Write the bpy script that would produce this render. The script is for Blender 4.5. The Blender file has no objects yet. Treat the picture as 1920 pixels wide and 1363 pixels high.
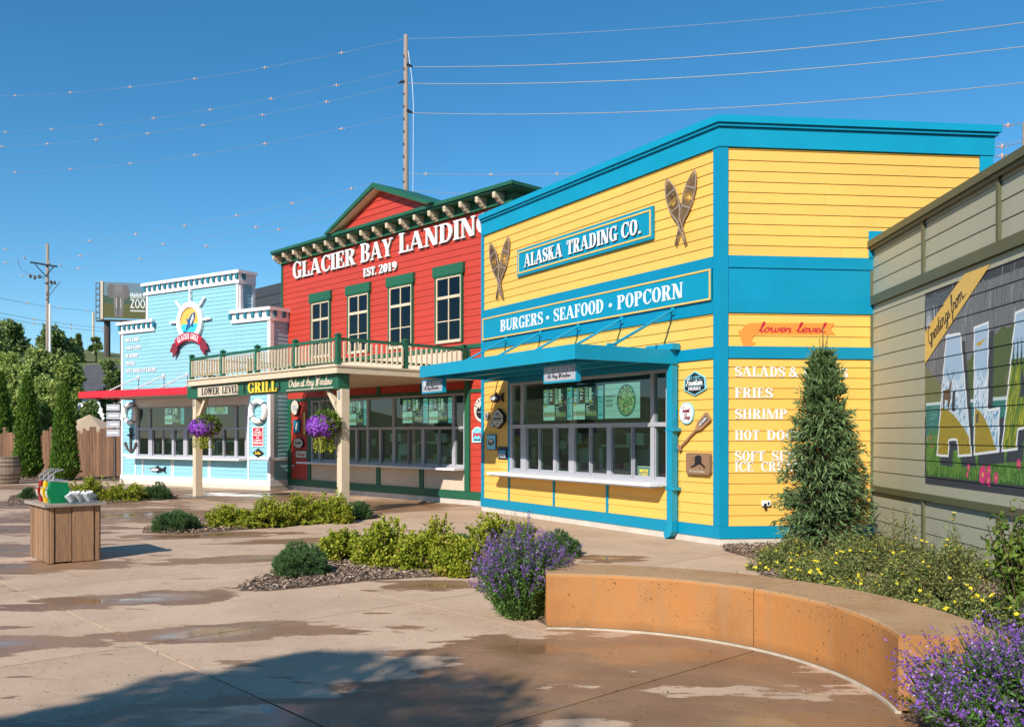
import bpy, math, random
import numpy as np
from mathutils import Matrix, Vector
random.seed(7); RNG = np.random.default_rng(11)
SC = bpy.context.scene
COL = SC.collection
R = math.radians

# ---------------------------------------------------------------- camera, sky, sun, exposure
F, CX, HY, EYE = 1700.0, 960.0, 814.0, 1.7      # focal length, image centre and horizon of the 1920 px wide photograph
cd = bpy.data.cameras.new('camera'); cam = bpy.data.objects.new('camera', cd); COL.objects.link(cam)
cam.location = (0, 0, EYE); cam.rotation_euler = (R(90), 0, 0)
cd.sensor_width = 36; cd.lens = 36*F/1920; cd.shift_y = (HY-681.5)/1920; cd.clip_start = .05; cd.clip_end = 2000
SC.camera = cam
world = bpy.data.worlds.new('World'); SC.world = world; world.use_nodes = True
SUN = Vector((-.46*math.cos(R(34.5)), -.888*math.cos(R(34.5)), math.sin(R(34.5))))
wn = world.node_tree; bg = wn.nodes['Background']
sky = wn.nodes.new('ShaderNodeTexSky'); sky.sky_type = 'NISHITA'; sky.sun_disc = False
sky.sun_elevation = R(34.5); sky.sun_rotation = math.atan2(SUN.x, SUN.y)
sky.altitude = 300; sky.air_density = 1.0; sky.dust_density = 0; sky.ozone_density = 5.2
hs = wn.nodes.new('ShaderNodeHueSaturation'); hs.inputs['Saturation'].default_value = 1.22; hs.inputs['Hue'].default_value = .49; wn.links.new(sky.outputs[0], hs.inputs['Color']); wn.links.new(hs.outputs[0], bg.inputs[0]); bg.inputs[1].default_value = .105
sd = bpy.data.lights.new('sun', 'SUN'); sd.energy = 4.3; sd.angle = R(.5); sd.color = (1, .93, .84)
so = bpy.data.objects.new('sun', sd); COL.objects.link(so); so.rotation_euler = (-SUN).to_track_quat('-Z', 'Y').to_euler(); so.location = (-8, -14, 14)
vs = SC.view_settings; vs.view_transform = 'Standard'; vs.look = 'None'; vs.gamma = 1; vs.exposure = .42; vs.use_curve_mapping = False
SC.render.engine = 'CYCLES'; SC.cycles.max_bounces = 7; SC.cycles.transparent_max_bounces = 16; SC.cycles.use_denoising = True
SC.cycles.diffuse_bounces = 3; SC.cycles.glossy_bounces = 3; SC.cycles.caustics_reflective = False; SC.cycles.caustics_refractive = False

def gnd(px, py, z=0.0):
    Y = (EYE-z)*F/(py-HY); return ((px-CX)/F*Y, Y)
def pt(px, py, Y): return ((px-CX)/F*Y, Y, EYE+(HY-py)/F*Y)

# ---------------------------------------------------------------- frames: x along a wall to the right, y into it, z up
class Fr:
    def __init__(s, x, y, ang=0, z=0):
        s.M = Matrix.Translation((x, y, z)) @ Matrix.Rotation(ang, 4, 'Z'); s.o = Vector((x, y, z))
        s.ux = Vector((math.cos(ang), math.sin(ang), 0)); s.uy = Vector((-math.sin(ang), math.cos(ang), 0))
    def at(s, px, py=HY, d=0.0):            # pixel -> (u, z) on the plane d metres in front of the wall
        r = Vector(((px-CX)/F, 1, (HY-py)/F)); c = Vector((0, 0, EYE)); o = s.o - s.uy*d
        t = (o-c).dot(s.uy)/r.dot(s.uy); p = c+r*t-s.o
        return p.dot(s.ux), p.z+s.o.z
    def u(s, px, d=0.0): return s.at(px, HY, d)[0]
    def z(s, px, py, d=0.0): return s.at(px, py, d)[1]
    def w(s, u, y, z): return s.o+s.ux*u+s.uy*y+Vector((0, 0, z))
def fr2(a, b):                               # frame from two ground points, a left, b right
    return Fr(a[0], a[1], math.atan2(b[1]-a[1], b[0]-a[0]))

WM = {}
def new(name, me, par=None, M=None):
    o = bpy.data.objects.new(name, me); COL.objects.link(o)
    if M is None: M = WM[par.name] if par else Matrix.Identity(4)
    if par: o.parent = par; o.matrix_basis = WM[par.name].inverted() @ M
    else: o.matrix_basis = M
    WM[o.name] = M
    return o
def tag(o, label=None, cat=None, group=None, kind=None):
    for k, v in (('label', label), ('category', cat), ('group', group), ('kind', kind)):
        if v: o[k] = v
    return o
def thing(name, label, cat, M, group=None):
    return tag(new(name, None, None, M), label, cat, group)
def dup(root, M, label=None, group=None):
    c = root.copy(); COL.objects.link(c); c.matrix_basis = M; WM[c.name] = M
    if label: c['label'] = label
    if group: c['group'] = group
    for ch in list(root.children):
        k = ch.copy(); COL.objects.link(k); k.parent = c; WM[k.name] = M @ WM[root.name].inverted() @ WM[ch.name]
        for g in list(ch.children):
            h = g.copy(); COL.objects.link(h); h.parent = k; WM[h.name] = M @ WM[root.name].inverted() @ WM[g.name]
    return c
T = Matrix.Translation
def RZ(a): return Matrix.Rotation(a, 4, 'Z')
def RX(a): return Matrix.Rotation(a, 4, 'X')
def RY(a): return Matrix.Rotation(a, 4, 'Y')

# ---------------------------------------------------------------- materials
def mat(name, col, rough=.6, var=.08, scale=3, bump=.1, bscale=60, stretch=(1, 1, 1), rnd=.05, metal=0, spec=.4, col2=None, dirt=0):
    m = bpy.data.materials.new(name); m.use_nodes = True; n = m.node_tree.nodes; l = m.node_tree.links
    b = n['Principled BSDF']; b.inputs['Roughness'].default_value = rough; b.inputs['Metallic'].default_value = metal
    b.inputs['Specular IOR Level'].default_value = spec
    g = n.new('ShaderNodeNewGeometry')
    mp = n.new('ShaderNodeMapping'); mp.inputs['Scale'].default_value = stretch; l.new(g.outputs['Position'], mp.inputs[0])
    nz = n.new('ShaderNodeTexNoise'); nz.inputs['Scale'].default_value = scale; nz.inputs['Detail'].default_value = 6; nz.inputs['Roughness'].default_value = .65
    l.new(mp.outputs[0], nz.inputs['Vector'])
    oi = n.new('ShaderNodeObjectInfo')
    ma = n.new('ShaderNodeMath'); ma.operation = 'MULTIPLY_ADD'; ma.inputs[1].default_value = rnd*2; ma.inputs[2].default_value = 1-rnd; l.new(oi.outputs['Random'], ma.inputs[0])
    mr = n.new('ShaderNodeMapRange'); mr.inputs[1].default_value = .3; mr.inputs[2].default_value = .7; mr.inputs[3].default_value = 1-var; mr.inputs[4].default_value = 1+var
    l.new(nz.outputs[0], mr.inputs[0])
    mu = n.new('ShaderNodeMath'); mu.operation = 'MULTIPLY'; l.new(ma.outputs[0], mu.inputs[0]); l.new(mr.outputs[0], mu.inputs[1])
    c = tuple(col)+(1,)
    hs = n.new('ShaderNodeHueSaturation'); l.new(mu.outputs[0], hs.inputs['Value'])
    if col2:
        mx = n.new('ShaderNodeMix'); mx.data_type = 'RGBA'; mx.inputs[6].default_value = c; mx.inputs[7].default_value = tuple(col2)+(1,)
        r2 = n.new('ShaderNodeMapRange'); r2.inputs[1].default_value = .4; r2.inputs[2].default_value = .62; l.new(nz.outputs[0], r2.inputs[0])
        l.new(r2.outputs[0], mx.inputs[0]); l.new(mx.outputs[2], hs.inputs['Color'])
    else: hs.inputs['Color'].default_value = c
    l.new(hs.outputs[0], b.inputs['Base Color'])
    if bump:
        n2 = n.new('ShaderNodeTexNoise'); n2.inputs['Scale'].default_value = bscale; n2.inputs['Detail'].default_value = 3; l.new(mp.outputs[0], n2.inputs['Vector'])
        bp = n.new('ShaderNodeBump'); bp.inputs['Strength'].default_value = bump; bp.inputs['Distance'].default_value = .01
        l.new(n2.outputs[0], bp.inputs['Height']); l.new(bp.outputs[0], b.inputs['Normal'])
    return m
def leafmat(name, c1, c2, c3=None, trans=.25, rough=.55):
    m = bpy.data.materials.new(name); m.use_nodes = True; n = m.node_tree.nodes; l = m.node_tree.links
    b = n['Principled BSDF']; b.inputs['Roughness'].default_value = rough; b.inputs['Specular IOR Level'].default_value = .3
    a = n.new('ShaderNodeAttribute'); a.attribute_name = 'rnd'
    cr = n.new('ShaderNodeValToRGB'); l.new(a.outputs['Fac'], cr.inputs[0])
    cr.color_ramp.elements[0].color = tuple(c1)+(1,); cr.color_ramp.elements[1].color = tuple(c2)+(1,)
    if c3: e = cr.color_ramp.elements.new(.93); e.color = tuple(c2)+(1,); cr.color_ramp.elements[2].color = tuple(c3)+(1,)
    l.new(cr.outputs[0], b.inputs['Base Color'])
    t = n.new('ShaderNodeBsdfTranslucent'); l.new(cr.outputs[0], t.inputs[0])
    mx = n.new('ShaderNodeMixShader'); mx.inputs[0].default_value = trans; l.new(b.outputs[0], mx.inputs[1]); l.new(t.outputs[0], mx.inputs[2])
    l.new(mx.outputs[0], n['Material Output'].inputs[0])
    return m
def emit(name, col, s):
    m = bpy.data.materials.new(name); m.use_nodes = True; b = m.node_tree.nodes['Principled BSDF']
    b.inputs['Base Color'].default_value = tuple(col)+(1,); b.inputs['Emission Color'].default_value = tuple(col)+(1,); b.inputs['Emission Strength'].default_value = s
    return m
def glassmat(name, tint, refl, rough=.0):
    m = bpy.data.materials.new(name); m.use_nodes = True; n = m.node_tree.nodes; l = m.node_tree.links
    n.remove(n['Principled BSDF']); t = n.new('ShaderNodeBsdfTransparent'); t.inputs[0].default_value = tuple(tint)+(1,)
    g = n.new('ShaderNodeBsdfGlossy'); g.inputs['Roughness'].default_value = rough; g.inputs[0].default_value = (.9, .95, 1, 1)
    f = n.new('ShaderNodeFresnel'); f.inputs[0].default_value = 1.5
    ad = n.new('ShaderNodeMath'); ad.operation = 'ADD'; ad.use_clamp = True; ad.inputs[1].default_value = refl; l.new(f.outputs[0], ad.inputs[0])
    g2 = n.new('ShaderNodeNewGeometry'); iv = n.new('ShaderNodeMath'); iv.operation = 'SUBTRACT'; iv.inputs[0].default_value = 1; l.new(g2.outputs['Backfacing'], iv.inputs[1]); pm = n.new('ShaderNodeMath'); pm.operation = 'MULTIPLY'; l.new(ad.outputs[0], pm.inputs[0]); l.new(iv.outputs[0], pm.inputs[1])
    mx = n.new('ShaderNodeMixShader'); l.new(pm.outputs[0], mx.inputs[0]); l.new(t.outputs[0], mx.inputs[1]); l.new(g.outputs[0], mx.inputs[2])
    l.new(mx.outputs[0], n['Material Output'].inputs[0]); return m

YEL = mat('yellow_paint', (.85, .49, .105), .5, .05, .8, .12, 40, (1, 1, 1), .035)
TEAL = mat('teal_paint', (.0, .25, .41), .45, .06, 1.2, .05, 30)
TEALM = mat('teal_metal', (.005, .30, .46), .35, .06, 2, .03, 20)
RED = mat('red_paint', (.50, .05, .03), .5, .04, .8, .12, 40, (1, 1, 1), .04)
GRN = mat('green_paint', (.018, .115, .06), .45, .08, 2, .05, 30)
CRM = mat('cream_paint', (.66, .54, .38), .55, .07, 2, .06, 40)
CRM2 = mat('pale_beige_panel', (.60, .50, .38), .7, .06, 3, .1, 60)
BLU = mat('light_blue_paint', (.26, .535, .61), .5, .03, .8, .12, 40, (1, 1, 1), .03)
WHT = mat('white_paint', (.80, .80, .80), .5, .04, 2, .04, 40)
DTEAL = mat('dark_teal_block', (.02, .19, .26), .5, .05)
GRY = mat('sage_paint', (.40, .39, .285), .6, .05, 1.2, .35, 55, (1, 1, .25), .03)
OLV = mat('olive_paint', (.11, .115, .06), .5, .08, 2, .1, 40)
ALU = mat('white_aluminium', (.40, .40, .44), .35, .04, 3, .02, 40)
FND = mat('foundation_concrete', (.58, .53, .46), .8, .12, 3, .3, 40)
DRK = mat('dark_backing', (.03, .03, .03), .9, .1)
BLK = mat('black_paint', (.015, .015, .018), .5, .1)
INT = mat('interior_grey', (.075, .09, .08), .8, .1)
INTD = mat('interior_counter', (.40, .38, .36), .6, .1)
STEEL = mat('steel', (.5, .5, .5), .35, .1, metal=.6)
REDM = mat('red_metal', (.62, .018, .035), .4, .05, 2, .03, 20)
CRIM = mat('crimson', (.50, .012, .04), .5, .08)
MAR = mat('maroon', (.22, .02, .035), .5, .08)
YSIGN = mat('yellow_letters', (.85, .62, .06), .5, .05)
GOLD = mat('gold_border', (.80, .50, .12), .5, .05)
ORNG = mat('orange_arrow_paint', (.85, .27, .04), .6, .06)
WOODG = mat('weathered_wood', (.44, .245, .125), .75, .38, 4, .8, 22, (7, 7, .5), .22, col2=(.21, .125, .075))
WOODT = mat('weathered_top_board', (.36, .30, .24), .8, .2, 8, .4, 30, (2, 8, 2), .1)
FENCE = mat('cedar_picket', (.20, .105, .058), .8, .35, 3, .4, 20, (6, 6, .4), .28)
BARR = mat('barrel_oak', (.27, .20, .14), .75, .25, 4, .4, 20, (5, 5, .6), .15)
IRON = mat('rusty_iron', (.08, .06, .05), .6, .2)
TAN = mat('tan_canvas', (.46, .34, .23), .8, .06)
POLEW = mat('pole_wood', (.30, .24, .20), .85, .25, 6, .4, 20, (5, 5, .4), .1)
GLASS = glassmat('serving_glass', (.74, .88, .83), .06)
GLASSD = glassmat('dark_glass', (.20, .24, .26), .0)
RAWH = mat('rawhide', (.22, .14, .07), .7, .25, 20)
ASHW = mat('bleached_ash_wood', (.30, .23, .18), .7, .2, 20)
BRK = mat('bark', (.13, .09, .065), .9, .3, 10, .6, 30)
PUR = leafmat('petunia_petals', (.18, .03, .36), (.36, .09, .60), (.60, .42, .78), .2)

# ---------------------------------------------------------------- mesh collector
class MB:
    def __init__(s): s.v = []; s.f = []
    def add(s, v, f):
        n = len(s.v); s.v += [tuple(p) for p in v]; s.f += [tuple(i+n for i in q) for q in f]; return s
    def box(s, x0, x1, y0, y1, z0, z1, M=None):
        v = [(x, y, z) for z in (z0, z1) for y in (y0, y1) for x in (x0, x1)]
        if M is not None: v = [M @ Vector(p) for p in v]
        return s.add(v, [(0, 2, 3, 1), (4, 5, 7, 6), (0, 1, 5, 4), (2, 6, 7, 3), (0, 4, 6, 2), (1, 3, 7, 5)])
    def prism(s, pts, y0, y1, M=None):       # polygon in x,z pushed from y0 (front) to y1
        a = sum(pts[i][0]*pts[(i+1) % len(pts)][1]-pts[(i+1) % len(pts)][0]*pts[i][1] for i in range(len(pts)))
        if a < 0: pts = pts[::-1]
        n = len(pts); v = [(p[0], y0, p[1]) for p in pts]+[(p[0], y1, p[1]) for p in pts]
        if M is not None: v = [M @ Vector(p) for p in v]
        return s.add(v, [tuple(range(n)), tuple(range(2*n-1, n-1, -1))]+[(i, i+n, (i+1) % n+n, (i+1) % n) for i in range(n)])
    def tube(s, pts, r, n=6, r1=None):
        pts = [Vector(p) for p in pts]; k = len(pts); rr = [r+(r1-r)*i/(k-1) if r1 is not None else r for i in range(k)]; v = []
        for i, p in enumerate(pts):
            d = (pts[min(i+1, k-1)]-pts[max(i-1, 0)]).normalized(); a = d.orthogonal().normalized() if i == 0 else (a-d*a.dot(d)).normalized(); b = d.cross(a)
            v += [p+(a*math.cos(2*math.pi*j/n)+b*math.sin(2*math.pi*j/n))*rr[i] for j in range(n)]
        f = [(i*n+j, i*n+(j+1) % n, (i+1)*n+(j+1) % n, (i+1)*n+j) for i in range(k-1) for j in range(n)]
        f += [tuple(range(n-1, -1, -1)), tuple((k-1)*n+j for j in range(n))]
        return s.add(v, f)
    def lathe(s, prof, n=16, M=None):        # profile (radius, z)
        v = [(r*math.cos(2*math.pi*j/n), r*math.sin(2*math.pi*j/n), z) for r, z in prof for j in range(n)]
        if M is not None: v = [M @ Vector(p) for p in v]
        k = len(prof); f = [(i*n+j, i*n+(j+1) % n, (i+1)*n+(j+1) % n, (i+1)*n+j) for i in range(k-1) for j in range(n)]
        f += [tuple(range(n-1, -1, -1)), tuple((k-1)*n+j for j in range(n))]
        return s.add(v, f)
    def me(s, m, smooth=False, name='mesh'):
        me = bpy.data.meshes.new(name); me.from_pydata(s.v, [], s.f)
        if m: me.materials.append(m)
        if smooth: me.polygons.foreach_set('use_smooth', [True]*len(me.polygons))
        return me
    def ob(s, name, m, par=None, M=None, smooth=False): return new(name, s.me(m, smooth, name), par, M)
def ellipse(cx, cz, rx, rz, n=24, a0=0, a1=2*math.pi):
    return [(cx+rx*math.cos(a0+(a1-a0)*i/n), cz+rz*math.sin(a0+(a1-a0)*i/n)) for i in range(n if a1-a0 > 6.28 else n+1)]

# ---------------------------------------------------------------- lettering
def catm(p, k=6):
    p = [np.array(q, float) for q in p]; o = []
    for i in range(len(p)-1):
        a = p[max(i-1, 0)]; b = p[i]; c = p[i+1]; d = p[min(i+2, len(p)-1)]
        for j in range(k):
            t = j/k; o.append(.5*(2*b+(c-a)*t+(2*a-5*b+4*c-d)*t*t+(3*b-a-3*c+d)*t**3))
    o.append(p[-1]); return o
def vstroke(pts, ws, sx=1.0, k=5):
    c = catm([(x*sx, y, w) for (x, y), w in zip(pts, ws)], k); L = []; Rr = []
    for i, q in enumerate(c):
        d = c[min(i+1, len(c)-1)][:2]-c[max(i-1, 0)][:2]; d /= (np.hypot(*d) or 1); n = np.array((-d[1], d[0]))*max(q[2], .02)/2
        L.append(tuple(q[:2]+n)); Rr.append(tuple(q[:2]-n))
    return [[L[i], L[i+1], Rr[i+1], Rr[i]] for i in range(len(L)-1)]
def glyph(c, T=.2, t=.075, so=.07, sh=.075):
    P = []
    def q(x0, y0, x1, y1): P.append([(x0, y0), (x1, y0), (x1, y1), (x0, y1)])
    def stem(x, w=T, b=1, tp=1, y0=0, y1=1):
        q(x, y0, x+w, y1)
        if so and b: q(x-so, y0, x+w+so, y0+sh)
        if so and tp: q(x-so, y1-sh, x+w+so, y1)
    def dg(x0, y0, x1, y1, w): P.append([(x0, y0), (x0+w, y0), (x1+w, y1), (x1, y1)])
    def arc(cx, cy, rx, ry, a0, a1, T=T, t=t, n=12):
        a0 = R(a0); a1 = R(a1)
        o = [(cx+rx*math.cos(a0+(a1-a0)*i/n), cy+ry*math.sin(a0+(a1-a0)*i/n)) for i in range(n+1)]
        k = [(cx+(rx-T)*math.cos(a0+(a1-a0)*i/n), cy+(ry-t)*math.sin(a0+(a1-a0)*i/n)) for i in range(n+1)]
        P.append(o+k[::-1])
    s = so; w = .6
    if c == 'I': stem(s); w = T+2*s
    elif c == 'L': stem(s); q(s+T, 0, .58, t); q(.58-t, t, .58, .32 if so else t*1.2); w = .6
    elif c in 'EF':
        stem(s); q(s+T, 1-t, .58, 1); q(s+T, .5-t/2, .46, .5+t/2)
        if so: q(.46-t*.6, .36, .46, .64); q(.58-t*.8, .74, .58, 1-t)
        if c == 'E': q(s+T, 0, .62, t); w = .64
        if c == 'E' and so: q(.62-t*.8, t, .62, .28)
    elif c == 'T':
        stem(.33-T/2, tp=0); q(.02, 1-t, .64, 1); w = .66
        if so: q(.02, .72, .02+t*.8, 1-t); q(.64-t*.8, .72, .64, 1-t)
    elif c == 'H': stem(s); stem(s+.36+T*.4); q(s+T, .5-t/2, s+.36+T*.4, .5+t/2); w = .36+T*1.4+2*s
    elif c == 'N':
        h = t if so else T
        stem(s+.02, h, tp=0); stem(.64, h, b=0); dg(.64+h-T*1.15, 0, s-.02, 1, T*1.15); w = .66+h+s
        if so: q(-.02, 1-sh, s+T*.7, 1)
    elif c == 'M':
        h = t if so else T
        stem(s, h); stem(.78, T if so else T); dg(.40, .0, s, 1, T); dg(.40+T*.25, .0, .78, 1, h); w = .78+T+s
    elif c == 'A':
        dg(s, 0, .33, 1, t if so else T); dg(.60, 0, .30, 1, T); q(.19, .28, .64, .28+t); w = .6+T+s
        if so: q(-.02, 0, s+t+s, sh); q(.56, 0, .60+T+s, sh)
    elif c == 'V':
        dg(.30, 0, .04, 1, T); dg(.36, 0, .60, 1, t if so else T); w = .72
        if so: q(-.02, 1-sh, .04+T+s, 1); q(.54, 1-sh, .74, 1)
    elif c == 'W':
        dg(.20, 0, .03, 1, T); dg(.26, 0, .42, 1, t if so else T); dg(.60, 0, .42, 1, T); dg(.66, 0, .86, 1, t if so else T); w = .98
        if so: q(-.02, 1-sh, .03+T+s, 1); q(.80, 1-sh, 1.0, 1)
    elif c == 'Y':
        stem(.31-T/2+.02, tp=0, y1=.45); dg(.31-T/2+.02, .42, .03, 1, T); dg(.36, .42, .58, 1, t if so else T); w = .7
        if so: q(-.02, 1-sh, .03+T+s, 1); q(.50, 1-sh, .72, 1)
    elif c == 'K':
        stem(s); dg(s+T-.02, .38, .50, 1, t if so else T); dg(.52, 0, .28, .56, T); w = .8
        if so: q(.44, 1-sh, .68, 1); q(.48, 0, .82, sh)
    elif c in 'OQ0': w = .70 if c != '0' else .58; arc(w/2, .5, w/2-.01, .515, 90, 270); arc(w/2, .5, w/2-.01, .515, -90, 90)
    elif c in 'CG':
        arc(.37, .5, .36, .515, 48, 312, n=18); w = .68
        if so: q(.60, .68, .60+t*.9, 1.0)
        if c == 'G': q(.50, 0.02, .50+T, .44); w = .74
        if c == 'G' and so: q(.43, .38, .50+T+s, .38+sh)
        if c == 'C' and so: q(.60, .14, .60+t*.8, .30)
    elif c == 'D': stem(s); q(s+T, 1-t, .36, 1); q(s+T, 0, .36, t); arc(.35, .5, .36, .5, -90, 90); w = .73
    elif c in 'PRB':
        stem(s); q(s+T, 1-t, .38, 1); q(s+T, .47, .38, .47+t); arc(.37, .735, .27, .265, -90, 90); w = .66
        if c == 'B': q(s+T, 0, .40, t); arc(.38, .255, .30, .255, -90, 90); w = .7
        if c == 'R': dg(.50, 0, .30, .5, T); w = .74
        if c == 'R' and so: q(.46, 0, .50+T+s, sh)
    elif c == 'S':
        k = T/.2
        P += vstroke([(.82, .72), (.74, .88), (.48, .965), (.2, .88), (.15, .7), (.32, .57), (.62, .45), (.84, .3), (.78, .12), (.5, .035), (.22, .1), (.13, .28)], [.06*k, .08*k, t, .15*k, .2*k, .22*k, .22*k, .2*k, .15*k, t, .08*k, .06*k], .64); w = .62
        if so: q(.5, .66, .5+t*.8, 1); q(.06, 0, .06+t*.8, .34)
    elif c == 'U':
        h = t if so else T
        q(s, .3, s+T, 1); q(.60, .3, .60+h, 1); arc((s+.6+h)/2, .3, (.6+h-s)/2, .31, 180, 360, T=T); w = .6+h+s
        if so: q(0, 1-sh, s+T+s, 1); q(.53, 1-sh, .6+h+s, 1)
    elif c == '2':
        P += vstroke([(.12, .74), (.2, .9), (.48, .96), (.76, .86), (.78, .66), (.55, .42), (.2, .12)], [.1, .12, .09, .16, .2, .14, .08], .62); q(.03, 0, .55, .13); q(.51, .1, .55, .3); w = .58
    elif c == '1': stem(.14, tp=0); q(.02, .84, .16, .9); w = .5
    elif c == '9': arc(.28, .68, .27, .33, 90, 270); arc(.28, .68, .27, .33, -90, 90, n=12); P += vstroke([(.5, .7), (.48, .35), (.3, .06), (.08, .1)], [.16, .16, .08, .1]); w = .58
    elif c == '&': P += vstroke([(1, .06), (.75, .16), (.45, .5), (.22, .78), (.34, .95), (.56, .9), (.54, .7), (.2, .45), (.08, .22), (.26, .04), (.6, .08), (.86, .5)], [.2, .2, .19, .14, .09, .1, .12, .12, .16, .1, .1, .08], .8); w = .82
    elif c == '.': q(.03, 0, .03+T*.9, T*.8); w = T+.06
    elif c == '\u2022': P.append(ellipse(.28, .42, .13, .15, 12)); w = .56
    elif c == 'Z': q(.03, 1-max(t, .1), .6, 1); q(.03, 0, .62, max(t, .1)); dg(.03, .05, .60-T, .95, T*1.1); w = .65
    elif c == "'": q(.03, .7, .03+T*.7, 1); w = T+.04
    elif c == '-': q(.03, .4, .3, .5); w = .34
    elif c == ' ': w = .36
    return w, P
def layout(txt, sp=.06, **k):
    x = 0; o = []
    for c in txt:
        w, P = glyph(c, **k); o.append((c, x, w, P)); x += w+sp
    return x-sp, o
def text(par, fr, txt, u0, u1, z0, z1, m, d=.0, dep=.03, split=True, name='letter', slope=0, caps=None, backing=None, **k):
    """raised capitals on the plane d in front of the wall of fr; one object for each letter when split"""
    W, L = layout(txt, **k); sx = (u1-u0)/W; h = z1-z0; J = MB()
    for c, x, w, P in L:
        if not P: continue
        mb = MB() if split else J; hh = h*(caps if caps and (x == 0 or prev == ' ') else 1); X = 0 if split else x*sx
        for i, p in enumerate(P): mb.prism([(X+a*sx, b*hh) for a, b in p], -dep-.0003*(i % 9), -.0002*i)
        if split:
            o = mb.ob(name, m, par, fr.M @ T((u0+x*sx, -d, z0+slope*x*sx)))
            if backing:
                b = MB()
                for i, p in enumerate(P): b.prism([(a*sx+.012, e*hh-.015) for a, e in p], -.012-.0003*(i % 9), .0)
                b.ob('letter_backing', backing, o, fr.M @ T((u0+x*sx, -d, z0+slope*x*sx)))
        prev = c
    for i, (c, *_r) in enumerate(L): pass
    if not split: tag(J.ob(name, m, par, fr.M @ T((u0, -d, z0))), kind='stuff')
prev = ' '
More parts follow.
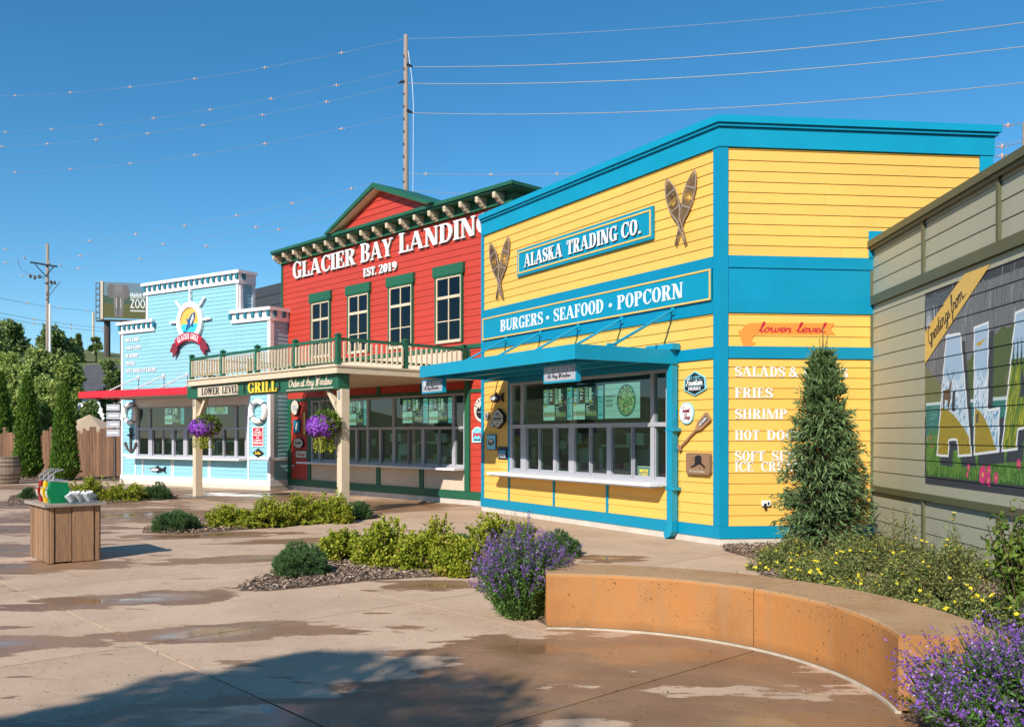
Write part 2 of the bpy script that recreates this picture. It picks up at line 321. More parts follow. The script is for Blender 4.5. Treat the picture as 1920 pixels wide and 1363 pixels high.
# joined handwriting, one stroke list for each letter, x-height .45
SCR = {
 'a': (.50, [[(.40, .40), (.22, .45), (.08, .30), (.08, .08), (.2, 0), (.34, .12), (.42, .42), (.38, .1), (.46, 0), (.56, .1)]]),
 'd': (.54, [[(.40, .36), (.22, .45), (.08, .30), (.08, .08), (.2, 0), (.34, .14), (.46, 1), (.40, .1), (.48, 0), (.58, .1)]]),
 'e': (.42, [[(-.04, .1), (.12, .16), (.32, .3), (.26, .45), (.1, .38), (.06, .12), (.18, 0), (.36, .06), (.46, .16)]]),
 'f': (.36, [[(0, .1), (.2, .5), (.28, .95), (.18, 1), (.12, .6), (.06, -.35), (.0, -.4), (.06, -.1), (.38, .12)]]),
 'g': (.48, [[(.38, .40), (.2, .45), (.08, .30), (.08, .1), (.2, .02), (.34, .14), (.4, .42), (.32, -.25), (.14, -.4), (.06, -.25), (.3, -.05), (.52, .1)]]),
 'h': (.50, [[(-.02, .1), (.16, .6), (.2, .98), (.12, .95), (.06, 0)], [(.08, .2), (.24, .45), (.34, .4), (.32, .08), (.4, 0), (.52, .1)]]),
 'i': (.28, [[(-.04, .1), (.12, .45), (.08, .1), (.16, 0), (.3, .12)], [(.14, .62), (.17, .66)]]),
 'l': (.28, [[(-.04, .1), (.14, .55), (.2, .98), (.1, .9), (.08, .15), (.16, 0), (.3, .12)]]),
 'm': (.76, [[(.0, .36), (.08, .45), (.06, 0)], [(.07, .25), (.24, .45), (.32, .38), (.3, 0)], [(.31, .25), (.48, .45), (.58, .38), (.56, .08), (.64, 0), (.78, .1)]]),
 'n': (.52, [[(.0, .36), (.08, .45), (.06, 0)], [(.07, .25), (.24, .45), (.34, .38), (.32, .08), (.4, 0), (.54, .1)]]),
 'o': (.44, [[(.24, .45), (.08, .32), (.08, .08), (.2, 0), (.34, .14), (.34, .36), (.24, .45), (.3, .34), (.48, .36)]]),
 'p': (.48, [[(.0, .3), (.1, .45), (.04, -.4)], [(.08, .28), (.24, .45), (.38, .3), (.32, .06), (.16, 0), (.08, .1)], [(.34, .1), (.5, .1)]]),
 'r': (.34, [[(-.04, .1), (.08, .45), (.14, .36), (.28, .38), (.22, .1), (.28, 0), (.38, .1)]]),
 's': (.34, [[(-.04, .1), (.16, .45), (.16, .3), (.26, .12), (.14, 0), (.02, .06)], [(.2, .02), (.38, .1)]]),
 't': (.30, [[(-.02, .1), (.14, .8), (.08, .12), (.16, 0), (.32, .1)], [(.0, .52), (.26, .56)]]),
 'u': (.52, [[(-.02, .1), (.1, .45), (.06, .12), (.18, 0), (.32, .14), (.4, .45), (.36, .08), (.44, 0), (.54, .1)]]),
 'v': (.44, [[(-.02, .3), (.08, .45), (.12, .1), (.2, 0), (.34, .2), (.34, .42), (.48, .38)]]),
 'w': (.64, [[(-.02, .3), (.08, .45), (.08, .1), (.16, 0), (.3, .14), (.34, .4), (.32, .1), (.4, 0), (.54, .16), (.54, .42), (.68, .38)]]),
 'y': (.50, [[(-.02, .3), (.08, .45), (.08, .16), (.18, .06), (.32, .2), (.42, .45), (.3, -.25), (.14, -.4), (.06, -.25), (.3, -.05), (.54, .1)]]),
 'k': (.46, [[(.0, .1), (.16, .6), (.18, .98), (.1, .9), (.06, 0)], [(.08, .2), (.3, .44), (.16, .26), (.36, 0), (.48, .1)]]),
 'c': (.40, [[(.32, .36), (.2, .45), (.07, .3), (.08, .08), (.2, 0), (.42, .12)]]),
 'O': (.76, [[(.5, .98), (.2, .9), (.06, .5), (.16, .08), (.42, 0), (.66, .3), (.66, .8), (.44, 1), (.3, .8), (.5, .72), (.78, .86)]]),
 'A': (.72, [[(-.02, .06), (.14, .1), (.42, .98), (.46, .98), (.5, .1), (.58, 0), (.72, .1)], [(.12, .4), (.6, .44)]]),
 'W': (.98, [[(.0, .8), (.1, 1), (.18, .9), (.2, 0), (.26, 0), (.48, .9), (.5, 0), (.56, 0), (.82, .9), (.96, 1)]]),
 'G': (.70, [[(.56, .84), (.4, 1), (.12, .8), (.06, .3), (.24, 0), (.5, .12), (.54, .46), (.4, .46), (.6, .46), (.5, -.2), (.3, -.2), (.72, .12)]]),
 'S': (.60, [[(.56, .86), (.4, 1), (.18, .84), (.24, .58), (.48, .34), (.4, .04), (.14, .02), (.04, .2)], [(.46, .1), (.64, .12)]]),
 'F': (.62, [[(.04, .84), (.2, .98), (.7, .96)], [(.38, .96), (.28, .2), (.1, 0), (.0, .14)], [(.16, .5), (.56, .54)]]),
 'T': (.62, [[(.02, .84), (.2, .98), (.7, .96)], [(.38, .96), (.3, .2), (.16, 0), (.04, .14)]]),
 'D': (.70, [[(.2, .95), (.14, .02), (.3, 0), (.6, .3), (.56, .8), (.2, 1), (.02, .8)]]),
 'B': (.64, [[(.2, .95), (.12, .0)], [(.04, .8), (.34, 1), (.52, .8), (.22, .54), (.54, .4), (.46, .06), (.1, .04)]]),
 'E': (.58, [[(.5, .86), (.3, 1), (.12, .8), (.3, .55), (.06, .3), (.2, 0), (.54, .14)]]),
 'L': (.60, [[(.1, .8), (.3, 1), (.34, .85), (.2, .3), (.06, .04), (.2, .06), (.4, 0), (.62, .12)]]),
 'C': (.62, [[(.54, .86), (.4, 1), (.12, .8), (.06, .3), (.24, 0), (.64, .14)]]),
 'b': (.46, [[(-.04, .1), (.16, .6), (.2, .98), (.1, .9), (.06, .1), (.2, 0), (.34, .14), (.3, .38), (.48, .4)]]),
 ' ': (.28, []), '.': (.18, [[(.04, .0), (.08, .03)]]),
}
def script(par, M, txt, width, h, m, w=.09, dep=.012, name='lettering', slant=.18, under=False):
    """handwriting starting at the origin of M, in its x,z plane"""
    W = sum(SCR[c][0] for c in txt); sx = width/W; x = 0; mb = MB(); k = 0
    for c in txt:
        for st in SCR[c][1]:
            for p in vstroke([(x+a+slant*b, b) for a, b in st], [w/ (1 if c != '.' else .7)]*len(st), 1, 5 if h > .12 else 3):
                k += 1; mb.prism([(a*sx, b*h) for a, b in p], -dep-.0002*(k % 11), 0)
        x += SCR[c][0]
    if under: mb.box(-.3*h, width+.05*h, -dep, 0, -.42*h, -.30*h)
    return tag(mb.ob(name, m, par, M), kind='stuff')

# ---------------------------------------------------------------- flat print drawn into an image (menus, mural, poster)
class Img:
    def __init__(s, w, h, col=(0, 0, 0, 0)): s.w = w; s.h = h; s.a = np.zeros((h, w, 4), np.float32); s.a[:] = col
    def poly(s, p, col, ns=0):
        p = np.array(p, float)*[s.w, s.h]; x0 = max(int(p[:, 0].min()), 0); x1 = min(int(p[:, 0].max())+2, s.w); y0 = max(int(p[:, 1].min()), 0); y1 = min(int(p[:, 1].max())+2, s.h)
        if x1 <= x0 or y1 <= y0: return
        X, Y = np.meshgrid(np.arange(x0, x1)+.5, np.arange(y0, y1)+.5); ins = np.zeros(X.shape, bool)
        for i in range(len(p)):
            (ax, ay), (bx, by) = p[i], p[i-1]
            if ay == by: continue
            ins ^= ((ay > Y) != (by > Y)) & (X < (bx-ax)*(Y-ay)/(by-ay)+ax)
        c = np.array(tuple(col)+(1,), np.float32)
        v = s.a[y0:y1, x0:x1]
        if ns: cc = c[None, None, :]*(1+ns*RNG.normal(size=X.shape+(1,))); cc = np.clip(cc, 0, 1); cc[..., 3] = 1; v[ins] = cc[ins]
        else: v[ins] = c
    def rect(s, x0, y0, x1, y1, col, ns=0): s.poly([(x0, y0), (x1, y0), (x1, y1), (x0, y1)], col, ns)
    def ell(s, cx, cy, rx, ry, col, ns=0): s.poly(ellipse(cx, cy, rx, ry, 20), col, ns)
    def text(s, txt, x0, y0, x1, y1, col, **k):
        W, L = layout(txt, **k)
        for c, x, w, P in L:
            for p in P: s.poly([(x0+(x+a)*(x1-x0)/W, y0+b*(y1-y0)) for a, b in p], col)
    def image(s, name):
        im = bpy.data.images.new(name, s.w, s.h, alpha=True); a = s.a.copy(); a[..., :3] = np.where(a[..., :3] <= .0031308, a[..., :3]*12.92, 1.055*np.power(np.maximum(a[..., :3], 1e-6), 1/2.4)-.055)
        im.pixels.foreach_set(a.ravel()); im.update(); im.pack(); return im
def imgmat(name, im, fr, u0, u1, z0, z1, base=None, em=0, rough=.5, bump=0):
    m = (base.copy() if base else mat(name, (.1, .1, .1), rough, bump=0)); m.name = name
    n = m.node_tree.nodes; l = m.node_tree.links; b = n['Principled BSDF']
    g = n.new('ShaderNodeNewGeometry'); sb = n.new('ShaderNodeVectorMath'); sb.operation = 'SUBTRACT'; l.new(g.outputs['Position'], sb.inputs[0]); sb.inputs[1].default_value = fr.o+fr.ux*u0+Vector((0, 0, z0-fr.o.z))
    d1 = n.new('ShaderNodeVectorMath'); d1.operation = 'DOT_PRODUCT'; d1.inputs[1].default_value = fr.ux/(u1-u0); l.new(sb.outputs[0], d1.inputs[0])
    d2 = n.new('ShaderNodeVectorMath'); d2.operation = 'DOT_PRODUCT'; d2.inputs[1].default_value = (0, 0, 1/(z1-z0)); l.new(sb.outputs[0], d2.inputs[0])
    cb = n.new('ShaderNodeCombineXYZ'); l.new(d1.outputs['Value'], cb.inputs[0]); l.new(d2.outputs['Value'], cb.inputs[1])
    t = n.new('ShaderNodeTexImage'); t.image = im; t.extension = 'CLIP'; l.new(cb.outputs[0], t.inputs[0])
    mx = n.new('ShaderNodeMix'); mx.data_type = 'RGBA'; l.new(t.outputs[1], mx.inputs[0]); l.new(t.outputs[0], mx.inputs[7])
    src = b.inputs['Base Color'].links[0].from_socket; l.new(src, mx.inputs[6]); l.new(mx.outputs[2], b.inputs['Base Color'])
    if em: l.new(mx.outputs[2], b.inputs['Emission Color']); b.inputs['Emission Strength'].default_value = em
    return m

# ---------------------------------------------------------------- wall pieces
_bc = {}
def board_me(L, h, th, m):
    k = (round(L, 3), round(h, 3), th, m.name)
    if k not in _bc:
        mb = MB(); mb.add([(0, -th, 0), (L, -th, 0), (L, -.004, h), (0, -.004, h), (0, 0, 0), (L, 0, 0), (L, 0, h), (0, 0, h)],
                          [(0, 1, 2, 3), (4, 5, 1, 0), (3, 2, 6, 7), (4, 0, 3, 7), (1, 5, 6, 2), (7, 6, 5, 4)])
        _bc[k] = mb.me(m, name='board')
    return _bc[k]
def boards(root, fr, u0, u1, z0, z1, pitch, m, th=.017, joints=(), name='siding_board', y=0, phase=0, back=True, backm=None):
    z = z0-phase; k = 0
    while z < z1-.01:
        a = max(z, z0); h = min(z+pitch, z1)-a
        js = [j+random.uniform(-.3, .3) for j in joints if (k+int(j*3)) % 3 != 0] if joints else []
        xs = [u0]+sorted(j for j in js if u0+.4 < j < u1-.4)+[u1]
        for i in range(len(xs)-1):
            new(name, board_me(xs[i+1]-xs[i]-(.003 if i < len(xs)-2 else 0), h-.006, th, m), root, fr.M @ T((xs[i], y, a)))
        z += pitch; k += 1
    if back: MB().box(u0, u1, y+.001, y+.12, z0, z1).ob('wall', backm or m, root, fr.M)
def bar(root, fr, name, m, u0, u1, z0, z1, y0=-.035, y1=.05): return MB().box(u0, u1, y0, y1, z0, z1).ob(name, m, root, fr.M)
_pc = {}
def serving(root, fr, u0, u1, z0, zt0, zt1, z1, ups, lows, wide=.05):
    """a band of serving windows: fixed lights above a transom, sliding sashes below"""
    w = MB(); y0, y1 = -.02, .07
    def row(ops, a, b):
        e = u0
        for (p, q) in ops: w.box(e, p, y0, y1, a, b); e = q
        w.box(e, u1, y0, y1, a, b)
    w.box(u0, u1, y0-.005, y1, z1-wide, z1); w.box(u0, u1, y0-.01, y1, zt0, zt1); w.box(u0, u1, y0-.005, y1, z0, z0+wide)
    row(ups, zt1, z1-wide); row(lows, z0+wide, zt0)
    W = w.ob('window', ALU, root, fr.M)
    for (p, q) in ups: MB().box(p, q, .02, .026, zt1, z1-wide).ob('pane', GLASS, W, fr.M)
    for i, (p, q) in enumerate(lows):
        y = .012+.02*(i % 2); s = .010
        MB().box(p, q, y, y+.018, z0+wide, z0+wide+.04).box(p, q, y, y+.018, zt0-s, zt0).box(p, p+s, y, y+.018, z0+wide+.04, zt0-s).box(q-s, q, y, y+.018, z0+wide+.04, zt0-s).ob('sash', ALU, W, fr.M)
        MB().box(p+s, q-s, y+.006, y+.011, z0+wide+.04, zt0-s).ob('pane', GLASS, W, fr.M)
    return W
def room(root, fr, u0, u1, y1, z1, zf=0):
    """the kitchen behind a band of serving windows: floor, back and side walls, ceiling"""
    m = MB(); v = [(u0, .13, zf), (u1, .13, zf), (u1, y1, zf), (u0, y1, zf), (u0, .13, z1), (u1, .13, z1), (u1, y1, z1), (u0, y1, z1)]
    m.add(v, [(0, 1, 2, 3), (7, 6, 5, 4), (3, 2, 6, 7), (0, 3, 7, 4), (2, 1, 5, 6)]); m.ob('kitchen_wall', INT, root, fr.M)
    k = MB(); k.box(u0+.2, u1-.2, y1-.75, y1-.05, zf, .92); k.ob('kitchen_counter', INTD, root, fr.M)
    e = emit('ceiling_tube', (1, .95, .8), 9)
    n = max(1, int((u1-u0)/1.6))
    for i in range(n): MB().box(u0+.6+i*1.6, u0+1.5+i*1.6, 1.3, 1.36, z1-.08, z1-.05).ob('ceiling_light', e, root, fr.M)

# ================================================================ ground
def ground_mat():
    m = bpy.data.materials.new('plaza_concrete'); m.use_nodes = True; n = m.node_tree.nodes; l = m.node_tree.links; b = n['Principled BSDF']
    g = n.new('ShaderNodeNewGeometry'); pos = g.outputs['Position']
    def noise(sc, det, st=(1, 1, 1), rot=.5):
        mp = n.new('ShaderNodeMapping'); mp.inputs['Scale'].default_value = st; mp.inputs['Rotation'].default_value = (0, 0, rot); l.new(pos, mp.inputs[0])
        z = n.new('ShaderNodeTexNoise'); z.inputs['Scale'].default_value = sc; z.inputs['Detail'].default_value = det; z.inputs['Roughness'].default_value = .6; l.new(mp.outputs[0], z.inputs['Vector']); return z.outputs[0]
    def math_(op, a, bb, clamp=False):
        k = n.new('ShaderNodeMath'); k.operation = op; k.use_clamp = clamp
        for i, v in enumerate((a, bb)):
            if isinstance(v, (int, float)): k.inputs[i].default_value = v
            else: l.new(v, k.inputs[i])
        return k.outputs[0]
    def rng(v, a, bb, c=0, d=1):
        k = n.new('ShaderNodeMapRange'); k.interpolation_type = 'SMOOTHSTEP'; l.new(v, k.inputs[0])
        for i, q in enumerate((a, bb, c, d)): k.inputs[i+1].default_value = q
        return k.outputs[0]
    # where the plaza is still wet: (x, y, half length, half width, turn)
    W = [(-3.9, 9.35, 1.15, .42, .35), (-2.45, 7.75, 1.25, .36, .25), (-1.3, 5.35, 2.9, .62, .32), (-4.6, 7.2, 1.2, .4, .2), (1.1, 6.95, 1.4, .75, -.2), (1.75, 5.3, 1.35, .75, .1), (-.3, 6.1, 1.3, .42, .5),
         (-.85, 10.2, .75, .33, .1), (-6.2, 11.6, 1.3, .6, .2), (-8.2, 13.2, 2.2, .8, .1), (-8.2, 19, 2.6, 1.7, .2), (-7.7, 25.2, 3.2, 1.9, -.5), (-3.6, 12.4, 1.4, .35, .35), (1.3, 12.4, .5, .32, 0),
         (-12, 22, 4, 1.2, 0), (-13.5, 28.5, 4, 1.3, -.3), (-3.4, 21.3, 1.8, 2.2, -.6), (-3.0, 14.6, 1.6, .35, .3), (-9.5, 16.2, 2.5, .8, 0), (3.9, 4.4, 1.2, 1.2, 0), (0.1, 7.1, .8, .45, 0), (-5.2, 15.2, 1.5, .45, .2)]
    wet = None
    for (x, y, a, c, r) in W:
        mp = n.new('ShaderNodeMapping'); mp.vector_type = 'TEXTURE'; mp.inputs['Location'].default_value = (x, y, 0); mp.inputs['Rotation'].default_value = (0, 0, r); mp.inputs['Scale'].default_value = (a, c, 100)
        l.new(pos, mp.inputs[0]); v = n.new('ShaderNodeVectorMath'); v.operation = 'LENGTH'; l.new(mp.outputs[0], v.inputs[0])
        q = math_('SUBTRACT', 1, v.outputs['Value']); wet = q if wet is None else math_('MAXIMUM', wet, q)
    nz = noise(1.1, 8, (1, 2.6, 1), .35); n3 = noise(.35, 4)
    f = math_('ADD', wet, math_('MULTIPLY', math_('SUBTRACT', nz, .475), 2.9))
    f = math_('MAXIMUM', f, math_('MULTIPLY', math_('SUBTRACT', nz, .635), 6))
    edge = rng(f, -.04, .05); deep = rng(f, .35, .95)
    fine = noise(9, 6); broad = noise(.9, 5)
    def mix(fac, a, bb):
        k = n.new('ShaderNodeMix'); k.data_type = 'RGBA'
        l.new(fac, k.inputs[0]) if not isinstance(fac, float) else setattr(k.inputs[0], 'default_value', fac)
        for i, v in ((6, a), (7, bb)):
            if isinstance(v, tuple): k.inputs[i].default_value = v+(1,)
            else: l.new(v, k.inputs[i])
        return k.outputs[2]
    dry = mix(rng(broad, .35, .65), (.56, .40, .27), (.47, .325, .215))
    dry = mix(math_('MULTIPLY', rng(fine, .45, .7), .35), dry, (.60, .43, .33))
    wc = mix(rng(broad, .35, .65), (.235, .128, .066), (.315, .185, .102))
    col = mix(edge, dry, wc)
    oi = n.new('ShaderNodeObjectInfo'); hs = n.new('ShaderNodeHueSaturation'); l.new(col, hs.inputs['Color']); l.new(rng(oi.outputs['Random'], 0, 1, .95, 1.05), hs.inputs['Value'])
    sp = noise(26, 2); col = mix(rng(sp, .675, .70), hs.outputs[0], (.06, .045, .035))
    # hose and scuff streaks
    st = noise(2.2, 5, (1, 7, 1), .28); col = mix(math_('MULTIPLY', rng(st, .60, .70), .25), col, (.12, .09, .075))
    l.new(col, b.inputs['Base Color'])
    rough = math_('SUBTRACT', .82, math_('MULTIPLY', edge, .30)); rough = math_('SUBTRACT', rough, math_('MULTIPLY', deep, math_('MULTIPLY', rng(n3, .36, .52), .46)), True)
    l.new(rough, b.inputs['Roughness']); b.inputs['Specular IOR Level'].default_value = .5
    bp = n.new('ShaderNodeBump'); bp.inputs['Distance'].default_value = .006; l.new(noise(60, 4), bp.inputs['Height']); l.new(rng(f, -.2, .8, .45, .02), bp.inputs['Strength']); l.new(bp.outputs[0], b.inputs['Normal'])
    return m
PLZ = ground_mat()
GRASS = mat('hill_grass', (.10, .13, .035), .9, .35, .15, .5, 4, col2=(.16, .16, .06), rnd=0)
MULCH = mat('mulch_bed', (.15, .10, .07), .95, .4, 14, .8, 50, rnd=0)
def slab(mb, pts, z0, z1):
    n = len(pts); a = sum(pts[i][0]*pts[(i+1) % n][1]-pts[(i+1) % n][0]*pts[i][1] for i in range(n))
    if a < 0: pts = pts[::-1]
    return mb.add([(p[0], p[1], z1) for p in pts]+[(p[0], p[1], z0) for p in pts], [tuple(range(n)), tuple(range(2*n-1, n-1, -1))]+[((i+1) % n, i, i+n, (i+1) % n+n) for i in range(n)])
# terrain: flat to the fence, then the wooded hill with a mown top
nx, ny = 70, 60; V = []; Fc = []
for j in range(ny):
    y = -160+ (j/(ny-1))**1.3*800
    for i in range(nx):
        x = -420+840*i/(nx-1); k = max(0, min(1, (y-44)/95)); k = k*k*(3-2*k)
        lat = max(0, min(1, (-x+20)/90)) if x < 20 else 0
        V.append((x, y, -.06+k*(16+1.5*math.sin(x*.03)+math.sin(y*.05))*(.35+.65*lat)))
Fc = [(j*nx+i, j*nx+i+1, (j+1)*nx+i+1, (j+1)*nx+i) for j in range(ny-1) for i in range(nx-1)]
g = MB().add(V, Fc).ob('ground', GRASS, smooth=True); tag(g, kind='structure')
plz = new('plaza', MB().box(-34, 14, -16, 40, -.05, -.012).me(mat('joint_filler', (.16, .115, .085), .9, .1)), None, Matrix.Identity(4)); tag(plz, kind='structure')
# slabs laid on the diagonal: joints 2.7 m apart one way, 3.4 m the other
ang = math.atan2(-.735, .68); ax = (.68, -.735); bx = (.735, .68)
sm = MB(); sa, sb_ = 3.46, 2.72
sm.box(0, sa-.012, 0, sb_-.012, -.04, 0); sme = sm.me(PLZ)
for i in range(-9, 8):
    for j in range(-4, 16):
        a = -3.92+i*sa; b_ = 2.78+j*sb_; c = (a+sa/2, b_+sb_/2); X = ax[0]*c[0]+bx[0]*c[1]; Y = ax[1]*c[0]+bx[1]*c[1]
        px = CX+F*X/Y if Y > .5 else 960
        if Y < -1.5 or Y > 38 or X < -24 or X > 9 or px < -700 or px > 2500: continue
        new('paving_slab', sme, plz, T((ax[0]*a+bx[0]*b_, ax[1]*a+bx[1]*b_, 0)) @ RZ(ang))

# ================================================================ helpers for buildings
def band(root, name, m, pts, out, inn, z0, z1, smooth=False):
    """moulding that follows the corners of a plan polyline (left to right as seen), out metres proud, inn metres into the wall"""
    P = [Vector(p) for p in pts]; O = []; I = []
    for i, p in enumerate(P):
        d0 = (P[i]-P[i-1]).normalized() if i else (P[1]-P[0]).normalized(); d1 = (P[i+1]-P[i]).normalized() if i < len(P)-1 else d0
        n0 = Vector((d0.y, -d0.x)); n1 = Vector((d1.y, -d1.x)); b = (n0+n1); b = b/ b.dot(n0)
        O.append(p+b*out); I.append(p-b*inn)
    mb = MB()
    v = [(q.x, q.y, z) for z in (z0, z1) for q in O+I]; k = len(P); f = []
    for i in range(k-1):
        f += [(i, i+1, 2*k+i+1, 2*k+i), (k+i+1, k+i, 3*k+i, 3*k+i+1), (2*k+i, 2*k+i+1, 3*k+i+1, 3*k+i), (i+1, i, k+i, k+i+1)]
    f += [(0, 2*k, 3*k, k), (k-1, 2*k-1, 4*k-1, 3*k-1)]
    mb.add(v, f); return new(name, mb.me(m, smooth), root, Matrix.Identity(4))
def awning(root, fr, u0, u1, w, z0, z1, m, rods, zt, wr, soffit=None, rodm=None):
    a = MB(); a.box(u0, u1, -w, -w+.05, z0, z1).box(u0, u0+.05, -w+.05, -.02, z0, z1).box(u1-.05, u1, -w+.05, -.02, z0, z1).box(u0+.05, u1-.05, -w+.05, -.02, z1-.07, z1-.04)
    A = a.ob('awning', m, root, fr.M)
    n = int((u1-u0-.1)/.16); mb = MB()
    for i in range(n): x = u0+.05+(u1-u0-.1)*(i+.25)/n; mb.box(x, x+.08, -w+.06, -.03, z1-.105, z1-.0705)
    mb.ob('deck_ribs', soffit or m, A, fr.M)
    for yy in (-w*.62, -w*.28): MB().box(u0+.05, u1-.05, yy, yy+.07, z0+.02, z1-.106).ob('purlin', soffit or m, A, fr.M)
    for r in rods:
        t = MB(); t.tube([(r, -.03, zt), (r, -wr, z1)], .022, 6); t.box(r-.04, r+.04, -.06, -.01, zt-.09, zt+.05); t.box(r-.03, r+.03, -wr-.05, -wr+.06, z1-.01, z1+.05)
        t.ob('tie_rod', rodm or m, A, fr.M)
    return A

# ================================================================ YELLOW building
A_, C_ = (-.65, 20.2), (3.19, 13.9)
yf = fr2(A_, C_); L = math.hypot(C_[0]-A_[0], C_[1]-A_[1]); yr = Fr(C_[0], C_[1], math.atan2(.1054, .9944)); LR = yr.u(1857)
D_ = tuple(yr.w(LR, 0, 0))[:2]; Ab = tuple(yf.w(0, 3.2, 0))[:2]; Db = tuple(yr.w(LR, 1.2, 0))[:2]
yb = thing('yellow_shop_building', 'yellow clapboard shop building with teal trim, big awning and serving windows', 'building', yf.M)
PL = [Ab, A_, C_, D_, Db]
band(yb, 'foundation', FND, [Ab, A_, C_, D_], .02, .14, -.02, .10)
band(yb, 'base_board', TEAL, [Ab, A_, C_, D_], .035, .0, .102, .29)
band(yb, 'corner_board', TEAL, [tuple(yf.w(L-.12, 0, 0))[:2], C_, tuple(yr.w(.12, 0, 0))[:2]], .03, .0, .292, 6.098)
band(yb, 'corner_board', TEAL, [tuple(yf.w(0, .12, 0))[:2], A_, tuple(yf.w(.08, 0, 0))[:2]], .03, .0, .292, 6.098)
band(yb, 'corner_board', TEALM, [tuple(yr.w(LR-.19, 0, 0))[:2], D_, tuple(yr.w(LR, .19, 0))[:2]], .03, .0, 3.0, 6.098)
PC = [A_, C_, D_, Db]; band(yb, 'frieze', TEALM, PC, .045, .14, 6.10, 6.40); band(yb, 'cornice_cap', TEALM, PC, .085, .26, 6.402, 6.45); band(yb, 'cornice_cap', TEALM, PC, .12, .30, 6.4505, 6.56)
uA, uB = .085, L-.125
boards(yb, yf, uA, uB, 4.44, 6.098, .163, YEL, joints=(2.4, 4.9))
bar(yb, yf, 'trim_board', TEAL, uA, uB, 4.256, 4.44, -.03, .1); bar(yb, yf, 'trim_board', TEAL, uA, uB, 3.564, 3.768, -.03, .1); bar(yb, yf, 'wall', TEAL, uA, uB, 3.7682, 4.2558, .0, .1)
boards(yb, yf, uA, uB, 3.05, 3.562, .163, YEL, joints=(3.4,))
bar(yb, yf, 'trim_board', TEAL, uA, uB, 2.866, 3.05, -.03, .1)
w0, w1 = yf.u(957), yf.u(1254)
bar(yb, yf, 'trim_board', TEAL, w0-.06, w1+.08, 2.772, 2.864, -.03, .1)
boards(yb, yf, uA, w0-.062, .292, 2.864, .163, YEL); boards(yb, yf, w1+.082, uB, .292, 2.864, .163, YEL)
bar(yb, yf, 'trim_board', TEAL, w0-.06, w0, .292, 2.77, -.03, .1); bar(yb, yf, 'trim_board', TEAL, w1, w1+.08, .292, 2.77, -.03, .1)
um = [w0]+[yf.u(p) for p in (1040, 1140)]+[w1]
for i in range(3):
    boards(yb, yf, um[i]+(.03 if i else 0), um[i+1]-(.03 if i < 2 else 0), .292, .88, .163, YEL, th=.014)
    if i: bar(yb, yf, 'trim_board', TEAL, um[i]-.03, um[i]+.03, .292, .88, -.03, .1)
U = lambda *p: [(yf.u(p[i]), yf.u(p[i+1])) for i in range(0, len(p), 2)]
W1 = serving(yb, yf, w0, w1, .90, 1.83, 1.90, 2.77, U(961, 977.5, 982.5, 1221, 1227.5, 1250), U(961, 977.5, 987, 1011, 1012, 1038.5, 1043.5, 1067.5, 1078, 1106, 1107, 1139, 1147, 1185, 1186, 1221, 1228, 1250))
bar(yb, yf, 'wall', TEAL, w0, w1, .88, .899, .0, .1)
MB().box(w0-.35, w1-.02, -.38, -.03, .85, .90).box(w0-.3, w1-.08, -.34, -.06, .82, .849).ob('counter_shelf', WHT, yb, yf.M)
room(yb, yf, .15, L-.15, 3.0, 3.1)
AW = awning(yb, yf, L-6.31, L-.931, 2.06, 2.834, 3.06, TEALM, [yf.u(p) for p in (952.5, 1017, 1088.5, 1170, 1266)], 3.73, 1.33)
# eaves gutter at the wall end and the downspout
d0, d1 = yf.u(1256, .1), yf.u(1266, .1)
MB().box(d1-.62, d1+.05, -.2, -.04, 3.061, 3.16).ob('gutter', TEALM, yb, yf.M)
MB().box(d0, d1, -.17, -.05, .22, 2.83).box(d0-.02, d1+.02, -.19, -.04, 2.8305, 2.8335).ob('downspout', TEALM, yb, yf.M)
MB().prism([(d0, .2195), (d1, .2195), (d1-.005, .13), (d1-.05, .06), (d0-.04, .0), (d0-.08, .10), (d0-.01, .15)], -.172, -.048).ob('downspout_elbow', TEALM, yb, yf.M)
for zz in (.8, 1.75): MB().box(d0-.02, d1+.06, -.18, -.032, zz, zz+.05).ob('pipe_strap', TEALM, yb, yf.M)
# gable side towards the spruce
boards(yb, yr, .125, LR-.195, 4.44, 6.098, .163, YEL, joints=(1.9, 2.6))
bar(yb, yr, 'trim_board', TEAL, .125, LR-.2, 4.256, 4.44, -.03, .1); bar(yb, yr, 'trim_board', TEAL, .125, LR-.2, 3.564, 3.768, -.03, .1); bar(yb, yr, 'wall', TEAL, .125, LR-.2, 3.77, 4.254, -.012, .1)
boards(yb, yr, .125, LR-.2, 3.05, 3.562, .163, YEL); bar(yb, yr, 'trim_board', TEAL, .125, LR-.2, 2.866, 3.05, -.03, .1)
boards(yb, yr, .125, LR-.2, .292, 2.864, .163, YEL)
MB().box(yr.u(1627), yr.u(1700), -.045, -.022, 4.442, 4.86).ob('trim_board', TEALM, yb, yr.M)
new('roof', slab(MB(), [Ab, A_, C_, D_, Db], 5.3, 5.4).me(FND), yb, Matrix.Identity(4))
MB().box(yr.u(1427), yr.u(1443), -.05, -.015, .60, .68).ob('outlet_box', WHT, yb, yr.M); MB().box(yr.u(1430), yr.u(1434), -.07, -.0505, .56, .64).box(yr.u(1437), yr.u(1440), -.06, -.0505, .62, .66).ob('plug', BLK, yb, yr.M)
text(yb, yr, 'SALADS', yr.u(1377), yr.u(1471), 2.585, 2.735, WHT, .0175, .004); text(yb, yr, '&', yr.u(1479), yr.u(1496), 2.585, 2.735, WHT, .0175, .004); text(yb, yr, 'WRAPS', yr.u(1505), yr.u(1588), 2.575, 2.725, WHT, .0175, .004)
text(yb, yr, 'FRIES', yr.u(1377), yr.u(1448), 2.26, 2.41, WHT, .0175, .004)
text(yb, yr, 'SHRIMP', yr.u(1377), yr.u(1475), 1.935, 2.085, WHT, .0175, .004)
